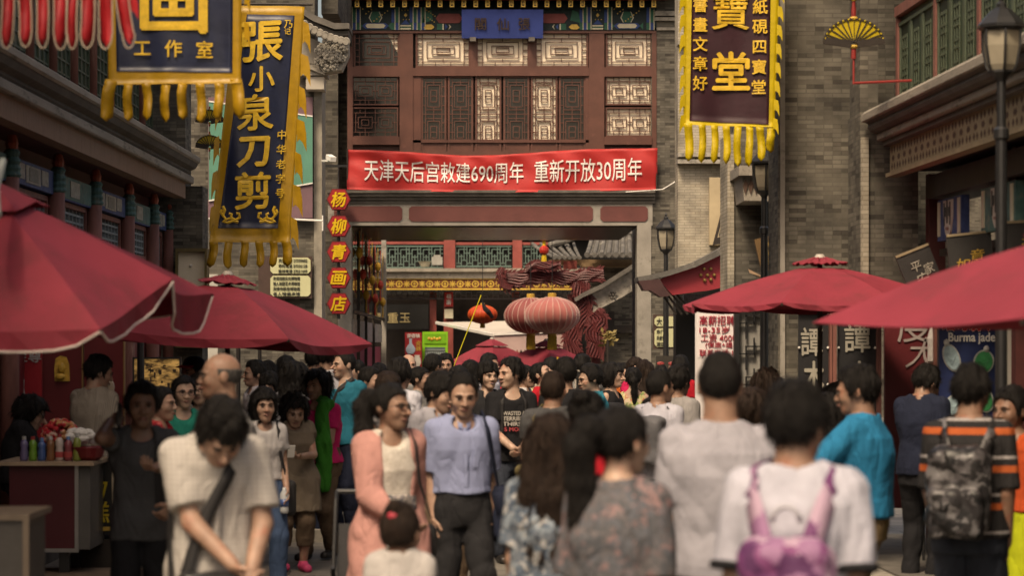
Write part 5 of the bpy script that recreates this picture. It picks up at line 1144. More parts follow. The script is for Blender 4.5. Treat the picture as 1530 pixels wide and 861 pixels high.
sb = thing('wall_signboard', 'mauve and green painted signboard fixed to the brick wall behind the long navy banner', 'sign', (P(390, 0, 36.8).x, 36.8, P(0, 326, 36.8).z))
MAUVE = mat('mauve_board', (0.15, 0.085, 0.1), .6, .15, 3); SGRN = mat('sign_green', (0.075, 0.22, 0.16), .6, .12, 3)
mb = MB(); mb.pbox(311, 145, 467, 326, 36.82, .06); mb.build('board', MAUVE, sb)
mb = MB(); mb.ppx([(312, 152), (467, 174), (467, 273), (312, 300)], 36.8, .03); mb.build('green_field', SGRN, sb)
mb = MB(); mb.ppx([(312, 150), (467, 172.5), (467, 174.5), (312, 152)], 36.79, .03); mb.ppx([(312, 299), (467, 272.5), (467, 274.5), (312, 301)], 36.79, .03); mb.build('white_line', WHITEP, sb)
mb = MB(); mb.tube([P(312, 327, 36.6), P(440, 328, 36.6), P(482, 330, 36.6)], .016, 6); mb.tube([P(482, 322, 36.6), P(482, 345, 36.6)], .012, 6); tag(mb.build('pipe', WHITEP), 'thin white pipe running along the brick wall under the green signboard', 'pipe')
cm = thing('wall_camera', 'small white security camera on a bracket beside the hexagon signs', 'camera', P(492, 240, 36.5)); mb = MB(); mb.bar(P(482, 240, 36.8), P(492, 240, 36.4), .03); mb.build('bracket', WHITEP, cm); mb = MB(); mb.bar(P(491, 234, 36.4), P(498, 238, 36.2), .09, .07); mb.build('housing', WHITEP, cm)
def directory(px0, py0, px1, py1, rows, label, d):
    t = thing('direction_board', label, 'sign', (P((px0 + px1) / 2, 0, d).x, d, P(0, py1, d).z))
    mb = MB(); mb.pbox(px0, py0, px1, py1, d, .05); mb.build('backing', mat('sign_brown', (0.06, 0.035, 0.028), .6), t)
    return t
PLT = mat('cream_plate', (0.5, 0.5, 0.3), .5, .06, 3)
INK = mat('sign_ink', (0.03, 0.03, 0.028), .6)
def plate(t, x0, y0, x1, y1, d, lines, two=None):
    mb = MB(); c = 4; mb.ppx([(x0 + c, y0), (x1 - c, y0), (x1, y0 + c), (x1, y1 - c), (x1 - c, y1), (x0 + c, y1), (x0, y1 - c), (x0, y0 + c)], d - .02, .03); p = mb.build('plate', PLT, t)
    n = len(lines); rh = (y1 - y0) / n
    for k, (st, xa, xb) in enumerate(lines):
        c_ = P((xa + xb) / 2, y0 + rh * (k + .5), d - .03); text(st, c_, rh * .72 * d / FPX, INK, p, width=(xb - xa) * d / FPX, bold=.004)
    return p
t = directory(386, 383, 466, 446, [], 'brown wall board with two cream plates of museum names behind umbrella', 36.85)
plate(t, 404, 385, 464, 409, 36.85, [('天津电话 27350602', 416, 459), ('市内电话 27356128', 416, 459), ('投诉电话 27351699', 416, 459)])
plate(t, 404, 412, 464, 443, 36.85, [('天津戏剧文化博物馆', 408, 448), ('泥人彩塑艺术博物馆', 408, 448), ('天津市民俗博物馆', 408, 448), ('名人馆美术馆', 408, 448)])
t = directory(976, 470, 1016, 522, [], 'pair of cream direction plates fixed behind the slim far lamp post', 40.5)
plate(t, 978, 473, 1012, 488, 40.5, [('大', 981, 989)]); plate(t, 978, 491, 1012, 519, 40.5, [('东门', 981, 993), ('天后宫', 981, 993), ('酒店', 981, 993)])
mb = MB(); mb.pbox(1023, 495, 1040, 513, 38, .03); o = mb.build('blue_notice', WHITEP); tag(o, 'little white notice with a blue square beside the recruitment poster', 'notice')
mb = MB(); mb.pbox(1028, 498, 1037, 509, 37.98, .03); mb.build('blue_square', BLUE, o)
# hexagon shop signs
hx_ = []
HEX = mat('hexagon_red', (0.3, 0.018, 0.022), .45, .1, 3, .05); HEXD = mat('hexagon_dark_edge', (0.12, 0.01, 0.012), .5)
for k, ch in enumerate('杨柳青画店'):
    cy = (298, 338, 376.5, 415.5, 454)[k]; cx = 506; d = 41.6
    t = thing('hexagon_sign', 'red hexagon sign with gold character %s, %s in the hanging column' % (ch, ('topmost', 'second from the top', 'third from the top', 'fourth from the top', 'lowest')[k]), 'sign', P(cx, cy + 16, d), 'column of hexagon shop signs')
    h6 = lambda w_, h_: [(cx - w_, cy), (cx - w_ * .55, cy - h_), (cx + w_ * .55, cy - h_), (cx + w_, cy), (cx + w_ * .55, cy + h_), (cx - w_ * .55, cy + h_)]
    mb = MB(); mb.ppx(h6(18, 15.8), d, .12); mb.build('frame', HEXD, t); mb = MB(); mb.ppx(h6(16.6, 14.4), d - .01, .1); mb.build('face', HEX, t)
    text(ch, P(cx, cy, d - .02), .27, mat('sign_yellow', (0.62, 0.4, 0.015), .5, .1, 6), t, bold=.022, shear=.18, width=.25)
    mb = MB(); mb.tube([P(cx, cy + 16, d + .1), P(cx, cy + 23, d + .1)], .03, 6); mb.build('hanger', BLACKM, t)
mb = MB(); mb.bar(P(470, 248, 41.6), P(520, 248, 41.6), .04); mb.tube([P(506, 248, 41.7), P(506, 284, 41.7)], .012); tag(mb.build('sign_bracket', BLACKM), 'black iron bracket the hexagon signs hang from', 'bracket')
# cream light box on the left pier
cb_ = thing('light_box', 'cream upright light box in a gold frame on the left brick pier', 'sign', (P(286, 0, 30.7).x, 30.7, P(0, 520, 30.7).z))
mb = MB(); x0, y0, x1, y1 = 262, 371, 309, 520
mb.pbox(x0, y0, x1, y0 + 5, 30.6, .3); mb.pbox(x0, y1 - 4, x1, y1, 30.6, .3); mb.pbox(x0, y0 + 5, x0 + 3.5, y1 - 4, 30.6, .3); mb.pbox(x1 - 3.5, y0 + 5, x1, y1 - 4, 30.6, .3); mb.build('frame', mat('olive_gold_frame', (0.13, 0.1, 0.04), .5), cb_)
mb = MB(); mb.pbox(x0 + 3, y0 + 4, x1 - 3, y1 - 3, 30.68, .2); mb.build('panel', mat('cream_panel', (0.72, 0.66, 0.54), .6, .06, 2), cb_)
mb = MB(); mb.ball(P(285, 397, 30.66), .02); mb.build('knob', WHITEP, cb_)
# cream strip beside it
mb = MB(); mb.pbox(309, 410, 325, 540, 36.6, .08); tag(mb.build('white_board', mat('dull_white', (0.42, 0.4, 0.36), .7)), 'plain off white board on the wall right of the gold framed light box', 'board')
# low dark rails under the second umbrella
mb = MB(); mb.tube([P(388, 520, 35), P(388, 700, 35)], .03, 6); mb.tube([P(356, 514, 35), P(356, 700, 35)], .035, 6); mb.bar(P(330, 513, 35), P(545, 513, 35), .05); tag(mb.build('steel_frame', DARKWOOD), 'dark steel stall frame standing against the brick gable wall', 'frame')
# ---------------------------------------------------------------- right shop row
RX = lambda a, u, z: (4.185 - .0313 * u - a, u, z)
rbd = thing('shop_row', 'right shop row with green balcony, moulded cornice and tan carved frieze', 'building', (3.7, 16, 0))
def rbx(name, m, boxes, parent=rbd):
    mb = MB(RX)
    for bx_ in boxes: mb.box(*bx_)
    return mb.build(name, m, parent)
V0, V1 = 6.0, 22.0
def extr_r(prof, u0, u1): return extr(RX, prof, u0, u1)
extr_r([(-.8, 3.97), (-.01, 3.97), (0, 3.98), (0, 4.04), (-.03, 4.07), (-.8, 4.07)], V0, V1).build('cornice_ledge', CORN, rbd)
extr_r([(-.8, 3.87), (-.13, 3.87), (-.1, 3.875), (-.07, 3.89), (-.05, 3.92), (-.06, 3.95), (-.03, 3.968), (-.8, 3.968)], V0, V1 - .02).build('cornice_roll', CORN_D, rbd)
extr_r([(-.8, 3.8), (-.14, 3.8), (-.13, 3.81), (-.13, 3.86), (-.8, 3.868)], V0, V1 - .05).build('cornice_ledge', CORN, rbd)
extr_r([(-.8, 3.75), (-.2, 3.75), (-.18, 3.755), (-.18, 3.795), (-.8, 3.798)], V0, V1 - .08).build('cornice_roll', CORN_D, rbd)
rbx('carved_frieze', TAN, [(-.3, -.24, V0, V1 - .1, 3.5, 3.75)])
mb = MB(RX); u = V0 + .1
while u < V1 - .3:
    for k, (z0, z1, o) in enumerate(((3.525, 3.59, 0), (3.6, 3.66, .03), (3.67, 3.735, 0))):
        for du in (.0, .105):
            zc = (z0 + z1) / 2; c = u + du + o * (1 if du == 0 else -1)
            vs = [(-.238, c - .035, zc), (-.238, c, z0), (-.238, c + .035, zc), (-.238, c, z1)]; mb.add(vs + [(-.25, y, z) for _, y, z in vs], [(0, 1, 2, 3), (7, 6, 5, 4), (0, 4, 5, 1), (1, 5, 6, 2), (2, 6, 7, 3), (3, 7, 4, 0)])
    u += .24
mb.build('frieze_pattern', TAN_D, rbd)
rbx('frieze_rail', TAN, [(-.32, -.2, V0, V1 - .1, 3.465, 3.5)])
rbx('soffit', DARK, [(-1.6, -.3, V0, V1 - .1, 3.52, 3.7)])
rbx('inner_wall', DARK, [(-1.9, -1.3, V0, 22.3, 0, 3.52)]); rbx('upper_wall', BRK_D, [(-1.9, -1.4, V0, 23.5, 4.0, 8)]); rbx('unseen_roof_slab', TILE, [(-1.9, .2, V0, 23.4, 7.8, 8.0)])  # upper wall and unseen roof slab put in to occlude light
rposts = [22.0 - 1.55 * k for k in range(10)]
for k, u in enumerate(rposts): rbx('balcony_post', REDBR, [(-.4, -.32, u - .04, u + .04, 4.07, 4.95)])
rbx('hand_rail', REDBR, [(-.42, -.3, V0, V1, 4.93, 5.02)]); rbx('pale_rail', GRNLAT_L, [(-.39, -.33, V0, V1, 4.84, 4.87)])
for k in range(9):
    u1, u0 = rposts[k] - .05, rposts[k + 1] + .05; w_ = u1 - u0
    pn = rbx('balcony_panel', GRNLAT, [(-.37, -.35, u0, u1, 4.07, 4.92)])
    mb = MB(RX); n = 3
    for i in range(n):
        a0 = u0 + w_ * i / n; w3 = w_ / n
        mb.box(-.348, -.335, a0 + .0, a0 + .045, 4.09, 4.84); mb.box(-.348, -.335, a0 + w3 * .93, a0 + w3, 4.09, 4.84)
        for z in (4.2, 4.26, 4.38, 4.44, 4.56, 4.62, 4.72): mb.box(-.347, -.336, a0 + w3 * .35, a0 + w3 * .78, z - .012, z + .012)
        for x in (.38, .56, .74): mb.box(-.346, -.338, a0 + w3 * x - .012, a0 + w3 * x + .012, 4.16, 4.74)
    mb.build('lattice', GRNLAT_L, pn)
    mb = MB(RX)
    for i in range(n):
        a0 = u0 + w_ * i / n; w3 = w_ / n
        for z in (4.23, 4.41, 4.59): [mb.box(-.349, -.343, a0 + w3 * x, a0 + w3 * (x + .13), z - .05, z + .05) for x in (.41, .59)]
        mb.box(-.349, -.343, a0 + .06, a0 + w3 * .3, 4.1, 4.83)
    mb.build('dark_opening', GRNPAN, pn)
# brick piers facing us
mb = MB(); mb.pbox(1163, -60, 1440, 463, 23.4, .8); mb.build('brick_pier', BRK, rbd); mb = MB(); mb.pbox(1163, 463, 1192, 720, 23.4, .8); mb.pbox(1192, 463, 1300, 470, 23.4, .3); mb.build('brick_pier', BRK, rbd)
mb = MB(); mb.pbox(1166, -60, 1173, 720, 23.37, .1); mb.build('lit_pier_edge', PLAST, rbd)  # paler strip paints the bright left edge of the pier
mb = MB(); mb.pbox(1285, 168, 1372, 470, 22.1, .7); mb.pbox(1285, -60, 1312, 168, 22.15, .6); mb.build('brick_pier', BRK, rbd)
mb = MB(); mb.pbox(1287, 205, 1298, 470, 22.05, .1); mb.build('lit_pier_edge', BRK_P, rbd)  # pale brick colour paints the light on the pier's chamfered edge
# mask panels under the balcony, posts and boxes
for k, (u, w_) in enumerate(((20.9, .9), (19.2, 1.1), (17.6, 1.0), (16, 1.0))):
    pn = rbx('painted_panel', BLUEB if k % 2 == 0 else TEALB, [(-.62, -.55, u - w_ / 2, u + w_ / 2, 2.86, 3.22)])
    mb = MB(RX)
    for s_ in (-1, 1): mb.box(-.552, -.54, u + s_ * w_ * .42 - .04, u + s_ * w_ * .42 + .04, 2.9, 3.2)
    mb.build('border', CREAMO, pn)
    out = [(-.17, 3.2), (-.16, 3.05), (-.1, 2.93), (-.04, 2.88), (.04, 2.88), (.1, 2.93), (.16, 3.05), (.17, 3.2)]
    mb = MB(RX); vs = [(-.535, u + x, z) for x, z in out] + [(-.55, u + x, z) for x, z in out]; n = 8
    mb.add(vs, [tuple(range(n - 1, -1, -1)), tuple(range(n, 2 * n))] + [(i, i + n, (i + 1) % n + n, (i + 1) % n) for i in range(n)]); fc = mb.build('painted_mask', mat('mask_white', (0.5, 0.46, 0.4), .7, .1, 6), pn)
    mb = MB(RX)
    for s_ in (-1, 1): mb.box(-.532, -.528, u + s_ * .08 - .03, u + s_ * .08 + .03, 3.06, 3.14); mb.box(-.532, -.528, u + s_ * .11 - .012, u + s_ * .11 + .012, 2.98, 3.18)
    mb.box(-.532, -.528, u - .015, u + .015, 3.0, 3.2); mb.build('mask_lines', INK, pn)
    mb = MB(RX); mb.box(-.532, -.527, u - .05, u + .05, 2.945, 2.968); mb.build('mask_lips', LIP, pn)
for u in (22.0, 18.9, 16.8, 15):
    rbx('red_post', DKRED, [(-.75, -.6, u - .07, u + .07, 0, 3.5)])
rbx('beam', DARKWOOD, [(-.9, -.5, 7, 21.6, 3.25, 3.45), (-.85, -.62, 7, 21.6, 2.74, 2.8)])
rbx('bamboo_blind', mat('green_bamboo', (0.05, 0.07, 0.05), .6, .5, 30, stretch=(1, 8, .2)), [(-1.0, -.9, 17, 21.4, 1.9, 2.75)])
# tilted calligraphy boards
def cboard(px0, py0, w_, h_, tilt, d, st, ink, label, off=()):
    ang = R(tilt); rv = Vector((cos(ang), 0, -sin(ang))); uv_ = Vector((sin(ang), 0, cos(ang))); c = P(px0, py0, d)
    t = thing('calligraphy_board', label, 'sign', (c.x, c.y, c.z - h_ / 2), 'black calligraphy boards under the right balcony')
    mb = MB(); q = [c - rv * w_ / 2 - uv_ * h_ / 2, c + rv * w_ / 2 - uv_ * h_ / 2, c + rv * w_ / 2 + uv_ * h_ / 2, c - rv * w_ / 2 + uv_ * h_ / 2]; t3 = Vector((0, .04, 0))
    mb.add([*q, *[p + t3 for p in q]], [(0, 1, 2, 3), (7, 6, 5, 4), (0, 4, 5, 1), (1, 5, 6, 2), (2, 6, 7, 3), (3, 7, 4, 0)]); mb.build('board', mat('slate_lacquer', (0.035, 0.033, 0.032), .45, .25, 3), t)
    mb = MB(); mb.bar(q[2], q[3], .02); mb.build('pale_edge', TAN, t)
    for s_, x, y, sz, m in st: text(s_, c + rv * x + uv_ * y + Vector((0, -.006, 0)), sz, m, t, right=rv, up=uv_, bold=.0, shear=.15)
GW = mat('pale_letters', (0.34, 0.32, 0.27), .6)
cboard(1383, 425, .30, .62, -22, 20.6, [('平', -.02, .17, .1, GW), ('安', .0, .05, .12, GW), ('竹', .0, -.08, .11, GW), ('家', .08, .12, .1, GW), ('山', -.1, .02, .05, GW), ('人', -.1, -.06, .05, GW), ('書', -.1, -.14, .05, GW)], GW, 'black board with pale brush writing leaning beside the brick pier', ())
cboard(1452, 395, .36, .5, -6, 19.6, [('如', -.07, .0, .12, GOLD), ('意', .05, .06, .13, GOLD), ('吉', .1, -.1, .12, GOLD)], GOLD, 'slate board with gold brush writing hung below the green mask panel', ())
cboard(1524, 375, .3, .45, -3, 18.6, [('書', -.03, -.05, .16, GOLD), ('香', .08, .06, .14, GOLD)], GOLD, 'cropped slate board at the right edge above the near umbrella', ())
# shop fronts below: black cloth signs, red posts, poster, jade sign
bs = mat('black_sign_cloth', (0.014, 0.014, 0.016), .6, .2, 4)
for k, (x0, x1, cx) in enumerate(((1193, 1238, 1213), (1252, 1309, 1281))):
    t = thing('black_shop_banner', ('narrow black shop banner with white characters next to the brick edge', 'wider black shop banner with white characters right of the red posts')[k], 'banner', (P((x0 + x1) / 2, 0, 23.2).x, 23.2, .5), 'black shop banners')
    mb = MB(); mb.pbox(x0, 468, x1, 760, 23.2, .03); mb.build('cloth', bs, t)
    text('譚', P(cx, 511 if k == 0 else 505, 23.19), .29 if k == 0 else .3, GW, t, bold=.01, width=.21 + .04 * k)
    text('木', P(cx + 3, 562, 23.19), .3, GW, t, bold=.02, width=.2 + .03 * k); text('匠', P(cx, 612, 23.19), .3, GW, t, bold=.01, width=.2 + .03 * k)
    mb = MB(); [mb.ball(P(x, y, 23.18), .012) for x in (x0 + 1, x1 - 1) for y in (468, 520, 575, 630)]; mb.build('rivet', WHITEP, t)
mb = MB(); [mb.pbox(x0, 462, x1, 760, 23.12, .15) for x0, x1 in ((1240, 1243.5), (1244.5, 1250), (1311, 1317))]; t = thing('red_door_frame', 'slim red wooden door posts between the black shop banners', 'door frame', (P(1245, 0, 23.1).x, 23.1, 0)); mb.build('post', REDBR, t)
mb = MB(); mb.pbox(1192, 462, 1320, 467, 23.15, .12); mb.build('head_rail', REDBR, t)
t = thing('maroon_poster', 'deep maroon shop panel with grey brush strokes behind the man in navy', 'poster', (P(1360, 0, 21.6).x, 21.6, .3))
mb = MB(); mb.pbox(1322, 462, 1400, 760, 21.6, .06); mb.build('panel', mat('maroon_poster', (0.1, 0.012, 0.016), .5, .15, 2), t)
GB = mat('grey_brush', (0.32, 0.27, 0.26), .7); text('度', P(1366, 484, 21.59), .36, GB, t, width=.3); text('大', P(1378, 527, 21.59), .3, GB, t, width=.24, shear=.3); text('慶', P(1352, 455, 21.59), .3, GB, t)
mb = MB(); mb.lathe((P(1392, 0, 21.5).x, 21.5, P(0, 540, 21.5).z), [(.02, -.02), (.04, 0), (.035, .12), (.04, .2), (.02, .28), (.012, .3)], 14); mb.build('white_statuette', mat('statuette_white', (0.5, 0.47, 0.45), .5), t)
mb = MB(); mb.pbox(1396, 462, 1402, 760, 21.4, .15); t = thing('door_post', 'plain brown red door post left of the blue jade sign', 'post', (P(1399, 0, 21.4).x, 21.4, 0)); tag(t, kind='thing'); mb.build('post', REDBR, t)
js = thing('jade_sign', 'navy blue shop sign lettered Burma jade with pictures of carved jade', 'sign', (P(1440, 0, 20.2).x, 20.2, .2))
mb = MB(); mb.pbox(1403, 466, 1487, 760, 20.2, .08); mb.build('board', mat('sign_navy', (0.018, 0.03, 0.1), .4, .12, 3), js)
text('缅甸翡翠', P(1447, 480, 20.18), .17, mat('sign_red_white', (0.42, 0.03, 0.03), .5), js, bold=.03, width=.44); text('缅甸翡翠', P(1447, 480, 20.183), .17, WHITEP, js, bold=.05, width=.45)
text('Burma jade', P(1452, 506, 20.18), .105, WHITEP, js, bold=.015, width=.39)
JG = mat('jade_green', (0.04, 0.24, 0.09), .3, .35, 14, .3); JP = mat('jade_pale', (0.28, 0.38, 0.42), .3, .3, 14, .3); SV = mat('silver_setting', (0.42, 0.42, 0.4), .4, .3, 30, .4)
def pendant(cx, cy, rx, ry, m, rot, sv=True):
    pts = [(cx + rx * cos(a) * cos(rot) - ry * sin(a) * sin(rot), cy + rx * cos(a) * sin(rot) + ry * sin(a) * cos(rot)) for a in np.linspace(0, 2 * pi, 22)[:-1]]; 
    mb = MB()
    if sv: mb.ppx([(cx + (x - cx) * 1.18, cy + (y - cy) * 1.14) for x, y in pts], 20.185, .02); mb.ball(P(cx - ry * sin(rot) * -1.2, cy - ry * 1.2, 20.18), .025, .02, .03); s_ = mb.build('pendant_setting', SV, js); mb = MB()
    mb.ppx(pts, 20.175, .02)
    for k in range(3): mb.tube([P(cx + (rx * .55 - k * 2) * cos(a), cy - ry * .2 + k * 3 + ry * .35 * sin(a), 20.172) for a in np.linspace(.2, pi - .2, 8)], .006, 5)
    return mb.build('jade_picture', m, js)
pendant(1422, 535, 10.5, 19, JP, -.35); pendant(1470, 541, 13, 16, JG, .2); pendant(1424, 606, 10, 16, JP, .4); pendant(1470, 596, 12, 19, JG, -.3)
gs2 = thing('grey_light_sign', 'pale grey sign panel with red square outline at the right edge', 'sign', (P(1520, 0, 19.3).x, 19.3, .1))
mb = MB(); mb.pbox(1492, 460, 1600, 790, 19.3, .1); mb.build('panel', mat('pale_grey_panel', (0.3, 0.28, 0.25), .6, .08, 2), gs2)
mb = MB(); mb.pbox(1518, 478, 1522, 518, 19.28, .03); mb.pbox(1522, 514, 1560, 518, 19.28, .03); mb.build('red_outline', mat('outline_red', (0.3, 0.02, 0.03), .5), gs2)
mb = MB(); mb.pbox(1525, 484, 1545, 511, 19.28, .03); mb.build('white_square', WHITEP, gs2)
rbx('shop_floor_step', STONE_D, [(-1.4, .25, 12, 23.3, 0, .12)])
mb = MB(); mb.box(2.75, 3.4, 14, 27, 0, .1); tag(mb.build('kerb', STONE, loc=(0, 0, 0)), kind='structure')
# ---------------------------------------------------------------- further back on the right: wall, recruitment poster, dark lattice screen
rw = tag(thing('brick_wall', 'grey brick wall with light painted along its edge behind the mid lamp post', 'wall', (P(1130, 0, 28).x, 28, 0)), kind='thing')
mb = MB(); mb.pbox(1096, -60, 1175, 462, 28, .8); mb.pbox(1060, 462, 1300, 470, 28.3, .3); mb.build('brickwork', BRK, rw); mb = MB(); mb.pbox(1087, 200, 1097, 720, 27.96, .84); mb.build('lit_corner_strip', BRK_P, rw)  # pale strip at the left corner is painted light on the brick
mb = MB(); mb.pbox(1104, 247, 1170, 262, 27.0, 1); mb.ppx([(1108, 262), (1170, 262), (1170, 292), (1150, 300), (1112, 300)], 27.1, .9); mb.build('balcony_bracket', CORN, rw)
mb = MB(); [mb.ppx([(1114 + k * 8, 268), (1118 + k * 8, 275), (1114 + k * 8, 290), (1110 + k * 8, 278)], 27.08, .03) for k in range(6)]; mb.build('bracket_pattern', TAN_D, rw)
mb = MB(); mb.pbox(1144, 300, 1168, 350, 27.6, .4); mb.build('dark_recess', DARK, rw)
t = thing('wooden_sign', 'brown wooden sign with gold writing hung behind the mid lamp post', 'sign', P(1150, 405, 27)); mb = MB(); mb.ppx([(1127, 358), (1167, 348), (1167, 402), (1138, 406)], 27, .06); mb.build('board', mat('sign_wood', (0.13, 0.075, 0.03), .6, .25, 5), t)
for k in range(6): text('福寿康宁吉祥'[k], P(1150 + (k % 2) * 10, 366 + (k // 2) * 12, 26.98), .085, GOLD, t)
t = thing('straw_fans', 'bundle of pale straw fans sticking out beside the mid lamp post', 'fan', P(1135, 420, 27.2)); mb = MB(); [mb.ppx([(1150, 418), (1118 + k * 3, 402 + k * 2.5), (1120 + k * 4, 408 + k * 2)], 27.1 + k * .03, .02) for k in range(6)]; mb.build('blades', mat('straw', (0.34, 0.23, 0.15), .8, .2, 9), t)
pw_ = thing('pale_gable', 'pale brick gable with a cream panel, right of the gate', 'wall', (P(1055, 0, 38).x, 38, 0)); tag(pw_, kind='thing')
mb = MB(); mb.pbox(1013, -60, 1100, 700, 38, .6); mb.build('brickwork', BRK_P, pw_)  # brick lighter than on the other walls
mb = MB(); mb.pbox(1013, 238, 1100, 244, 37.8, .3); mb.pbox(1013, 228, 1100, 234, 37.85, .3); mb.pbox(1013, 60, 1100, 66, 37.85, .3); mb.build('string_course', STONE, pw_)
mb = MB(); mb.pbox(1060, 265, 1100, 366, 37.9, .12); mb.build('cream_panel', mat('ochre_plaster', (0.42, 0.34, 0.22), .8, .12, 3), pw_)
t = thing('leaning_frame', 'dark pointed wooden frame leaning against the pale gable', 'frame', P(1080, 366, 37.6)); mb = MB(); mb.ppx([(1066, 366), (1091, 268), (1094, 268), (1072, 355), (1094, 350), (1094, 361)], 37.6, .15); mb.build('frame', DARKWOOD, t); mb = MB(); mb.ppx([(1074, 353), (1091, 290), (1093, 349)], 37.65, .05); mb.build('panel', STONE, t)
# red gable of a small shop
rs = thing('red_gable_shop', 'small shop with curved tile roof and red gable studded with brass bosses', 'building', (P(1030, 0, 34.5).x, 34.5, 0))
top_ = [(953, 414), (970, 411), (1000, 404), (1040, 390), (1075, 372), (1105, 352)]; bot_ = [(1105, 364), (1075, 382), (1040, 399), (1000, 412), (970, 419), (955, 422)]
mb = MB(); mb.ppx(top_ + bot_, 34.25, .9); mb.build('curved_roof', TILE, rs)
mb = MB(); mb.ppx([(984, 418), (1000, 412), (1040, 399), (1075, 382), (1105, 364), (1105, 424), (1060, 434), (1005, 441)], 34.4, .3); gf = mb.build('red_gable', mat('gable_red', (0.26, 0.022, 0.032), .5, .12, 2.5, .1), rs)
mb = MB(); [mb.ball(P(x, y, 34.38), .026, .026, .026, 10, 6) for x, y in ((1052, 402), (1062, 402), (1047, 411), (1057, 411), (1067, 411), (1053, 419), (1062, 418))]; mb.build('brass_boss', mat('brass', (0.3, 0.2, 0.07), .35, metal=.7), gf)
mb = MB(); mb.ppx([(954, 420), (986, 417), (992, 428), (1002, 442), (988, 444), (972, 434), (962, 434), (958, 426)], 34.0, .5); mb.build('carved_end', mat('carved_end_dark', (0.05, 0.02, 0.02), .6), rs)
mb = MB(); mb.pbox(1010, 430, 1105, 720, 35.5, .5); mb.build('shop_wall', DARK, rs); mb = MB(); mb.pbox(1022, 440, 1070, 462, 35.2, .2); mb.build('shop_shelf', mat('shelf_goods', (0.1, 0.09, 0.1), .7, .6, 20), rs)
mb = MB(); [mb.bar(P(990 + k * 7, 440, 34.6), P(1010 + k * 9, 470, 34.6), .03) for k in range(4)]; mb.build('strut', DARKWOOD, rs)
rp = thing('recruitment_poster', 'white recruitment notice with red Chinese lettering beside the dark lattice screen', 'poster', (P(1070, 0, 26.6).x, 26.6, .3))
mb = MB(); mb.pbox(1039, 458, 1098, 730, 26.6, .06); mb.build('board', mat('poster_white', (0.66, 0.62, 0.62), .6, .06, 2), rp)
mb = MB(); mb.pbox(1042, 470, 1098, 535, 26.595, .02); mb.build('sheet', mat('poster_sheet', (0.72, 0.67, 0.67), .6, .05, 2), rp)
PR = mat('poster_red_ink', (0.36, 0.012, 0.035), .6)
for st, x0, x1, y, sz in (('高薪招聘', 1045, 1098, 479, .11), ('18-35岁 男', 1045, 1109, 493, .082), ('工资 4000元', 1047, 1112, 505, .088), ('(保底+提成)', 1054, 1108, 516, .066), ('联系电话:15', 1045, 1102, 527.5, .08)):
    text(st, P((x0 + x1) / 2, y, 26.585), sz * 1.02, PR, rp, bold=.0, width=(x1 - x0) * 26.6 / FPX)
sc_ = thing('lattice_screen', 'tall black lattice screen with grey panes under the mid umbrella', 'screen', (P(1130, 0, 26.2).x, 26.2, 0))
mb = MB(); mb.pbox(1097, 459, 1105, 730, 26.2, .1); mb.pbox(1138, 459, 1147, 730, 26.2, .1); mb.pbox(1160, 459, 1166, 730, 26.2, .1); mb.pbox(1105, 459, 1160, 462, 26.21, .08); mb.build('frame', BLACKM, sc_)
mb = MB(); mb.pbox(1104, 461, 1161, 730, 26.3, .02); mb.build('grey_pane', mat('screen_pane', (0.27, 0.26, 0.24), .5, .12, 2), sc_)
mb = MB(); d = 26.23
for y in (463, 509, 555, 601, 647): 
    for x0, y0, x1, y1 in ((1114, y + 8, 1128, y + 10), (1114, y + 8, 1116, y + 44), (1104, y + 19, 1128, y + 21), (1126, y - 4, 1128, y + 22), (1128, y + 8, 1138, y + 10), (1147, y + 19, 1160, y + 21), (1136, y, 1138, y + 46), (1147, y + 42, 1160, y + 44)): mb.pbox(x0, y0, x1, y1, d, .04)
mb.build('lattice', BLACKM, sc_)
mb = MB(); [mb.pbox(x0, 540, x1, 560, 38.5, .02) for x0, x1 in ((984, 996), (1000, 1010))]; 
t = thing('face_poster', 'poster of two pale painted faces half hidden by the far lamp post', 'poster', P(995, 562, 37.6)); mb = MB(); mb.pbox(980, 532, 1014, 600, 37.6, .03); mb.build('sheet', mat('poster_dark', (0.03, 0.025, 0.02), .6), t)
mb = MB(); [mb.ball(P(x, 550, 37.6), .055, .02, .085) for x in (987, 1004)]; mb.build('painted_face', mat('poster_skin', (0.34, 0.2, 0.16), .6, .1, 4), t); mb = MB(); [mb.ball(P(x + o, 545, 37.575), .018, .01, .012) for x in (987, 1004) for o in (-2, 2)]; [mb.ball(P(x, 554, 37.575), .018, .01, .008) for x in (987, 1004)]; [mb.ball(P(x, 543.5, 37.58), .058, .012, .03) for x in (987, 1004)]; mb.build('painted_features', mat('poster_lip', (0.25, 0.03, 0.03), .5), t)
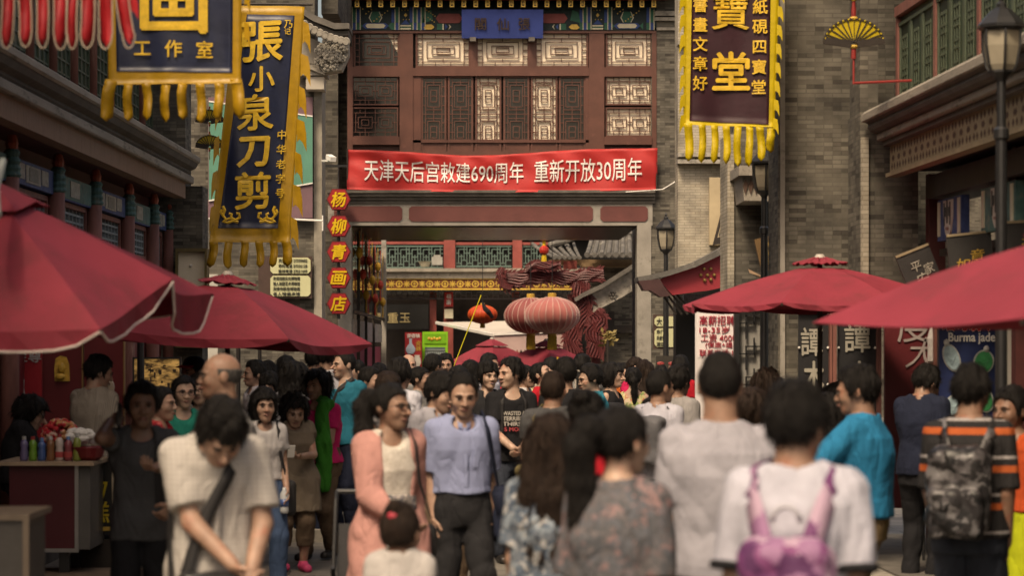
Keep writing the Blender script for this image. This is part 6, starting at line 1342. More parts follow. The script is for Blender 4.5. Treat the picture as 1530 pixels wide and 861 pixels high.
# ---------------------------------------------------------------- street lamps
LG_ = mat('lamp_glass', (0.3, 0.265, 0.2), .35, .2, 3, .1, spec=.5)
def lamp(px, ytop, d, k, label):
    c = P(px, ytop, d); t = thing('street_lamp', label, 'lamp', (c.x, d, 0), 'black lantern street lamps')
    z = c.z; s = k
    mb = MB(); mb.lathe((c.x, d, z), [(.012 * s, 0), (.03 * s, -.04 * s), (.02 * s, -.07 * s), (.05 * s, -.1 * s), (.05 * s, -.13 * s), (.1 * s, -.16 * s), (.18 * s, -.24 * s), (.23 * s, -.3 * s), (.23 * s, -.33 * s), (.2 * s, -.34 * s), (.19 * s, -.36 * s), (.05 * s, -.36 * s)], 8, rot=pi / 8); mb.build('lamp_cap', BLACKM, t)
    mb = MB(); mb.lathe((c.x, d, z), [(.178 * s, -.36 * s), (.175 * s, -.5 * s), (.14 * s, -.68 * s), (.11 * s, -.74 * s)], 6, rot=pi / 6); mb.build('lamp_glass', LG_, t)
    mb = MB()
    for i in range(6):
        a = 2 * pi * i / 6 + pi / 6; mb.tube([(c.x + r_ * s * cos(a), d + r_ * s * sin(a), z + zz * s) for r_, zz in ((.186, -.35), (.184, -.5), (.148, -.69), (.115, -.75))], .014 * s, 5)
    mb.lathe((c.x, d, z), [(.04 * s, -.84 * s), (.07 * s, -.8 * s), (.125 * s, -.755 * s), (.125 * s, -.735 * s), (.0, -.735 * s)], 8); mb.build('lamp_cage', BLACKM, t)
    mb = MB(); mb.lathe((c.x, d, 0), [(.14 * s, 0), (.14 * s, .3), (.09 * s, .36), (.06 * s, .9), (.055 * s, z - 1.4 * s), (.075 * s, z - 1.38 * s), (.075 * s, z - 1.3 * s), (.045 * s, z - 1.27 * s), (.045 * s, z - .84 * s)], 12); mb.build('post', BLACKM, t, False)
lamp(995, 318, 39.0, .80, 'slim black lantern street lamp standing before the right gate jamb'); lamp(1142, 212, 24.4, .67, 'black lantern street lamp rising behind the mid right umbrella'); lamp(1496, -10, 15.9, .69, 'near black lantern street lamp with thick post by the blue jade sign')
# ---------------------------------------------------------------- fan shaped lantern signs
def fansign(cx, cy, d, k, label, arm=True):
    t = thing('fan_sign', label, 'sign', P(cx, cy + 22 * k, d), 'yellow folding fan signs')
    m2 = d / FPX; c = P(cx, cy + 22 * k, d)
    def sect(r0, r1, a0, a1, n, y0, y1, mbb):
        pts = [(c.x + r1 * cos(a), c.z + r1 * sin(a) * .86) for a in np.linspace(a0, a1, n)] + [(c.x + r0 * cos(a), c.z + r0 * sin(a) * .86) for a in np.linspace(a1, a0, n)]
        for i in range(n - 1):
            q = [pts[i], pts[i + 1], pts[2 * n - 2 - i], pts[2 * n - 1 - i]]; mbb.prism(q, y0, y1)
    Rr = 47 * k * m2; mb = MB(); sect(.12 * Rr, Rr, .18, pi - .18, 19, d, d + .05, mb); mb.build('leaf', YEL2, t)
    mb = MB(); sect(.93 * Rr, Rr * 1.01, .17, pi - .17, 19, d - .008, d + .055, mb); sect(.1 * Rr, .19 * Rr, .3, pi - .3, 8, d - .006, d + .055, mb)
    for i in range(13):
        a = .18 + (pi - .36) * i / 12; mb.bar((c.x + .2 * Rr * cos(a), d - .006, c.z + .2 * Rr * sin(a) * .86), (c.x + Rr * cos(a), d - .006, c.z + Rr * sin(a) * .86), .0045 * k, .01)
    for s_ in (.17, pi - .17): mb.bar((c.x + .1 * Rr * cos(s_), d, c.z + .1 * Rr * sin(s_) * .86), (c.x + Rr * cos(s_), d, c.z + Rr * sin(s_) * .86), .03 * k, .06)
    mb.build('ribs', DARKWOOD, t)
    mb = MB(); [mb.ball((c.x + .965 * Rr * cos(a), d - .012, c.z + .965 * Rr * sin(a) * .86), .009 * k, .005, .009 * k, 6, 4) for a in np.linspace(.25, pi - .25, 15)]; mb.build('edge_dots', YEL2, t)
    mb = MB(); mb.tube([c + Vector((0, .02, Rr * .85)), c + Vector((0, .02, Rr * .85 + .1 * k))], .022 * k, 8); mb.tube([c + Vector((0, .02, .0)), c + Vector((0, .02, -.12 * k))], .022 * k, 8); mb.tube([c + Vector((0, .02, -.1 * k)), c + Vector((0, .02, -.34 * k))], .01 * k, 6)
    if arm: mb.tube([c + Vector((0, .02, -.33 * k)), c + Vector((.5 * k, .0, -.31 * k))], .011 * k, 6)
    mb.build('red_hanger', mat('hanger_red', (0.25, 0.025, 0.022), .5), t)
    mb = MB(); mb.lathe(c + Vector((0, .02, -.015)), [(.03 * k, -.015), (.04 * k, 0), (.03 * k, .015)], 10); mb.lathe(c + Vector((0, .02, Rr * .86)), [(.03 * k, -.015), (.04 * k, 0), (.03 * k, .015)], 10); mb.build('gold_ring', GOLD, t)
fansign(1276, 45, 20.5, .98, 'yellow and black folding fan sign hanging on red rod by the brick pier')
fansign(1276, -20, 20.5, .7, 'upper fan sign cut off by the top edge over the brick pier', False)
fansign(313, 210, 30.3, .45, 'small dark fan sign half hidden left of the long navy banner', False); fansign(313, 172, 30.3, .45, 'small dark fan sign peeping through the gold fringe of the short navy banner', False)
# ---------------------------------------------------------------- cloth shop banners
def hang(nm, label, d, q, fieldq, mfield, mtrim, chars, fringe, flames, group='cloth shop banners', amp=.03, pole=True, seed=1, gold=GOLDT):
    """q: corner pixels (tl, tr, br, bl) of the whole cloth; fieldq: the same for the inner field"""
    def bil(q, s, t):
        x = (q[0][0] * (1 - s) + q[1][0] * s) * (1 - t) + (q[3][0] * (1 - s) + q[2][0] * s) * t; y = (q[0][1] * (1 - s) + q[1][1] * s) * (1 - t) + (q[3][1] * (1 - s) + q[2][1] * s) * t; return x, y
    def wave(x, y): return amp * (.25 + .75 * min(1, max(0, (y + 60) / 300))) * (sin(x * .055 + y * .011 + seed) + .5 * sin(x * .11 - y * .02 + seed * 2))
    def world(x, y, o=0): p = P(x, y, d); p.y += wave(x, y) + o; return p
    base = P((q[2][0] + q[3][0]) / 2, q[2][1], d); t = thing(nm, label, 'banner', base, group)
    vs, fs = clothgrid(lambda s, tt: world(*bil(q, s, tt)), 26, 30); link_mesh('border', vs, fs, mtrim, t, True)
    vs, fs = clothgrid(lambda s, tt: world(*bil(fieldq, s, tt), -.006), 26, 30, .004); link_mesh('field', vs, fs, mfield, t, True)
    m2 = d / FPX
    for ch, cx, cy, sz, bold, sh, rot in chars:
        v, f = glyphs(ch, bold); ca, sa = cos(R(rot)), sin(R(rot)); W = []
        for a, b, c in v:
            a = a + sh * b; x = cx + (a * ca - b * sa) * sz; y = cy - (a * sa + b * ca) * sz; W.append(world(x, y, -.022 - (c + .01) * .2))
        link_mesh('lettering', W, f, gold, t)
    def strip(pl_, wd, ln, lean_, mb, rnd=random.Random(seed)):
        x, y = pl_; n = 9; L = []; Rr = []
        for i in range(n + 1):
            u = i / n; wv = wd / 2 * (1 if u < .8 else math.sqrt(max(0, 1 - ((u - .8) / .2) ** 2)) * .95 + .05); cx = x + lean_ * u + 1.2 * sin(u * 5 + x); cy = y + ln * u
            L.append((cx - wv, cy)); Rr.append((cx + wv, cy))
        vs = []; fs = []; tw = rnd.uniform(-.02, .02)
        for i in range(n + 1):
            for (px, py), sg in ((L[i], -1), (((L[i][0] + Rr[i][0]) / 2, L[i][1]), 0), (Rr[i], 1)):
                p = world(px, py, -.004 + tw * (i / n) * sg - .004 * (1 - abs(sg)) * (i / n) + .012 * sin(i * .8 + x) + .008 * sin(i * 2.3 + x * 3) * sg); vs.append(p)
        for i in range(n):
            for k in (0, 1): fs.append((i * 3 + k, i * 3 + k + 3, i * 3 + k + 4, i * 3 + k + 1))
        mb.add(vs, fs)
    mb = MB()
    for (x, y, wd, ln, le) in fringe: strip((x, y), wd * .88, ln * rd_.uniform(.94, 1.03), le, mb)
    fo = mb.build('fringe', mtrim, t, True); md = fo.modifiers.new('thick', 'SOLIDIFY'); md.thickness = .006
    mb = MB()
    for (x, y, wd, ln) in flames:          # flame edge teeth: tip hangs outward and down
        s_ = 1 if wd > 0 else -1; pts = [(x, y), (x + wd * .75, y + ln * .1), (x + wd * .95, y + ln * .45), (x + wd, y + ln), (x + wd * .6, y + ln * .72), (x + wd * .25, y + ln * .62), (x, y + ln * .7)]
        vs = [world(a, b, -.004 - .02 * abs(a - x) / abs(wd)) for a, b in pts]; mb.add(vs, [tuple(range(7)) if s_ < 0 else tuple(range(6, -1, -1))])
    if flames: fo = mb.build('flame_edge', mtrim, t); md = fo.modifiers.new('thick', 'SOLIDIFY'); md.thickness = .006
    if pole:
        mb = MB(); mb.tube([world(q[0][0] - 12, q[0][1] - 3), world(q[1][0] + 12, q[1][1] - 3)], .015, 8); mb.build('pole', DARKWOOD, t)
    return t
# the long navy one
q = [(353, 8), (455, 9), (433, 362), (313, 362)]
fl = [(452 - k * 2.9, 30 + k * 49, 12 + (k % 2) * 3, 50) for k in range(7)] + [(330 - k * 2.6, 150 + k * 52, -9, 46) for k in range(4)]
hang('navy_banner', 'long navy cloth banner with gold brush characters and golden fringe on the brick wall', 28.0, q, [(369, 21), (440, 23), (415, 341), (326, 341)], NAVYF, YEL,
     [('張', 392, 62, 66, .02, .06, 3), ('小', 391, 118, 40, .02, .05, 3), ('泉', 382, 168, 56, .02, .06, 3), ('刀', 379, 227, 52, .03, .1, 3), ('剪', 378, 285, 58, .02, .05, 3)] +
     [(ch, 421 - k * .7, 201 + k * 22, 15, .012, .1, 3) for k, ch in enumerate('中华老字号')] + [('乃', 431, 36, 14, .01, 0, 0), ('记', 430, 47, 10, .01, 0, 0)],
     [(320, 362, 15, 40, -5), (341, 360, 13, 42, 0), (365, 360, 13, 42, 0), (388, 360, 13, 42, 0), (408, 360, 13, 40, 0), (427, 360, 16, 40, 4)], fl, amp=.03, seed=1)
nb_ = bpy.data.objects['navy_banner']
for cx, s_ in ((342, 1), (402, -1)):
    mb = MB()
    for curl in ([(-9, -12), (-6, -6), (-9, 2), (-4, 8), (3, 6), (4, 0), (0, -1)], [(4, 6), (10, 9), (16, 5), (15, -1), (11, -1)], [(-9, 2), (-12, -3), (-10, -7)], [(-4, 8), (-9, 11), (-2, 13), (6, 10), (14, 12)]):
        mb.tube([P(cx + s_ * x, 320 + y, 27.9) for x, y in curl], [.018] * len(curl), 6)
    mb.build('scroll_ornament', GOLDT, nb_)
q = [(160, -150), (362, -150), (360, 124), (162, 126)]
hang('navy_banner', 'short wide navy cloth banner with three small gold characters, upper left', 17.5, q, [(172, -150), (349, -150), (347, 108), (174, 106)], NAVYF, YEL,
     [('画', 260, -2, 118, .018, .0, 0), ('工', 213, 72, 27, .014, 0, 0), ('作', 260, 73, 27, .014, 0, 0), ('室', 306, 74, 27, .014, 0, 0)],
     [(166, 118, 20, 62, -8), (191, 124, 15, 58, 0), (219, 124, 15, 58, 1), (247, 124, 15, 58, 0), (273, 124, 15, 58, 0), (300, 124, 15, 60, 0), (327, 124, 16, 58, 0), (352, 118, 20, 62, 8)], [(365, -20 + k * 52, 9, 40) for k in range(2)], amp=.018, seed=2)
q = [(1022, -120), (1168, -120), (1157, 190), (1021, 186)]
hang('plum_banner', 'plum cloth banner with gold characters and yellow flame edging, upper right', 22.8, q, [(1036, -120), (1153, -120), (1148, 186), (1030, 180)], MARF, YEL2,
     [('寶', 1091, 15, 62, .007, 0, 0), ('堂', 1092, 106, 62, .02, 0, 0)] + [(ch, 1046 - k * .1, -22 + k * 29.3, 23, .014, 0, 0) for k, ch in enumerate('古書畫文章好')][1:] + [(ch, 1136 - k * .6, -20 + k * 30, 23, .014, 0, 0) for k, ch in enumerate('筆紙硯四寶堂')][1:],
     [(1029, 184, 14, 56, 0), (1049, 186, 12, 58, 0), (1068, 187, 12, 60, 0), (1086, 188, 12, 60, 0), (1102, 188, 12, 60, 0), (1119, 189, 12, 60, 0), (1136, 190, 13, 50, 1), (1151, 190, 14, 40, 1)],
     [(1024, -10 + k * 30, -9, 30) for k in range(7)] + [(1163 - k * 1.2, -20 + k * 28, 8, 26) for k in range(8)], amp=.02, seed=3)
rs_ = [(12, -40, 18, 112, -2), (36, -40, 18, 110, 2), (62, -40, 17, 112, 2), (88, -40, 19, 114, 3), (108, -40, 15, 113, 0), (131, -40, 20, 112, -1), (160, -40, 20, 113, -3), (178, -40, 19, 112, 16)]
t = hang('red_pennant', 'red satin banner fringe with pale piping across the top left corner', 13.0, [(-60, -160), (215, -160), (205, -20), (-60, -20)], [(-50, -160), (185, -160), (185, -60), (-50, -60)], REDSAT, REDSAT, [], rs_, [(192, -10, 16, 40)], amp=.02, seed=5)
mb = MB()
for (x, y, wd, ln, le) in rs_:
    pts = []
    for u in list(np.linspace(0, .8, 5)): pts.append((x - wd / 2 + le * u + 1.2 * sin(u * 5 + x), y + ln * u))
    for a in np.linspace(pi, 2 * pi, 9): pts.append((x + le * .9 + wd / 2 * cos(a), y + ln * .8 - (ln * .2) * sin(a)))
    for u in list(np.linspace(.8, 0, 5)): pts.append((x + wd / 2 + le * u + 1.2 * sin(u * 5 + x), y + ln * u))
    mb.tube([P(a, b, 12.96) for a, b in pts], .004, 5)
mb.build('piping', mat('piping_cream', (0.45, 0.36, 0.28), .7), t)
# ---------------------------------------------------------------- umbrellas
def umbrella(apex, corners, label, cap=.3, val=.13, trim=False, pole_r=.022, sag=.05, foot=0.0, flat=False, ruffle=False, bulge=1.0):
    A_ = Vector(apex); C_ = [Vector(c) for c in corners]; n = len(C_); ctr = sum(C_, Vector()) / n
    t = thing('patio_umbrella', label, 'umbrella', (A_.x, A_.y, foot), 'maroon patio umbrellas')
    def canopy(f0, f1, lift, nu=10, nv=10, sg=sag):
        mb = MB(); vs = []; ids = {}
        for i in range(n):
            a, b = C_[i], C_[(i + 1) % n]
            for u in range(nu):
                for v in range(nv + 1):
                    r_ = f0 + (f1 - f0) * v / nv; e = a.lerp(b, u / nu); p = A_.lerp(e, r_); p.z += lift * (1 - .6 * r_)
                    p.z += .10 * (A_.z - ctr.z) * sin(pi * min(1, r_)) * .8 * bulge
                    p.z -= sg * sin(pi * u / nu) * r_ ** 1.5
                    p = p + (ctr - e).normalized() * (.10 * sin(pi * u / nu) * r_ ** 2) * (sg / .05)
                    ids[(i * nu + u, v)] = len(vs); vs.append(p)
        M_ = n * nu; fs = [(ids[(k, v)], ids[(k, v + 1)], ids[((k + 1) % M_, v + 1)], ids[((k + 1) % M_, v)]) for k in range(M_) for v in range(nv)]
        mb.add(vs, fs); return mb, ids, vs
    mb, ids, vs = canopy(cap * .8 if cap else 0.0, 1, 0); o = mb.build('canopy', UMB, t, False); md = o.modifiers.new('thick', 'SOLIDIFY'); md.thickness = .006
    if cap:
        mb, _, v2 = canopy(0.02, cap, .06 if not flat else .05, nv=5, sg=.03)
        o2 = mb.build('vent_cap', UMB, t); md = o2.modifiers.new('thick', 'SOLIDIFY'); md.thickness = .006
        if ruffle:
            me = o2.data
            rr = random.Random(4)
            for v in me.vertices:
                v.co.z += rr.uniform(-.012, .012)
    nu, nv = 10, 10
    if val:
        mb = MB(); tr = MB()
        for i in range(n):
            up_, lo_ = [], []
            for u in range(nu + 1):
                k = (i * nu + u) % (n * nu); p = Vector(vs[ids[(k, nv)]]); h_ = (val[i] if isinstance(val, list) else val) * (1 - (abs(u - nu / 2) / (nu / 2)) ** 6) + .015
                outd = (p - ctr); outd.z = 0; outd.normalize(); up_.append(p); lo_.append(p + Vector((0, 0, -h_)) + outd * (.012 * sin(u * 1.9)))
            mb.add(up_ + lo_, [(u, u + 11, u + 12, u + 1) for u in range(10)])
            if trim: tr.tube(lo_, .007, 6)
        o = mb.build('valance', UMB, t); md = o.modifiers.new('thick', 'SOLIDIFY'); md.thickness = .005
        if trim: tr.build('white_trim', mat('trim_white', (0.6, 0.52, 0.48), .7), t)
    mb = MB(); mb.tube([(A_.x, A_.y, foot), A_ + Vector((0, 0, .0))], pole_r, 10); mb.build('pole', DARKWOOD, t)
    mb = MB(); mb.lathe(A_ + Vector((0, 0, .03)), [(.045, 0), (.05, .02), (.03, .05)], 12); mb.build('finial', mat('finial_grey', (0.4, 0.36, 0.32), .5), t)
    for c in C_: mb = MB(); mb.bar(A_ + Vector((0, 0, -.04)), c + Vector((0, 0, -.02)), .016, .022); mb.build('rib', DARKWOOD, t)
    mb = MB(); mb.lathe((A_.x, A_.y, foot), [(.28, 0), (.28, .06), (.06, .1), (.04, .3)], 16); mb.build('base', STONE_D, t)
    return t
def ngon(px, pyr, pya, d, rad, n, rot, tilt=0.0, **k):
    z = P(0, pyr, d).z; c = P(px, pya, d); cs_ = [(c.x + rad * cos(R(rot) + 2 * pi * i / n), d + rad * sin(R(rot) + 2 * pi * i / n), z - tilt * rad * cos(R(rot) + 2 * pi * i / n)) for i in range(n)]
    return umbrella(c, cs_, **k)
umbrella((-2.66, 13.2, 2.80), [(-1.90, 12.2, 2.03), (-1.713, 13.6, 2.32), (-1.6, 14.6, 2.26), (-2.9, 15.0, 2.25), (-3.5, 13.7, 2.12), (-3.1, 12.4, 2.07)], 'near tilted maroon umbrella with pale trimmed valance, left side', cap=.25, val=[.09, .21, .1, .1, .1, .09], trim=True, sag=.04, bulge=.25)
mb = MB(); mb.tube([(-2.53, 12.9, 2.93), (-2.5, 12.4, 2.75), (-2.46, 12.3, 2.6)], [.02, .05, .04], 8); tag(mb.build('cloth_tie', mat('tie_grey', (0.3, 0.33, 0.3), .7)), 'grey cloth strap tied over the peak of the near left umbrella', 'strap')
ngon(340, 500, 419, 21, 1.38, 4, 27, tilt=.065, label='second maroon umbrella with ruffled cap in front of the gable wall', cap=.2, val=.06, ruffle=True)
ngon(1225, 455, 394, 20.5, 1.215, 8, 22.5, label='maroon umbrella before the lattice screen and recruitment poster, ruffled top', cap=.2, val=.03, ruffle=True, sag=.03)
ngon(1640, 480, 338, 11, 1.36, 4, 153, label='near maroon umbrella cut off by the right edge', cap=.25, val=.0, sag=.03)
ngon(735, 549, 510, 51.6, 1.08, 4, -88, label='small far umbrella below the red orange lantern', cap=.33, val=.08); ngon(816, 549, 512, 50.9, 1.08, 4, -84, label='small far umbrella below the two big silk lanterns', cap=.33, val=.08)
# ---------------------------------------------------------------- food stall on the left
ct = thing('stall_counter', 'dark red food stall counter with a pale worktop on the left', 'counter', (P(75, 0, 19.5).x, 19.5, 0))
d = 19.5; CR = mat('counter_red', (0.075, 0.012, 0.016), .4, .15, 2, .05)
a, b = P(14, 826, d), P(112, 696, d); mb = MB(); mb.box(a.x, b.x, d, d + .75, a.z, b.z); mb.build('cabinet', CR, ct)
mb = MB(); mb.box(b.x, b.x + .12, d + .02, d + .75, a.z + .02, b.z); mb.build('side_panel', mat('counter_grey', (0.1, 0.095, 0.09), .4, .2, 3), ct)
mb = MB(); mb.box(a.x - .1, b.x + .16, d - .06, d + .85, b.z, b.z + .03); mb.build('worktop', mat('worktop', (0.34, 0.25, 0.17), .4), ct)
mb = MB(); mb.box(b.x + .0, b.x + .03, d - .012, d + .01, a.z, b.z); mb.box(a.x, b.x, d - .008, d, a.z, a.z + .03); mb.build('edge_strip', STEEL, ct)
mb = MB(); [mb.box(x - .04, x + .04, y - .04, y + .04, 0, a.z) for x in (a.x + .1, b.x - .1) for y in (d + .1, d + .65)]; mb.build('leg', BLACKM, ct)
mb = MB(); mb.box(a.x - .2, b.x + .5, d - .3, d + .5, .0, .1); tag(mb.build('pallet', mat('pallet_wood', (0.14, 0.1, 0.07), .8, .3, 6)), 'low wooden pallet on the paving under the red stall counter', 'pallet')
zt = b.z + .03
for k, (px, cname, col, hh) in enumerate((('', 'violet', (0.12, 0.1, 0.2), .2), ('', 'green', (0.12, 0.26, 0.03), .2), ('', 'blue', (0.05, 0.1, 0.26), .19), ('', 'brown', (0.2, 0.09, 0.04), .2), ('', 'white labelled', (0.5, 0.42, 0.38), .22), ('', 'dark red', (0.22, 0.05, 0.06), .2), ('', 'olive', (0.2, 0.24, 0.05), .22))):
    x = P(36 + k * 13.2, 0, d + .12).x; bt = thing('drink_bottle', '%s plastic drink bottle standing in the row on the stall counter' % cname, 'bottle', (x, d + .12, zt), 'bottles on the stall counter')
    mb = MB(); mb.lathe((x, d + .12, zt), [(.03, 0), (.034, .02), (.034, .07), (.028, .1), (.034, .13), (.03, hh - .05), (.014, hh - .025)], 14); mb.build('bottle_body', mat('bottle_' + cname, col, .25, .1, 4, 0, spec=.6), bt, True)
    mb = MB(); mb.lathe((x, d + .12, zt), [(.016, hh - .03), (.016, hh), (.0, hh + .001)], 10); mb.build('cap', mat('bottle_cap_%d' % (k % 3), ((0.45, 0.45, 0.43), (0.35, 0.05, 0.05), (0.1, 0.2, 0.4))[k % 3], .4), bt)
    if k in (4, 5): mb = MB(); mb.lathe((x, d + .12, zt), [(.0352, .03), (.0352, .075)], 14); mb.build('label', mat('bottle_label', (0.4, 0.06, 0.06), .5), bt)
c = Vector((P(90, 0, d + .4).x, d + .4, zt)); cp_ = thing('date_cake', 'domed red and cream date cake on a dark bowl behind the bottles', 'cake', c)
mb = MB(); mb.lathe(c, [(.09, 0), (.1, .06), (.14, .12), (.15, .15), (.0, .15)], 20); mb.build('bowl', mat('bowl_dark', (0.1, 0.04, 0.025), .4), cp_)
mb = MB(); rg = random.Random(2)
for k in range(110):
    a_ = rg.uniform(0, 6.28); e = rg.uniform(.0, 1.35); r_ = .15; mb.ball(c + Vector((r_ * cos(a_) * cos(e), r_ * sin(a_) * cos(e), .15 + .17 * sin(e))), .028, .028, .025, 7, 5)
mb.build('cake_dome', blotch('date_cake', [(0.42, 0.03, 0.035), (0.5, 0.33, 0.26), (0.36, 0.02, 0.03), (0.45, 0.22, 0.1)], 22), cp_, True)
c = Vector((P(132, 0, d + .2).x, d + .2, zt)); t = thing('red_bowl', 'small red enamel bowl on the right end of the stall counter', 'bowl', c); mb = MB(); mb.lathe(c, [(.08, 0), (.12, .03), (.145, .11), (.14, .115), (.11, .04), (.0, .03)], 20); mb.build('bowl', mat('enamel_red', (0.15, 0.015, 0.018), .3), t)
mb = MB(); rg = random.Random(9); c = Vector((P(122, 0, d + .3).x, d + .3, zt + .03))
for k in range(26): a_ = rg.uniform(0, 6.28); mb.ball(c + Vector((rg.uniform(-.09, .09), rg.uniform(-.05, .05), .11 + rg.uniform(0, .1))), .05, .03, .03, 6, 4)
tag(mb.build('tissue_bag', WHITEP), 'crumpled white plastic bag beside the red bowl on the counter', 'bag')
ks = thing('cake_sign', 'upright black stall sign with yellow characters beside the counter', 'sign', (P(150, 0, 20.2).x, 20.2, .3))
mb = MB(); mb.pbox(118, 690, 167, 800, 20.2, .1); mb.build('board', mat('black_board', (0.012, 0.011, 0.01), .4), ks); mb = MB(); mb.pbox(167, 684, 172, 803, 20.15, .2); mb.build('pale_edge', mat('sign_edge', (0.4, 0.33, 0.24), .5), ks)
SY = mat('sign_yellow2', (0.5, 0.36, 0.02), .5); text('切', P(140, 735, 20.19), .2, SY, ks, bold=.01, width=.2, shear=.2); text('糕', P(147, 766, 20.19), .19, SY, ks, bold=.01)
mb = MB(); mb.pbox(120, 788, 164, 794, 20.185, .02); mb.build('gold_band', GOLD, ks)
mb = MB(); mb.box(P(118, 0, 20.2).x, P(170, 0, 20.2).x, 20.2, 20.5, 0, .32); mb.build('stand', DARKWOOD, ks)
gb_ = thing('grey_box', 'grey metal box with a wooden rim in the bottom left corner', 'box', (P(10, 0, 12).x, 12, 0)); a, b = P(-60, 900, 12), P(44, 772, 12)
mb = MB(); mb.box(a.x, b.x - .03, 12, 12.6, 0, b.z - .02); mb.build('case', mat('grey_case', (0.05, 0.046, 0.043), .5), gb_); mb = MB(); mb.box(a.x, b.x, 11.98, 12.62, b.z - .02, b.z + .01); mb.box(b.x - .03, b.x, 11.98, 12.0, 0, b.z - .02); mb.build('rim', mat('rim_wood', (0.13, 0.1, 0.075), .6), gb_)
# posters and shop interior behind the stall
tp = thing('red_stall_poster', 'bright red poster with grey characters above the stall at the left edge', 'poster', (P(20, 0, 22.3).x, 22.3, 1))
mb = MB(); mb.pbox(-40, 500, 62, 660, 22.3, .05); mb.build('sheet', mat('poster_scarlet', (0.32, 0.012, 0.02), .5, .15, 1.5), tp)
for k, ch in enumerate('唯至尊'): text(ch, P(10 + k * 21, 532, 22.29), .13, mat('poster_silver', (0.4, 0.37, 0.36), .5), tp, bold=.012)
mb = MB(); mb.ppx([(-40, 548), (14, 560), (6, 600), (-40, 620)], 22.29, .02); mb.build('orange_flash', mat('poster_orange', (0.5, 0.16, 0.02), .5), tp); mb = MB(); mb.lathe((P(29, 0, 22.25).x, 22.26, P(0, 596, 22.25).z), [(.04, 0), (.05, .03), (.04, .1), (.045, .17), (.02, .2)], 14, .3); mb.build('bottle_picture', mat('poster_bottle', (0.4, 0.4, 0.4), .4), tp)
for k, (x0, x1) in enumerate(((64, 124), (126, 186))):
    t = thing('maroon_shop_panel', ('maroon shop panel carrying a golden figure picture', 'plain maroon shop panel behind the man at the stall')[k], 'panel', (P((x0 + x1) / 2, 0, 22.6).x, 22.6, .2)); mb = MB(); mb.pbox(x0, 500, x1, 740, 22.6, .05); mb.build('panel', REDW, t); mb = MB(); mb.pbox(x1 - 2, 500, x1, 740, 22.58, .06); mb.build('gold_edge', mat('panel_gold', (0.25, 0.14, 0.05), .5), t)
    if k == 0: mb = MB(); mb.ppx([(82, 570), (81, 552), (83, 536), (90, 532), (99, 534), (103, 545), (104, 570)], 22.58, .03); mb.ball(P(92, 550, 22.55), .035, .02, .05); mb.ball(P(90, 563, 22.55), .05, .02, .03); mb.build('golden_picture', mat('gilt_picture', (0.6, 0.36, 0.06), .4, .4, 14), t)
glowmat, nt_, b_ = _new('shop_glow'); n_ = N(nt_, 'ShaderNodeTexNoise', Scale=7.0, Detail=7.0, Roughness=.7); nt_.links.new(coords(nt_, (1, 1, 2.4)), n_.inputs['Vector']); c_ = ramp2(nt_, n_.outputs[0], (.05, .028, .012), (.62, .38, .13), .42, .62)
nt_.links.new(c_, b_.inputs['Base Color']); nt_.links.new(c_, b_.inputs['Emission Color']); b_.inputs['Emission Strength'].default_value = .32
lw = thing('lit_shop_window', 'warm lit shop window with goods behind the glasses woman', 'window', (P(232, 0, 26).x, 26, 1.0))
mb = MB(); mb.pbox(199, 536, 268, 640, 26, .04); mb.build('glow', glowmat, lw); mb = MB(); [mb.pbox(x, 536, x + 2, 640, 25.96, .06) for x in (198, 213, 268)]; mb.pbox(198, 534, 270, 537, 25.96, .06); mb.build('frame', BLACKM, lw)
mb = MB(); rg = random.Random(6); [mb.pbox(x, y, x + w_, y + h_, 25.97 + rg.uniform(-.01, .01), .02) for x, y, w_, h_ in [(rg.uniform(200, 262), rg.uniform(545, 630), rg.uniform(1, 5), rg.uniform(2, 10)) for _ in range(70)]]; mb.build('goods', mat('window_goods', (0.07, 0.045, 0.03), .7), lw)
mb = MB(); mb.tube([P(210, 505, 24), P(210, 760, 24)], .035, 8); t = tag(mb.build('post', BLACKM), 'black steel post in front of the warm lit shop window', 'post')
ef = thing('electric_fan', 'round cream electric fan in front of the maroon shop panels', 'fan', (P(153, 0, 22).x, 22, 1.3)); c = P(153, 579, 22); mb = MB()
mb.lathe((0, 0, 0), [(.02, 0), (.1, .02), (.105, .05), (.02, .07)], 20); o_ = mb.v; mb2 = MB(); mb2.add([(c.x + x, c.y + z, c.z + y) for x, y, z in o_], [f[::-1] for f in mb.f]); mb2.build('fan_cage', mat('fan_cream', (0.36, 0.29, 0.22), .5), ef)
mb = MB(); mb.tube([c + Vector((0, .05, -.1)), c + Vector((0, .05, -.45))], .015, 6); mb.lathe((c.x, c.y + .05, 1.15), [(.1, 0), (.1, .03), (.02, .05)], 14); mb.build('stand', MATS['fan_cream'], ef)
# yellow guide stick
mb = MB(); mb.tube([P(719, 441, 33), P(678, 548, 33)], .007, 6); tag(mb.build('guide_stick', mat('stick_yellow', (0.55, 0.47, 0.02), .5)), 'long thin yellow stick held up above the crowd below the red lantern', 'stick')
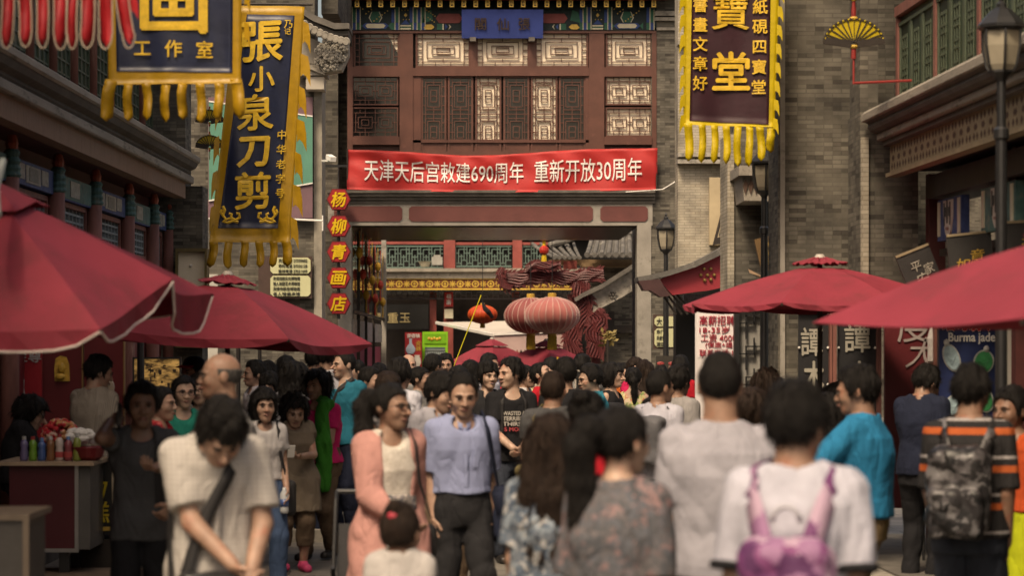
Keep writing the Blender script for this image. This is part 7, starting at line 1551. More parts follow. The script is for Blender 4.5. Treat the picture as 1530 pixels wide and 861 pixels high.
# ---------------------------------------------------------------- the crowd
PLD = plaid('cloth_pale_check', (0.4, 0.375, 0.35), (0.27, 0.25, 0.235), .022, .45)
TEE = lambda k: cl(*k)
C_TEAL = cl('teal_polo', (0.012, 0.13, 0.19)); C_BLUEP = cl('blue_polo', (0.01, 0.15, 0.29)); C_LBLUE = plaid('cloth_light_blue', (0.24, 0.275, 0.43), (0.2, 0.23, 0.37), .012, .5); C_GPOLO = cl('grey_polo', (0.2, 0.19, 0.18)); C_PINK = cl('pink_cardigan', (0.44, 0.225, 0.2)); C_BEIGE = cl('beige_dress', (0.17, 0.135, 0.1)); C_HOT = cl('hot_pink', (0.5, 0.02, 0.12)); C_GREEN = cl('green_scarf', (0.03, 0.18, 0.025)); C_LACE = blotch('lace_cream', [(0.5, 0.46, 0.41), (0.56, 0.52, 0.47), (0.42, 0.38, 0.33), (0.54, 0.5, 0.45)], 60); C_SILV = cl('pale_grey_tee', (0.28, 0.275, 0.31)); C_WTEE = cl('white_tee', (0.38, 0.38, 0.44)); C_GRLIL = cl('lilac_grey', (0.36, 0.33, 0.35))
C_STRP = stripes('cloth_grey_stripe', [(0, (0.19, 0.18, 0.18)), (.5, (0.1, 0.095, 0.1))], 2, .05); C_SELL = stripes('cloth_fine_stripe', [(0, (0.33, 0.29, 0.24)), (.55, (0.2, 0.175, 0.15))], 0, .012)
C_ORST = stripes('cloth_orange_stripe', [(0, (0.018, 0.017, 0.018)), (.34, (0.36, 0.08, 0.025)), (.52, (0.018, 0.017, 0.018)), (.7, (0.3, 0.28, 0.28)), (.78, (0.018, 0.017, 0.018))], 2, .2)
C_FLOR = blotch('cloth_floral_dark', [(0.05, 0.05, 0.055), (0.1, 0.1, 0.11), (0.06, 0.065, 0.075), (0.075, 0.075, 0.08), (0.14, 0.125, 0.13), (0.055, 0.055, 0.06), (0.24, 0.15, 0.15), (0.09, 0.095, 0.11)], 26, hard=False, warp=1.2); C_FLBL = blotch('cloth_floral_blue', [(0.09, 0.12, 0.16), (0.36, 0.36, 0.36), (0.05, 0.07, 0.1), (0.2, 0.24, 0.28), (0.13, 0.15, 0.18)], 30); C_FLYE = blotch('cloth_floral_yellow', [(0.46, 0.4, 0.18), (0.16, 0.22, 0.08), (0.44, 0.36, 0.26), (0.34, 0.14, 0.09), (0.42, 0.38, 0.22)], 26)
C_WST = stripes('cloth_white_stripe', [(0, (0.48, 0.46, 0.47)), (.6, (0.12, 0.11, 0.14))], 2, .028); C_OR = cl('orange_tank', (0.42, 0.065, 0.022)); C_LIME = cl('lime_trousers', (0.32, 0.36, 0.02)); C_RED = cl('red_top', (0.36, 0.012, 0.022)); C_BROWN = cl('brown_trousers', (0.115, 0.08, 0.055)); C_FAINT = cl('faint_yellow', (0.46, 0.44, 0.24)); C_TEALG = cl('teal_green', (0.01, 0.2, 0.15)); C_PURP = cl('purple_top', (0.06, 0.03, 0.19)); C_BEIG2 = cl('beige_trousers', (0.26, 0.21, 0.16)); C_HPNK = cl('rose_top', (0.42, 0.015, 0.07)); C_DJ = cl('dark_jeans', (0.03, 0.036, 0.05)); C_OLIVE = mat('olive_canvas', (0.13, 0.105, 0.045), .8, .15, 6, .4, 50)
CAMO_P = blotch('purple_camouflage', [(0.12, 0.035, 0.11), (0.24, 0.12, 0.22), (0.075, 0.022, 0.075), (0.36, 0.25, 0.33), (0.17, 0.05, 0.14)], 15, .6); CAMO_B = blotch('black_camouflage', [(0.02, 0.019, 0.02), (0.075, 0.07, 0.074), (0.012, 0.012, 0.013), (0.13, 0.125, 0.13), (0.03, 0.028, 0.03)], 22, .35)
STRAPM = mat('black_webbing', (0.014, 0.013, 0.014), .7, .2, 20, .3, 60)
CR_ = 'visitors in the lane'
for m_ in (PLD, C_LBLUE, C_FLOR, C_FLBL, C_ORST, C_SELL, C_STRP, C_WST, C_FLYE): folds(m_)
# near row
p = person(318, 590, 10.7, 14, 'man in a pale checked short sleeved shirt looking down into his black camera bag', hair='fringe', pitch=46, yaw=6, shirt=PLD, collar=PLD, lmat=BEIG2 if False else C_BEIG2, hem=.47, sleeve=.78, arms=(((.36, -.4, -.8), (-1, .5, -.2), .8), ((-.06, -.3, -.92), (1, .6, -.2), .6)), q=2, tone=0, lean=6, build=1.0, fit=.03)
strap(p, [(2, .81, .004), (0, .7, .006), (-2, .58, .008), (-3, .5, .012)], .03, PLD, 'placket', p['root'], .003)
wb = worn(p, 'camera_bag', 'black camera bag with a wide strap across the checked shirt of the man looking down', 'bag')
strap(p, [(158, .66, .015), (172, .76, .015), (150, .835, .02), (90, .855, .02), (35, .82, .02), (8, .75, .022), (-14, .66, .026), (-30, .57, .032), (-38, .5, .05)], .055, STRAPM, 'strap', wb); strap(p, [(-60, .5, .03), (-75, .6, .02), (-62, .7, .02), (-66, .8, .02)], .035, STRAPM, 'strap', wb)
blob(p, 'pouch', lambda x, y, z: rbox(x, y, z, (-.04, -.24, .47 * p['H']), (.14, .07, .1), .03) + wr(x, y, z, 5, .004, 30), (-.22, -.36, .35 * p['H']), (.14, -.12, .56 * p['H']), .012, BLACKM, wb)
w_ = p['A'][1][2]; it = worn(p, 'tissue', 'crumpled white tissue in the hand of the man in the checked shirt', 'tissue'); blob(p, 'paper', lambda x, y, z: ell(x, y, z, (w_.x - .05, w_.y - .06, w_.z - .06), (.035, .03, .025)) + wr(x, y, z, 2, .006, 60), (w_.x - .12, w_.y - .12, w_.z - .12), (w_.x + .05, w_.y + .05, w_.z + .02), .006, WHITEP, it)
yb = worn(p, 'yellow_bag', 'bright yellow bag hanging by the far hip of the man in the checked shirt', 'bag'); blob(p, 'bag_body', lambda x, y, z: rbox(x, y, z, (.16, .06, .52 * p['H']), (.05, .05, .1), .02) + wr(x, y, z, 6, .004, 30), (.05, -.05, .44 * p['H']), (.26, .18, .62 * p['H']), .012, mat('bag_yellow', (0.5, 0.42, 0.02), .6), yb)
p = person(212, 574, 14.4, 8, 'man in a dark grey T shirt holding a phone to his ear', hair='short', shirt=cl('charcoal_tee', (0.06, 0.06, 0.062)), lmat=BLACKC, arms=('phone', 'hang'), q=2, tone=3, yaw=3, hem=.46)
wb = worn(p, 'backpack', 'black backpack on the shoulders of the man telephoning', 'backpack'); strap(p, [(35, .58, .012), (32, .7, .012), (30, .79, .014), (40, .845, .02), (120, .84, .02)], .06, STRAPM, 'strap', wb); blob(p, 'pack', lambda x, y, z: rbox(x, y, z, (0, .21, .68 * p['H']), (.15, .08, .2), .06), (-.2, .1, .5 * p['H']), (.2, .34, .85 * p['H']), .016, STRAPM, wb)
A = p['A'][-1]; ph = worn(p, 'phone', 'dark phone pressed to the ear of the man in charcoal grey', 'phone'); mb = MB(); mb.bar(A[2] + Vector((.05, -.02, -.03)), A[2] + Vector((.06, .02, .11)), .012, .065); p['put']('body', np.array(mb.v), mb.f, BLACKM, ph, False)
person(334, 527, 14.0, -72, 'tall bald man in a grey polo shirt seen in profile facing left', H=1.90, hair='ring', hc='grey', shirt=C_GPOLO, collar=C_GPOLO, lmat=BLACKC, arms=('hold', ((-.1, -.5, -.8), (1, .6, -.2), .6)), q=2, tone=1, build=1.14, sleeve=.85, yaw=-6, hem=.47)
person(274, 556, 19.0, 8, 'woman with glasses and pulled back hair peering past the checked shirt man', H=1.70, sex='f', hair='tied', glasses=True, shirt=C_TEALG, lmat=JEANS, q=2, tone=2, sleeve=.6, yaw=12)
person(300, 548, 20.3, -6, 'second glasses woman half hidden behind the bald man', H=1.70, sex='f', hair='bob', glasses=True, shirt=GREYC, lmat=NAVY, q=1, tone=2)
person(236, 571, 17.8, 78, 'woman with dark bun in red blouse seen in profile beside the phone man', H=1.64, sex='f', hair='bun', shirt=blotch('cloth_red_print', [(0.42, 0.02, 0.03), (0.3, 0.012, 0.02), (0.46, 0.1, 0.1)], 30), lmat=NAVY, q=1, arms=('hold', 'hang'))
p = person(291, 528, 22.0, -40, 'man in a black and red baseball cap behind the bald man', H=1.82, hair='short', shirt=DKGREY, lmat=NAVY, q=1)
cp_ = worn(p, 'baseball_cap', 'black baseball cap with a red edged brim worn behind the bald man', 'cap'); hw_ = lambda q: Vector(p['Mw'].inverted() @ p['hw'](q))
mb = MB(); c_ = hw_((0, .012, .15)); mb.lathe(c_, [(.104, 0), (.105, .04), (.09, .085), (.05, .112), (.0, .118)], 20); p['put']('crown', np.array(mb.v), mb.f, BLACKC, cp_); mb = MB(); vs = [hw_((x, -.085 - .085 * (1 - (x / .085) ** 2), .158 + z)) for z in (0, .01) for x in np.linspace(-.083, .083, 9)] + [hw_((x, -.06, .17 + z)) for z in (0, .01) for x in np.linspace(-.083, .083, 9)]
mb.add(vs, [(i, i + 1, i + 19, i + 18) for i in range(8)] + [(i + 9, i + 27, i + 28, i + 10) for i in range(8)] + [(i, i + 9, i + 10, i + 1) for i in range(8)]); p['put']('brim', np.array(mb.v), mb.f, cl('cap_red', (0.3, 0.02, 0.03)), cp_)
p = person(141, 529, 20.6, 150, 'stall keeper in a finely striped polo with blue collar, back turned', H=1.86, hair='short', shirt=C_SELL, collar=cl('navy_collar', (0.03, 0.05, 0.12)), lmat=NAVY, arms=('hang', 'hold'), yaw=-36, pitch=14, q=2, build=1.05, hem=.42, sleeve=.8)
person(22, 594, 20.6, 100, 'vendor in dark clothes at the left edge bending over the stall', H=None, hair='curly', shirt=BLACKC, lmat=BLACKC, sleeve=1.9, arms=('hold', 'hold'), lean=8, pitch=20, q=1, build=1.1)
p = person(437, 588, 20.8, 18, 'woman with curly bob in a long beige tunic looking down at her phone', H=1.53, sex='f', hair='curly', shirt=C_BEIGE, sleeve=.3, hem=.34, lmat=C_BROWN, llen=.8, shoe=PINKSHOE, pitch=18, arms=('hang', 'hold'), q=2, build=1.22, tone=0, fit=.035, walk=.2)
A = p['A'][1]; ph = worn(p, 'phone', 'pale phone in the hands of the woman in the beige tunic', 'phone'); mb = MB(); mb.bar(A[2] + Vector((-.1, -.1, .0)), A[2] + Vector((-.1, -.14, .1)), .06, .012); p['put']('body', np.array(mb.v), mb.f, WHITEP, ph, False)
p = person(477, 558, 21.9, -24, 'short haired woman in hot pink top and dark trousers wearing a long green scarf', H=1.70, sex='f', hair='curly', shirt=C_HOT, sleeve=.62, hem=.52, lmat=C_BROWN, arms=('hang', 'holdlow'), q=2, build=1.18, tone=0, yaw=-12, smile=True, walk=-.25)
gs_ = worn(p, 'scarf', 'long bright green scarf hanging from the shoulder of the pink topped woman', 'scarf')
H = p['H']; blob(p, 'cloth', lambda x, y, z: smin(smin(cone(x, y, z, (.02, -.04, .865 * H), (.12, -.06, .83 * H), .035, .05), cone(x, y, z, (.11, -.13, .82 * H), (.13, -.2, .62 * H), .055, .07), .04), cone(x, y, z, (.13, -.19, .62 * H), (.15, -.17, .4 * H), .075, .055), .04) + wr(x, y, z * f32(.35), 8, .009, 45), (-.1, -.32, .32 * H), (.3, .06, .92 * H), .013, C_GREEN, gs_)
p = person(516, 526, 24.5, -38, 'stout man in a teal polo shirt with a black strap, looking left', H=1.875, hair='crew', shirt=C_TEAL, collar=cl('polo_white_trim', (0.3, 0.36, 0.36)), lmat=NAVY, q=2, build=1.12, tone=2, yaw=-22)
sb_ = worn(p, 'shoulder_bag', 'black shoulder bag strap crossing the teal polo shirt', 'bag'); strap(p, [(150, .84, .02), (60, .855, .02), (14, .8, .016), (-14, .7, .016), (-45, .58, .02), (-80, .52, .03)], .05, STRAPM, 'strap', sb_); blob(p, 'pouch', lambda x, y, z: rbox(x, y, z, (-.2, .04, .5 * p['H']), (.05, .1, .12), .03), (-.3, -.1, .4 * p['H']), (-.1, .18, .6 * p['H']), .016, STRAPM, sb_)
p = person(394, 580, 18.8, 16, 'woman in a white T shirt and blue jeans carrying a water bottle', H=1.60, sex='f', hair='long', shirt=cl('soft_white', (0.42, 0.4, 0.4)), lmat=JEANS, arms=('hang', 'swing'), q=1, walk=.5, belt=BLACKC, hem=.56)
A = p['A'][1]; bt = worn(p, 'water_bottle', 'clear plastic water bottle with blue label in the hand of the woman in jeans', 'bottle'); mb = MB(); mb.lathe((A[2].x - .03, A[2].y - .05, A[2].z - .17), [(.03, 0), (.034, .02), (.034, .15), (.015, .18), (.015, .2)], 12); p['put']('bottle_body', np.array(mb.v), mb.f, mat('bottle_clear', (0.45, 0.47, 0.48), .15, .1, 5, 0), bt); mb = MB(); mb.lathe((A[2].x - .03, A[2].y - .05, A[2].z - .17), [(.0352, .05), (.0352, .11)], 12); p['put']('label', np.array(mb.v), mb.f, mat('bottle_blue', (0.1, 0.3, 0.6), .4), bt)
tb = worn(p, 'shoulder_bag', 'dark shoulder bag on the woman in white T shirt and jeans', 'bag'); strap(p, [(160, .8, .015), (60, .852, .02), (38, .8, .015), (42, .68, .015), (60, .55, .03)], .035, STRAPM, 'strap', tb); blob(p, 'bag_body', lambda x, y, z: rbox(x, y, z, (.2, .05, .47 * p['H']), (.05, .13, .14), .04), (.1, -.12, .36 * p['H']), (.3, .2, .58 * p['H']), .014, STRAPM, tb)
p = person(581, 572, 13.6, 22, 'young woman with ponytail and glasses in a long pink cardigan over cream lace top', H=1.73, sex='f', hair='ponytail', glasses=True, shirt=C_PINK, sleeve=1.92, hem=.36, open_mat=(C_LACE, .47), lmat=C_BEIG2, yaw=30, pitch=2, arms=('holdlow', 'hang'), q=2, build=.92, ptail=.56, tail_side=-.05, tthick=1.35, tone=1, fit=.03)
H = p['H']; sk = blob(p, 'floral_peplum', lambda x, y, z: smax(smax(np.maximum(np.sqrt((x / f32(.16)) ** 2 + ((y - f32(p['cy'](.55))) / f32(.142)) ** 2) * f32(.15) - f32(.148), y - f32(.03)) - f32(.08) * (f32(.62 * H) - z), z - f32(.64 * H), .01), f32(.46 * H) - z, .01) + wr(x, y, z, 77, .005, 30), (-.26, -.24, .42 * H), (.26, .24, .68 * H), .013, blotch('peplum_print', [(0.06, 0.065, 0.09), (0.42, 0.38, 0.34), (0.1, 0.1, 0.13), (0.3, 0.27, 0.25), (0.04, 0.045, 0.06)], 42), p['root'])
bg_ = worn(p, 'handbag', 'dark handbag strap over the pink cardigan shoulder', 'bag'); strap(p, [(150, .8, .04), (60, .85, .04), (36, .8, .04), (42, .68, .045), (70, .56, .07)], .025, STRAPM, 'strap', bg_); blob(p, 'bag_body', lambda x, y, z: rbox(x, y, z, (.24, .08, .48 * H), (.05, .12, .1), .04), (.12, -.1, .4 * H), (.34, .24, .58 * H), .014, STRAPM, bg_)
person(597, 756, 10.2, 172, 'small child with tufted dark hair in a pale grey top, back to us', H=1.27, sex='f', hair='topknot', hc='brown', shirt=cl('child_grey', (0.36, 0.34, 0.33)), lmat=NAVY, q=2, tone=1, yaw=-12)
p = person(690, 558, 15.2, 12, 'man in a light blue short sleeved shirt and belted black trousers walking towards us', H=1.765, hair='crew', shirt=C_LBLUE, collar=C_LBLUE, sleeve=.88, hem=.575, belt=BLACKC, lmat=cl('black_trousers', (0.02, 0.02, 0.022)), arms=('hang', 'hang'), pitch=10, yaw=-4, q=2, tone=0, walk=.55, build=1.04, fit=.03)
strap(p, [(0, .81, .003), (0, .7, .005), (0, .6, .006)], .03, C_LBLUE, 'placket', p['root'], .003); strap(p, [(24, .74, .006), (24, .67, .008)], .1, C_LBLUE, 'chest_pocket', p['root'], .003)
tb = worn(p, 'shoulder_bag', 'soft navy shoulder bag hanging at the hip of the man in light blue', 'bag'); strap(p, [(140, .8, .02), (60, .86, .03), (38, .8, .03), (48, .7, .03), (66, .6, .05)], .05, NAVY, 'strap', tb); blob(p, 'bag_body', lambda x, y, z: rbox(x, y, z, (.25, .0, .5 * p['H']), (.06, .15, .17), .05) + wr(x, y, z, 3, .008, 24), (.13, -.2, .36 * p['H']), (.38, .2, .64 * p['H']), .013, NAVY, tb)
person(651, 556, 17.6, 42, 'man with tousled hair in a pale grey shirt leaning behind the light blue shirt', H=1.75, hair='fringe', shirt=C_SILV, collar=C_SILV, lmat=C_BROWN, q=1, yaw=10, pitch=16, roll=8, tone=0, walk=.4)
person(551, 550, 25.2, 62, 'young man in a white T shirt seen in profile facing right', H=1.70, hair='short', shirt=C_WTEE, lmat=NAVY, q=1, tone=0)
person(576, 553, 20.6, 20, 'man in grey striped T shirt mostly hidden behind the pink cardigan woman', H=1.73, hair='fringe', hc='brown', shirt=C_STRP, lmat=NAVY, q=1, pitch=22, arms=('hold', 'hang'))
person(596, 536, 22.4, 150, 'man in a pale blue white shirt turned towards the far shops', H=1.80, hair='fringe', shirt=cl('blue_white', (0.46, 0.46, 0.52)), lmat=NAVY, q=1, build=1.05)
person(625, 541, 26.5, 78, 'woman in grey top with hair tied, profile, facing right under the vase poster', H=1.70, sex='f', hair='tied', shirt=GREYC, lmat=NAVY, q=1)
person(610, 529, 29.5, 15, 'balding man with pink scalp in front of the vase poster', H=1.83, hair='ring', shirt=GREYC, lmat=NAVY, q=1, tone=2, arms=('photo', 'hang'))
person(646, 531, 28.6, 130, 'youth in a pale yellow shirt before the green drinks cabinet', H=1.82, hair='short', shirt=C_FAINT, lmat=NAVY, q=1)
p = person(666, 530, 30.5, 0, 'man lifting a dark bottle to his mouth beside the yellow stick', H=1.82, hair='short', shirt=BLACKC, lmat=NAVY, q=1, arms=('hang', 'chest'))
p = person(685, 538, 26.3, 5, 'woman with sunglasses pushed up on her hair behind the light blue shirt man', H=1.70, sex='f', hair='bob', shirt=DKGREY, lmat=NAVY, q=1, tone=1)
person(703, 537, 27.4, 172, 'woman with long black hair and white hairband, back turned, near the far umbrella', H=1.76, sex='f', hair='long', longhair=.72, shirt=C_GRLIL, lmat=NAVY, q=1)
p = person(728, 542, 23.4, 24, 'smiling short haired woman in a black V neck top with white chest stripe', H=1.77, sex='f', hair='fringe', shirt=cl('black_vneck', (0.02, 0.02, 0.022)), lmat=NAVY, q=2, smile=True, tone=2)
p = person(764, 536, 21.6, 10, 'young man in a black printed T shirt holding a phone, head turned left', H=1.82, hair='short', shirt=BLACKC, lmat=C_DJ, q=2, yaw=-62, tone=2, arms=('holdlow', 'holdlow'), sleeve=.7)
H = p['H']; cyy = p['cy'](.68) - p['ry'](.7) - .004
for k, st in enumerate(('WASTED A', 'TERRIBLE', 'THIRST', 'IS MORE')):
    v, f = glyphs(st, .02); wd = v[:, 0].max() - v[:, 0].min(); z0 = (.735 - .026 * k) * H; V = [( -.0 + a * .2 / wd, cyy - .012 + 2.2 * (a * .2 / wd) ** 2 - c * .2, z0 + b * .05) for a, b, c in v]
    p['put']('shirt_print', np.array(V), f, mat('print_cream' if k < 2 else 'print_red' if k == 3 else 'print_cream', (0.45, 0.42, 0.38) if k != 3 else (0.36, 0.05, 0.06), .8), p['root'], False)
bp = worn(p, 'backpack', 'dark backpack straps over the black printed T shirt', 'backpack'); strap(p, [(36, .6, .012), (33, .72, .012), (32, .79, .014), (40, .845, .02), (120, .84, .02)], .05, STRAPM, 'strap', bp); strap(p, [(-36, .6, .012), (-33, .72, .012), (-32, .79, .014), (-40, .845, .02), (-120, .84, .02)], .05, STRAPM, 'strap', bp); blob(p, 'pack', lambda x, y, z: rbox(x, y, z, (0, .22, .68 * H), (.14, .08, .2), .06), (-.2, .1, .5 * H), (.2, .34, .85 * H), .018, STRAPM, bp)
A = p['A'][-1]; ph = worn(p, 'phone', 'black phone held at the waist by the printed T shirt youth', 'phone'); mb = MB(); mb.bar(A[2] + Vector((.1, -.08, -.02)), A[2] + Vector((.1, -.16, .04)), .07, .012); p['put']('body', np.array(mb.v), mb.f, BLACKM, ph, False)
person(730, 531, 31.0, 60, 'dark haired man before the far red umbrella, behind the smiling woman', H=1.82, hair='short', shirt=C_WTEE, lmat=NAVY, q=1)
person(783, 546, 27.5, 70, 'woman in white top facing right just behind the printed T shirt youth', H=1.71, sex='f', hair='tied', shirt=cl('soft_white', (0.42, 0.4, 0.4)), lmat=NAVY, q=1)
person(811, 541, 25.8, 62, 'woman in a dark red top with head tipped back looking up', H=1.76, sex='f', hair='tied', shirt=C_RED, sleeve=.25, lmat=NAVY, q=2, pitch=-26, tone=2)
person(823, 536, 30.5, 150, 'dark haired man below the right silk lantern, mostly hidden', H=1.77, hair='short', shirt=cl('sand_tee', (0.36, 0.32, 0.25)), lmat=NAVY, q=0)
p = person(845, 537, 21.6, 178, 'man in black T shirt with thick black hair, back to us, below the dragon carving', H=1.82, hair='short', shirt=BLACKC, lmat=NAVY, q=1)
yf = thing('paper_pennant', 'small folded golden yellow paper pennant beside the black haired man', 'pennant', P(836, 552, 23)); mb = MB(); mb.ppx([(832, 533), (838, 536), (847, 532), (840, 543), (833, 550)], 23, .02); mb.ppx([(832, 533), (838, 537), (833, 550)], 22.97, .03); mb.build('paper', mat('pennant_yellow', (0.6, 0.33, 0.03), .6), yf); mb = MB(); mb.tube([P(833, 548, 23.02), P(828, 590, 23.02)], .006, 5); mb.build('stick', DARKWOOD, yf)
p = person(826, 558, 17.9, 176, 'crop haired man in a dark T shirt with an olive strap on his left shoulder', H=1.74, hair='crew', hc='brown', shirt=cl('charcoal_tee', (0.06, 0.06, 0.062)), lmat=DKGREY, q=2, build=1.12, yaw=-10, tone=1)
ob = worn(p, 'canvas_bag', 'olive canvas shoulder bag on the back of the crop haired man', 'bag'); strap(p, [(-20, .8, .02), (40, .855, .02), (130, .81, .016), (140, .7, .016), (135, .6, .03)], .05, C_OLIVE, 'strap', ob); blob(p, 'bag_body', lambda x, y, z: smax(rbox(x, y, z, (.16, .2, .55 * p['H']), (.11, .06, .11), .05), z - f32(.62 * p['H']), .01) + wr(x, y, z, 4, .004, 30), (.0, .1, .44 * p['H']), (.32, .32, .66 * p['H']), .013, C_OLIVE, ob)
p = person(869, 533, 27.5, 152, 'man raising a tablet to photograph the archway', H=1.82, hair='short', shirt=GREYC, lmat=NAVY, q=1, arms=('photo', 'photo'))
tbz = thing('tablet', 'dark tablet in a pale case held up in front of the archway', 'tablet', P(868, 566, 24.2)); mb = MB(); mb.pbox(859, 553, 879, 583, 24.2, .012, .0); mb.build('case', mat('tablet_case', (0.35, 0.32, 0.28), .5), tbz); mb = MB(); mb.pbox(861, 556, 877, 582, 24.19, .012); mb.build('screen', BLACKM, tbz)
p = person(886, 549, 24.2, -74, 'man with glasses in a bright teal T shirt, facing left, backpack strap on', H=1.74, hair='short', glasses=True, shirt=cl('bright_teal', (0.02, 0.2, 0.28)), lmat=NAVY, q=1, pitch=8, tone=2, arms=('hold', 'hold'))
bp = worn(p, 'backpack', 'dark backpack on the man in bright teal facing left', 'backpack'); strap(p, [(36, .6, .012), (40, .78, .014), (70, .83, .014), (120, .84, .02)], .05, STRAPM, 'strap', bp); blob(p, 'pack', lambda x, y, z: rbox(x, y, z, (0, .23, .67 * p['H']), (.15, .09, .2), .06), (-.2, .1, .5 * p['H']), (.2, .36, .85 * p['H']), .018, STRAPM, bp)
person(913, 545, 26.0, 66, 'short haired woman in a black tank top with white print', H=1.74, sex='f', hair='bob', shirt=BLACKC, sleeve=0, lmat=NAVY, q=1, tone=2, roll=6)
person(946, 549, 27.3, 168, 'woman in a yellow green floral sleeveless dress with ponytail', H=1.69, sex='f', hair='ponytail', shirt=C_FLYE, sleeve=0, lower='dress', hem=.3, flare=.22, q=1, tone=2, ptail=.3, tail_side=-.03)
person(949, 536, 30.5, 20, 'woman in rose pink top behind the floral dress', H=1.77, sex='f', hair='bob', hc='brown', shirt=C_HPNK, lmat=NAVY, q=1, tone=2, arms=('hold', 'hold'))
person(963, 541, 28.8, 160, 'woman with long reddish brown hair beside the right gate jamb, back turned', H=1.75, sex='f', hair='long', hc='brown', shirt=BLACKC, lmat=NAVY, q=1, longhair=.7)
person(931, 545, 32.5, 40, 'woman in orange top glimpsed between the tank top and floral dress', H=1.68, sex='f', hair='short', shirt=cl('coral_top', (0.5, 0.12, 0.03)), lmat=NAVY, q=0)
p = person(984, 557, 19.6, 150, 'young man with spiky cropped hair and grey backpack, head turned right', H=1.73, hair='crew', shirt=C_WTEE, lmat=NAVY, q=2, tone=1, yaw=-25)
bp = worn(p, 'backpack', 'dark and pale grey backpack on the spiky haired young man', 'backpack'); blob(p, 'pack', lambda x, y, z: rbox(x, y, z, (0, .24, .68 * p['H']), (.16, .09, .2), .06) + wr(x, y, z, 6, .005, 25), (-.22, .1, .5 * p['H']), (.22, .38, .85 * p['H']), .015, mat('pack_grey', (0.09, 0.09, 0.1), .7, .2, 5, .4, 60), bp); [strap(p, [(s * 36, .6, .012), (s * 33, .72, .012), (s * 32, .79, .014), (s * 40, .845, .02), (s * 130, .82, .02)], .06, STRAPM, 'strap', bp) for s in (-1, 1)]
person(974, 585, 20.5, 160, 'woman in violet blue top beside the spiky haired young man', H=1.5, sex='f', hair='tied', shirt=C_PURP, lmat=NAVY, q=1)
p = person(1012, 549, 21.4, 142, 'man in a light grey hooded top beside the recruitment notice', H=1.75, hair='short', shirt=cl('mid_grey_hood', (0.26, 0.25, 0.25)), lmat=NAVY, q=1, tone=1)
person(1016, 533, 30.0, 150, 'man in bright red shirt by the recruitment notice', H=1.80, hair='short', shirt=C_RED, lmat=NAVY, q=1)
# big backs at the right
p = person(1076, 530, 10.4, 178, 'broad man in a pale grey tee with cropped hair, back to us, centre right', H=1.905, hair='crew', shirt=C_SILV, lmat=DKGREY, q=2, build=1.18, tone=1, sleeve=.8)
person(876, 586, 13.0, 158, 'woman with dark bunched hair and red collar behind the long haired woman', H=1.70, sex='f', hair='bun', shirt=C_RED, lmat=NAVY, q=1, tone=2)
p = person(925, 612, 8.9, 152, 'woman in dark floral blouse with long ponytail tied by a red clip, nearest figure', H=1.72, sex='f', hair='ponytail', shirt=C_FLOR, sleeve=.95, lmat=NAVY, q=2, tone=2, yaw=-16, ptail=.64, tail_side=.065, tthick=1.45, fit=.035, build=1.05)
p = person(822, 624, 10.3, 164, 'woman with long loose hair in blue white floral blouse, back to us', H=1.64, sex='f', hair='long', hc='brown', longhair=.62, shirt=C_FLBL, sleeve=.8, lmat=DKGREY, q=2, tone=1, arms=('hang', 'hang'), fit=.035, flare=.05)
p = person(1188, 574, 8.15, 166, 'man in a white tee with black cuffs carrying a purple camouflage backpack', H=1.815, hair='short', shirt=C_WTEE, lmat=DKGREY, q=2, build=1.06, tone=1, yaw=-18, sleeve=.86, fit=.03)
H = p['H']; bp = worn(p, 'backpack', 'purple camouflage backpack on the white tee', 'backpack')
blob(p, 'pack', lambda x, y, z: smin(rbox(x, y, z, (0, .255, .6 * H), (.155, .095, .225), .07), rbox(x, y, z, (0, .34, .54 * H), (.12, .05, .12), .04), .02) + wr(x, y, z, 6, .006, 22), (-.26, .1, .42 * H), (.26, .46, .78 * H), .012, CAMO_P, bp)
for s in (-1, 1): strap(p, [(s * 40, .58, .012), (s * 34, .72, .012), (s * 32, .79, .016), (s * 44, .845, .02), (s * 120, .835, .03), (s * 150, .79, .03), (s * 163, .72, .06)], .075, CAMO_P, 'strap', bp)
mb = MB(); mb.tube([Vector((.045 * cos(a), .25 + .02 * sin(a), .755 * H + .05 * sin(a))) for a in np.linspace(0, pi, 9)], .01, 6); p['put']('handle', np.array(mb.v), mb.f, WHITEC, bp)
for s in (-1, 1):
    Sx, E, W, _ = p['A'][s]; n_ = (E - Sx).normalized(); c0_ = Sx + n_ * (E - Sx).length * .84; u_ = n_.orthogonal().normalized(); v_ = n_.cross(u_); mb = MB(); ring = [c0_ + (u_ * cos(a) + v_ * sin(a)) * .082 for a in np.linspace(0, 2 * pi, 19)]; mb.tube(ring, .016, 6, False); p['put']('black_cuff', np.array(mb.v), mb.f, BLACKC, p['root'])
p = person(1288, 548, 13.8, -118, 'man in a bright blue polo shirt and khaki trousers looking at something in his hands', H=1.82, hair='short', shirt=C_BLUEP, collar=C_GRLIL, lmat=KHAKI, q=2, build=1.08, tone=1, arms=('hold', ((-.1, -.62, -.2), (1, .3, -.8), .8)), yaw=10, pitch=8, sleeve=.9, hem=.53)
A = p['A'][1]; ph = worn(p, 'phone', 'phone held up by the man in the bright blue polo', 'phone'); mb = MB(); mb.bar(A[2] + Vector((-.05, -.1, .0)), A[2] + Vector((-.05, -.14, .12)), .07, .014); p['put']('body', np.array(mb.v), mb.f, mat('phone_rose', (0.4, 0.2, 0.18), .4), ph, False)
wt_ = worn(p, 'wristwatch', 'pale wristwatch on the man in the bright blue polo', 'watch'); Sx, E, W, _ = p['A'][1]; n_ = (W - E).normalized(); u_ = n_.orthogonal().normalized(); v_ = n_.cross(u_); mb = MB(); mb.tube([W - n_ * .05 + (u_ * cos(a) + v_ * sin(a)) * .036 for a in np.linspace(0, 2 * pi, 15)], .009, 6, False); p['put']('band', np.array(mb.v), mb.f, mat('watch_pale', (0.45, 0.4, 0.33), .3), wt_)
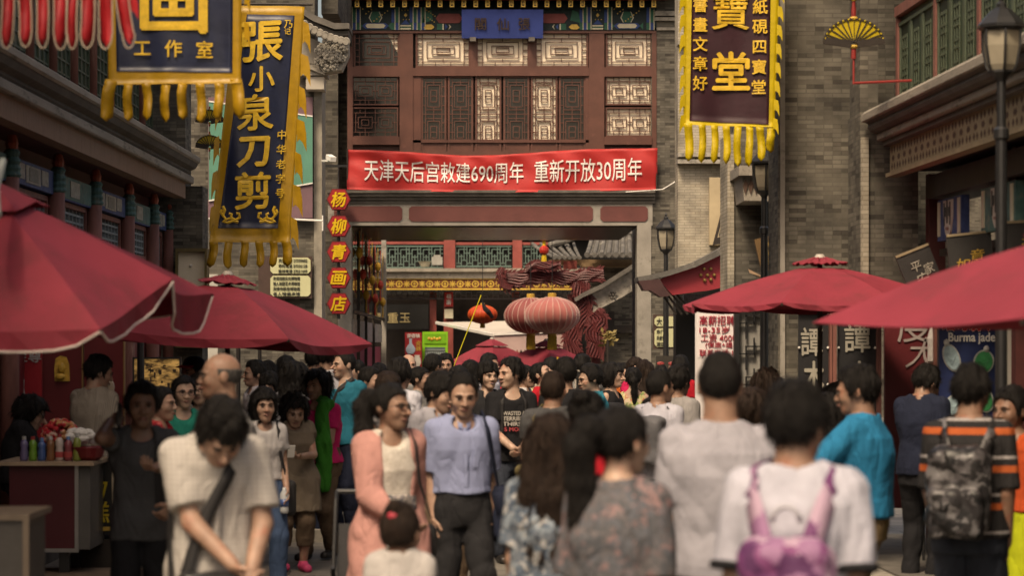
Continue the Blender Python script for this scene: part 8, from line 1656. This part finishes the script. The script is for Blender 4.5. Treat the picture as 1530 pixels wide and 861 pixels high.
p = person(1449, 548, 13.0, 162, 'man in a black, orange and grey striped polo with a camouflage backpack', H=1.83, hair='short', shirt=C_ORST, collar=BLACKC, lmat=C_DJ, q=2, build=1.08, tone=1, yaw=-14, pitch=10, sleeve=.95, arms=('hang', 'swing'))
H = p['H']; bp = worn(p, 'backpack', 'shiny black and grey camouflage backpack on the striped polo', 'backpack')
blob(p, 'pack', lambda x, y, z: smin(rbox(x, y, z, (.03, .26, .645 * H), (.165, .1, .23), .08), rbox(x, y, z, (.03, .36, .58 * H), (.135, .05, .13), .04), .015) + wr(x, y, z, 16, .007, 26), (-.26, .1, .44 * H), (.3, .48, .82 * H), .012, CAMO_B, bp)
for s in (-1, 1): strap(p, [(s * 40, .58, .012), (s * 34, .72, .012), (s * 32, .79, .016), (s * 44, .845, .022), (s * 120, .835, .03), (s * 150, .79, .03), (s * 160, .74, .06)], .075, CAMO_B, 'strap', bp)
person(1512, 579, 14.9, -38, 'man in an orange vest and lime trousers at the right edge, facing left', H=1.675, hair='short', shirt=C_OR, sleeve=0, lmat=C_LIME, q=2, tone=3, yaw=-12, belt=BLACKC, hem=.55)
p = person(1377, 539, 19.3, 148, 'man in a navy T shirt bending over goods at the red shop panel', H=1.82, hair='short', shirt=NAVY, lmat=BLACKC, q=2, tone=1, pitch=24, yaw=-20, arms=('hang', 'hold'))
yr = thing('prize_stand', 'bright yellow and red hanging goods stand in front of the man in navy', 'stand', P(1397, 640, 20.4)); YG = mat('goods_yellow', (0.55, 0.3, 0.02), .5); mb = MB(); mb.pbox(1371, 559, 1425, 566, 20.4, .1); mb.pbox(1372, 566, 1378, 618, 20.4, .08); mb.pbox(1384, 566, 1390, 618, 20.4, .08); mb.pbox(1392, 566, 1398, 640, 20.4, .08); [mb.ball(P(x, 612 + k * 7, 20.4), .035, .035, .035) for x in (1376, 1388) for k in range(3)]; mb.build('yellow_frame', YG, yr); mb = MB(); [mb.pbox(x, 574, x + 4, 606, 20.385, .06) for x in (1373, 1385)]; mb.build('red_strip', mat('goods_red', (0.4, 0.02, 0.02), .5), yr); mb = MB(); [mb.tube([P(x, 560, 20.45), (P(x, 0, 20.45).x, 20.45, 0)], .012, 6) for x in (1380, 1420)]; mb.build('leg', BLACKM, yr)
p = person(1250, 577, 20.0, 60, 'woman in a white striped top behind the bright blue polo', H=1.62, sex='f', hair='bob', shirt=C_WST, lmat=NAVY, q=1, arms=('chest', 'hold'))
person(1236, 592, 17.0, 200, 'person in a pale tee half hidden behind the purple backpack man', H=1.6, sex='f', hair='long', shirt=WHITEC, lmat=NAVY, q=1)
person(1146, 556, 20.0, 172, 'curly haired youth in a white shirt before the lattice screen', H=1.72, hair='curly', hc='brown', shirt=WHITEC, lmat=NAVY, q=1)
person(1124, 583, 15.8, 165, 'woman with brown hair in grey lilac top between the two big men', H=1.65, sex='f', hair='bob', hc='brown', shirt=C_GRLIL, lmat=NAVY, q=1)
# group under the second umbrella, left
sp_ = thing('raised_step', 'low stone step along the foot of the brick gable wall', 'step', (P(430, 0, 26).x, 26, 0)); mb = MB(); mb.box(P(330, 0, 25.5).x, P(508, 0, 25.5).x, 23.8, 27, 0, .12); mb.build('stone', STONE, sp_)
person(383, 541, 25.6, -68, 'person in white with dark hair facing left under the second umbrella', H=1.77, hair='short', shirt=WHITEC, lmat=NAVY, q=1)
person(398, 542, 26.6, 170, 'woman with loose dark hair, back turned, left part of the group under umbrella', H=1.76, sex='f', hair='long', shirt=DKGREY, lmat=NAVY, q=1)
person(405, 558, 24.8, -20, 'girl in white with dark fringe looking down behind the jeans woman', H=1.66, sex='f', hair='fringe', shirt=WHITEC, lmat=NAVY, q=1, pitch=14)
person(414, 546, 27.5, 20, 'short haired boy in dark top under the second umbrella', H=1.72, hair='short', shirt=DKGREY, lmat=NAVY, q=1, pitch=18)
person(427, 534, 27.0, 160, 'tall woman with long black hair in dark dress before brick wall', H=1.81, sex='f', hair='long', shirt=BLACKC, lmat=BLACKC, q=1)
p = person(435, 543, 24.0, 174, 'woman with very long straight hair in white with a thin black strap', H=1.77, sex='f', hair='long', longhair=.6, shirt=WHITEC, lmat=C_DJ, q=1)
sb_ = worn(p, 'crossbody_bag', 'small crossbody bag of the woman in white with very long hair', 'bag'); strap(p, [(30, .8, .02), (60, .85, .02), (150, .81, .014), (-170, .68, .02), (-130, .55, .02)], .018, STRAPM, 'strap', sb_); blob(p, 'pouch', lambda x, y, z: rbox(x, y, z, (-.17, .1, .52 * p['H']), (.04, .08, .08), .02), (-.25, -.02, .44 * p['H']), (-.1, .22, .6 * p['H']), .014, STRAPM, sb_)
person(444, 545, 25.2, 34, 'girl with side parted hair facing right beside the very long haired woman', H=1.75, sex='f', hair='bob', shirt=GREYC, lmat=NAVY, q=1)
person(466, 558, 24.0, 178, 'woman with dark wavy hair between the white shirts and green scarf', H=1.66, sex='f', hair='curly', shirt=BLACKC, lmat=NAVY, q=1)
person(469, 520, 26.2, 160, 'dark haired man on the step turned to the brick wall', H=1.81, hair='short', shirt=GREYC, lmat=NAVY, q=1, z0=.12, tone=1)
person(487, 513, 24.6, 172, 'tall broad man in a white tee on the step, back to us', H=1.85, hair='short', shirt=WHITEC, lmat=NAVY, q=1, z0=.12, build=1.1, tone=1)
person(533, 538, 29.0, -60, 'woman clapping her hands beside the teal polo', H=1.76, sex='f', hair='tied', shirt=WHITEC, lmat=NAVY, q=1, tone=2, arms=('photo', 'photo'))
for px, top, d, f_, sx, hr, sh_, lb_ in ((566, 545, 31, 170, 'f', 'bob', C_GRLIL, 'dark haired woman in front of the pink shop shelves'), (588, 543, 33, 160, 'm', 'short', WHITEC, 'man deep in the passage left of the vase poster'), (757, 549, 38, 10, 'f', 'bob', C_RED, 'woman in red far back under the arch between umbrellas'), (795, 550, 40, -30, 'm', 'short', WHITEC, 'man in white far back below the silk lanterns'), (858, 548, 37, 20, 'f', 'long', C_HPNK, 'woman in pink far back by the dragon post'), (897, 546, 38, 185, 'm', 'short', BLACKC, 'man in black far back beside the potted plant'), (640, 549, 41, 190, 'f', 'tied', C_PINK, 'woman in salmon far back near the drinks cabinet'), (925, 548, 40, 160, 'm', 'short', cl('mid_grey_hood', (0.26, 0.25, 0.25)), 'man in grey far back by the low brick wall'), (714, 547, 34, 12, 'm', 'short', C_LBLUE, 'man in pale blue far back beside the white hairband woman'), (772, 549, 33, 190, 'm', 'fringe', C_WTEE, 'man in white far back right of the printed T shirt youth'), (803, 551, 35, -20, 'f', 'bob', C_FAINT, 'woman in pale yellow far back left of the red topped woman'), (836, 551, 34, 25, 'f', 'bob', WHITEC, 'woman in white far back beside the yellow paper pennant'), (904, 549, 33, -15, 'm', 'short', C_BEIG2, 'man in beige far back behind the bright teal T shirt'), (988, 548, 34, 165, 'm', 'short', C_LBLUE, 'man in pale blue far back next to the face poster')):
    person(px, top, d, f_, lb_, sex=sx, hair=hr, shirt=sh_, lmat=NAVY, q=0, H=None)
# push chair beside the pink cardigan
pc = thing('pushchair', 'black folding pushchair standing behind the pink cardigan', 'pushchair', (P(540, 0, 15.2).x, 15.2, 0)); c = Vector((P(545, 0, 15.2).x, 15.2, 0))
for x in (-.2, .2):
    for y in (-.25, .3):
        mb = MB(); v_ = MB(); v_.lathe((0, 0, 0), [(.03, -.02), (.075, -.022), (.085, -.01), (.085, .01), (.075, .022), (.03, .02)], 18); mb.add([(c.x + x + z_, c.y + y + x_, .085 + y_) for x_, y_, z_ in v_.v], v_.f); mb.build('wheel', BLACKM, pc)
mb = MB()
for x in (-.2, .2): mb.tube([c + Vector((x, -.25, .1)), c + Vector((x, .05, .5)), c + Vector((x, .35, .95)), c + Vector((x, .42, 1.0))], .014, 8); mb.tube([c + Vector((x, .3, .1)), c + Vector((x, -.05, .55))], .014, 8)
mb.tube([c + Vector((-.2, -.25, .2)), c + Vector((.2, -.25, .2))], .012, 6); mb.tube([c + Vector((-.2, .42, 1.0)), c + Vector((.2, .42, 1.0))], .016, 8); mb.build('folding_frame', BLACKM, pc)
mb = MB(); mb.add([c + Vector(v) for v in ((-.18, -.22, .42), (.18, -.22, .42), (.18, .05, .38), (-.18, .05, .38), (.18, .28, .8), (-.18, .28, .8), (-.18, -.22, .39), (.18, -.22, .39), (.18, .06, .35), (-.18, .06, .35), (.18, .31, .8), (-.18, .31, .8))], [(0, 1, 2, 3), (3, 2, 4, 5), (6, 9, 8, 7), (9, 11, 10, 8), (0, 6, 7, 1), (4, 10, 11, 5)]); mb.build('fabric_seat', STRAPM, pc)
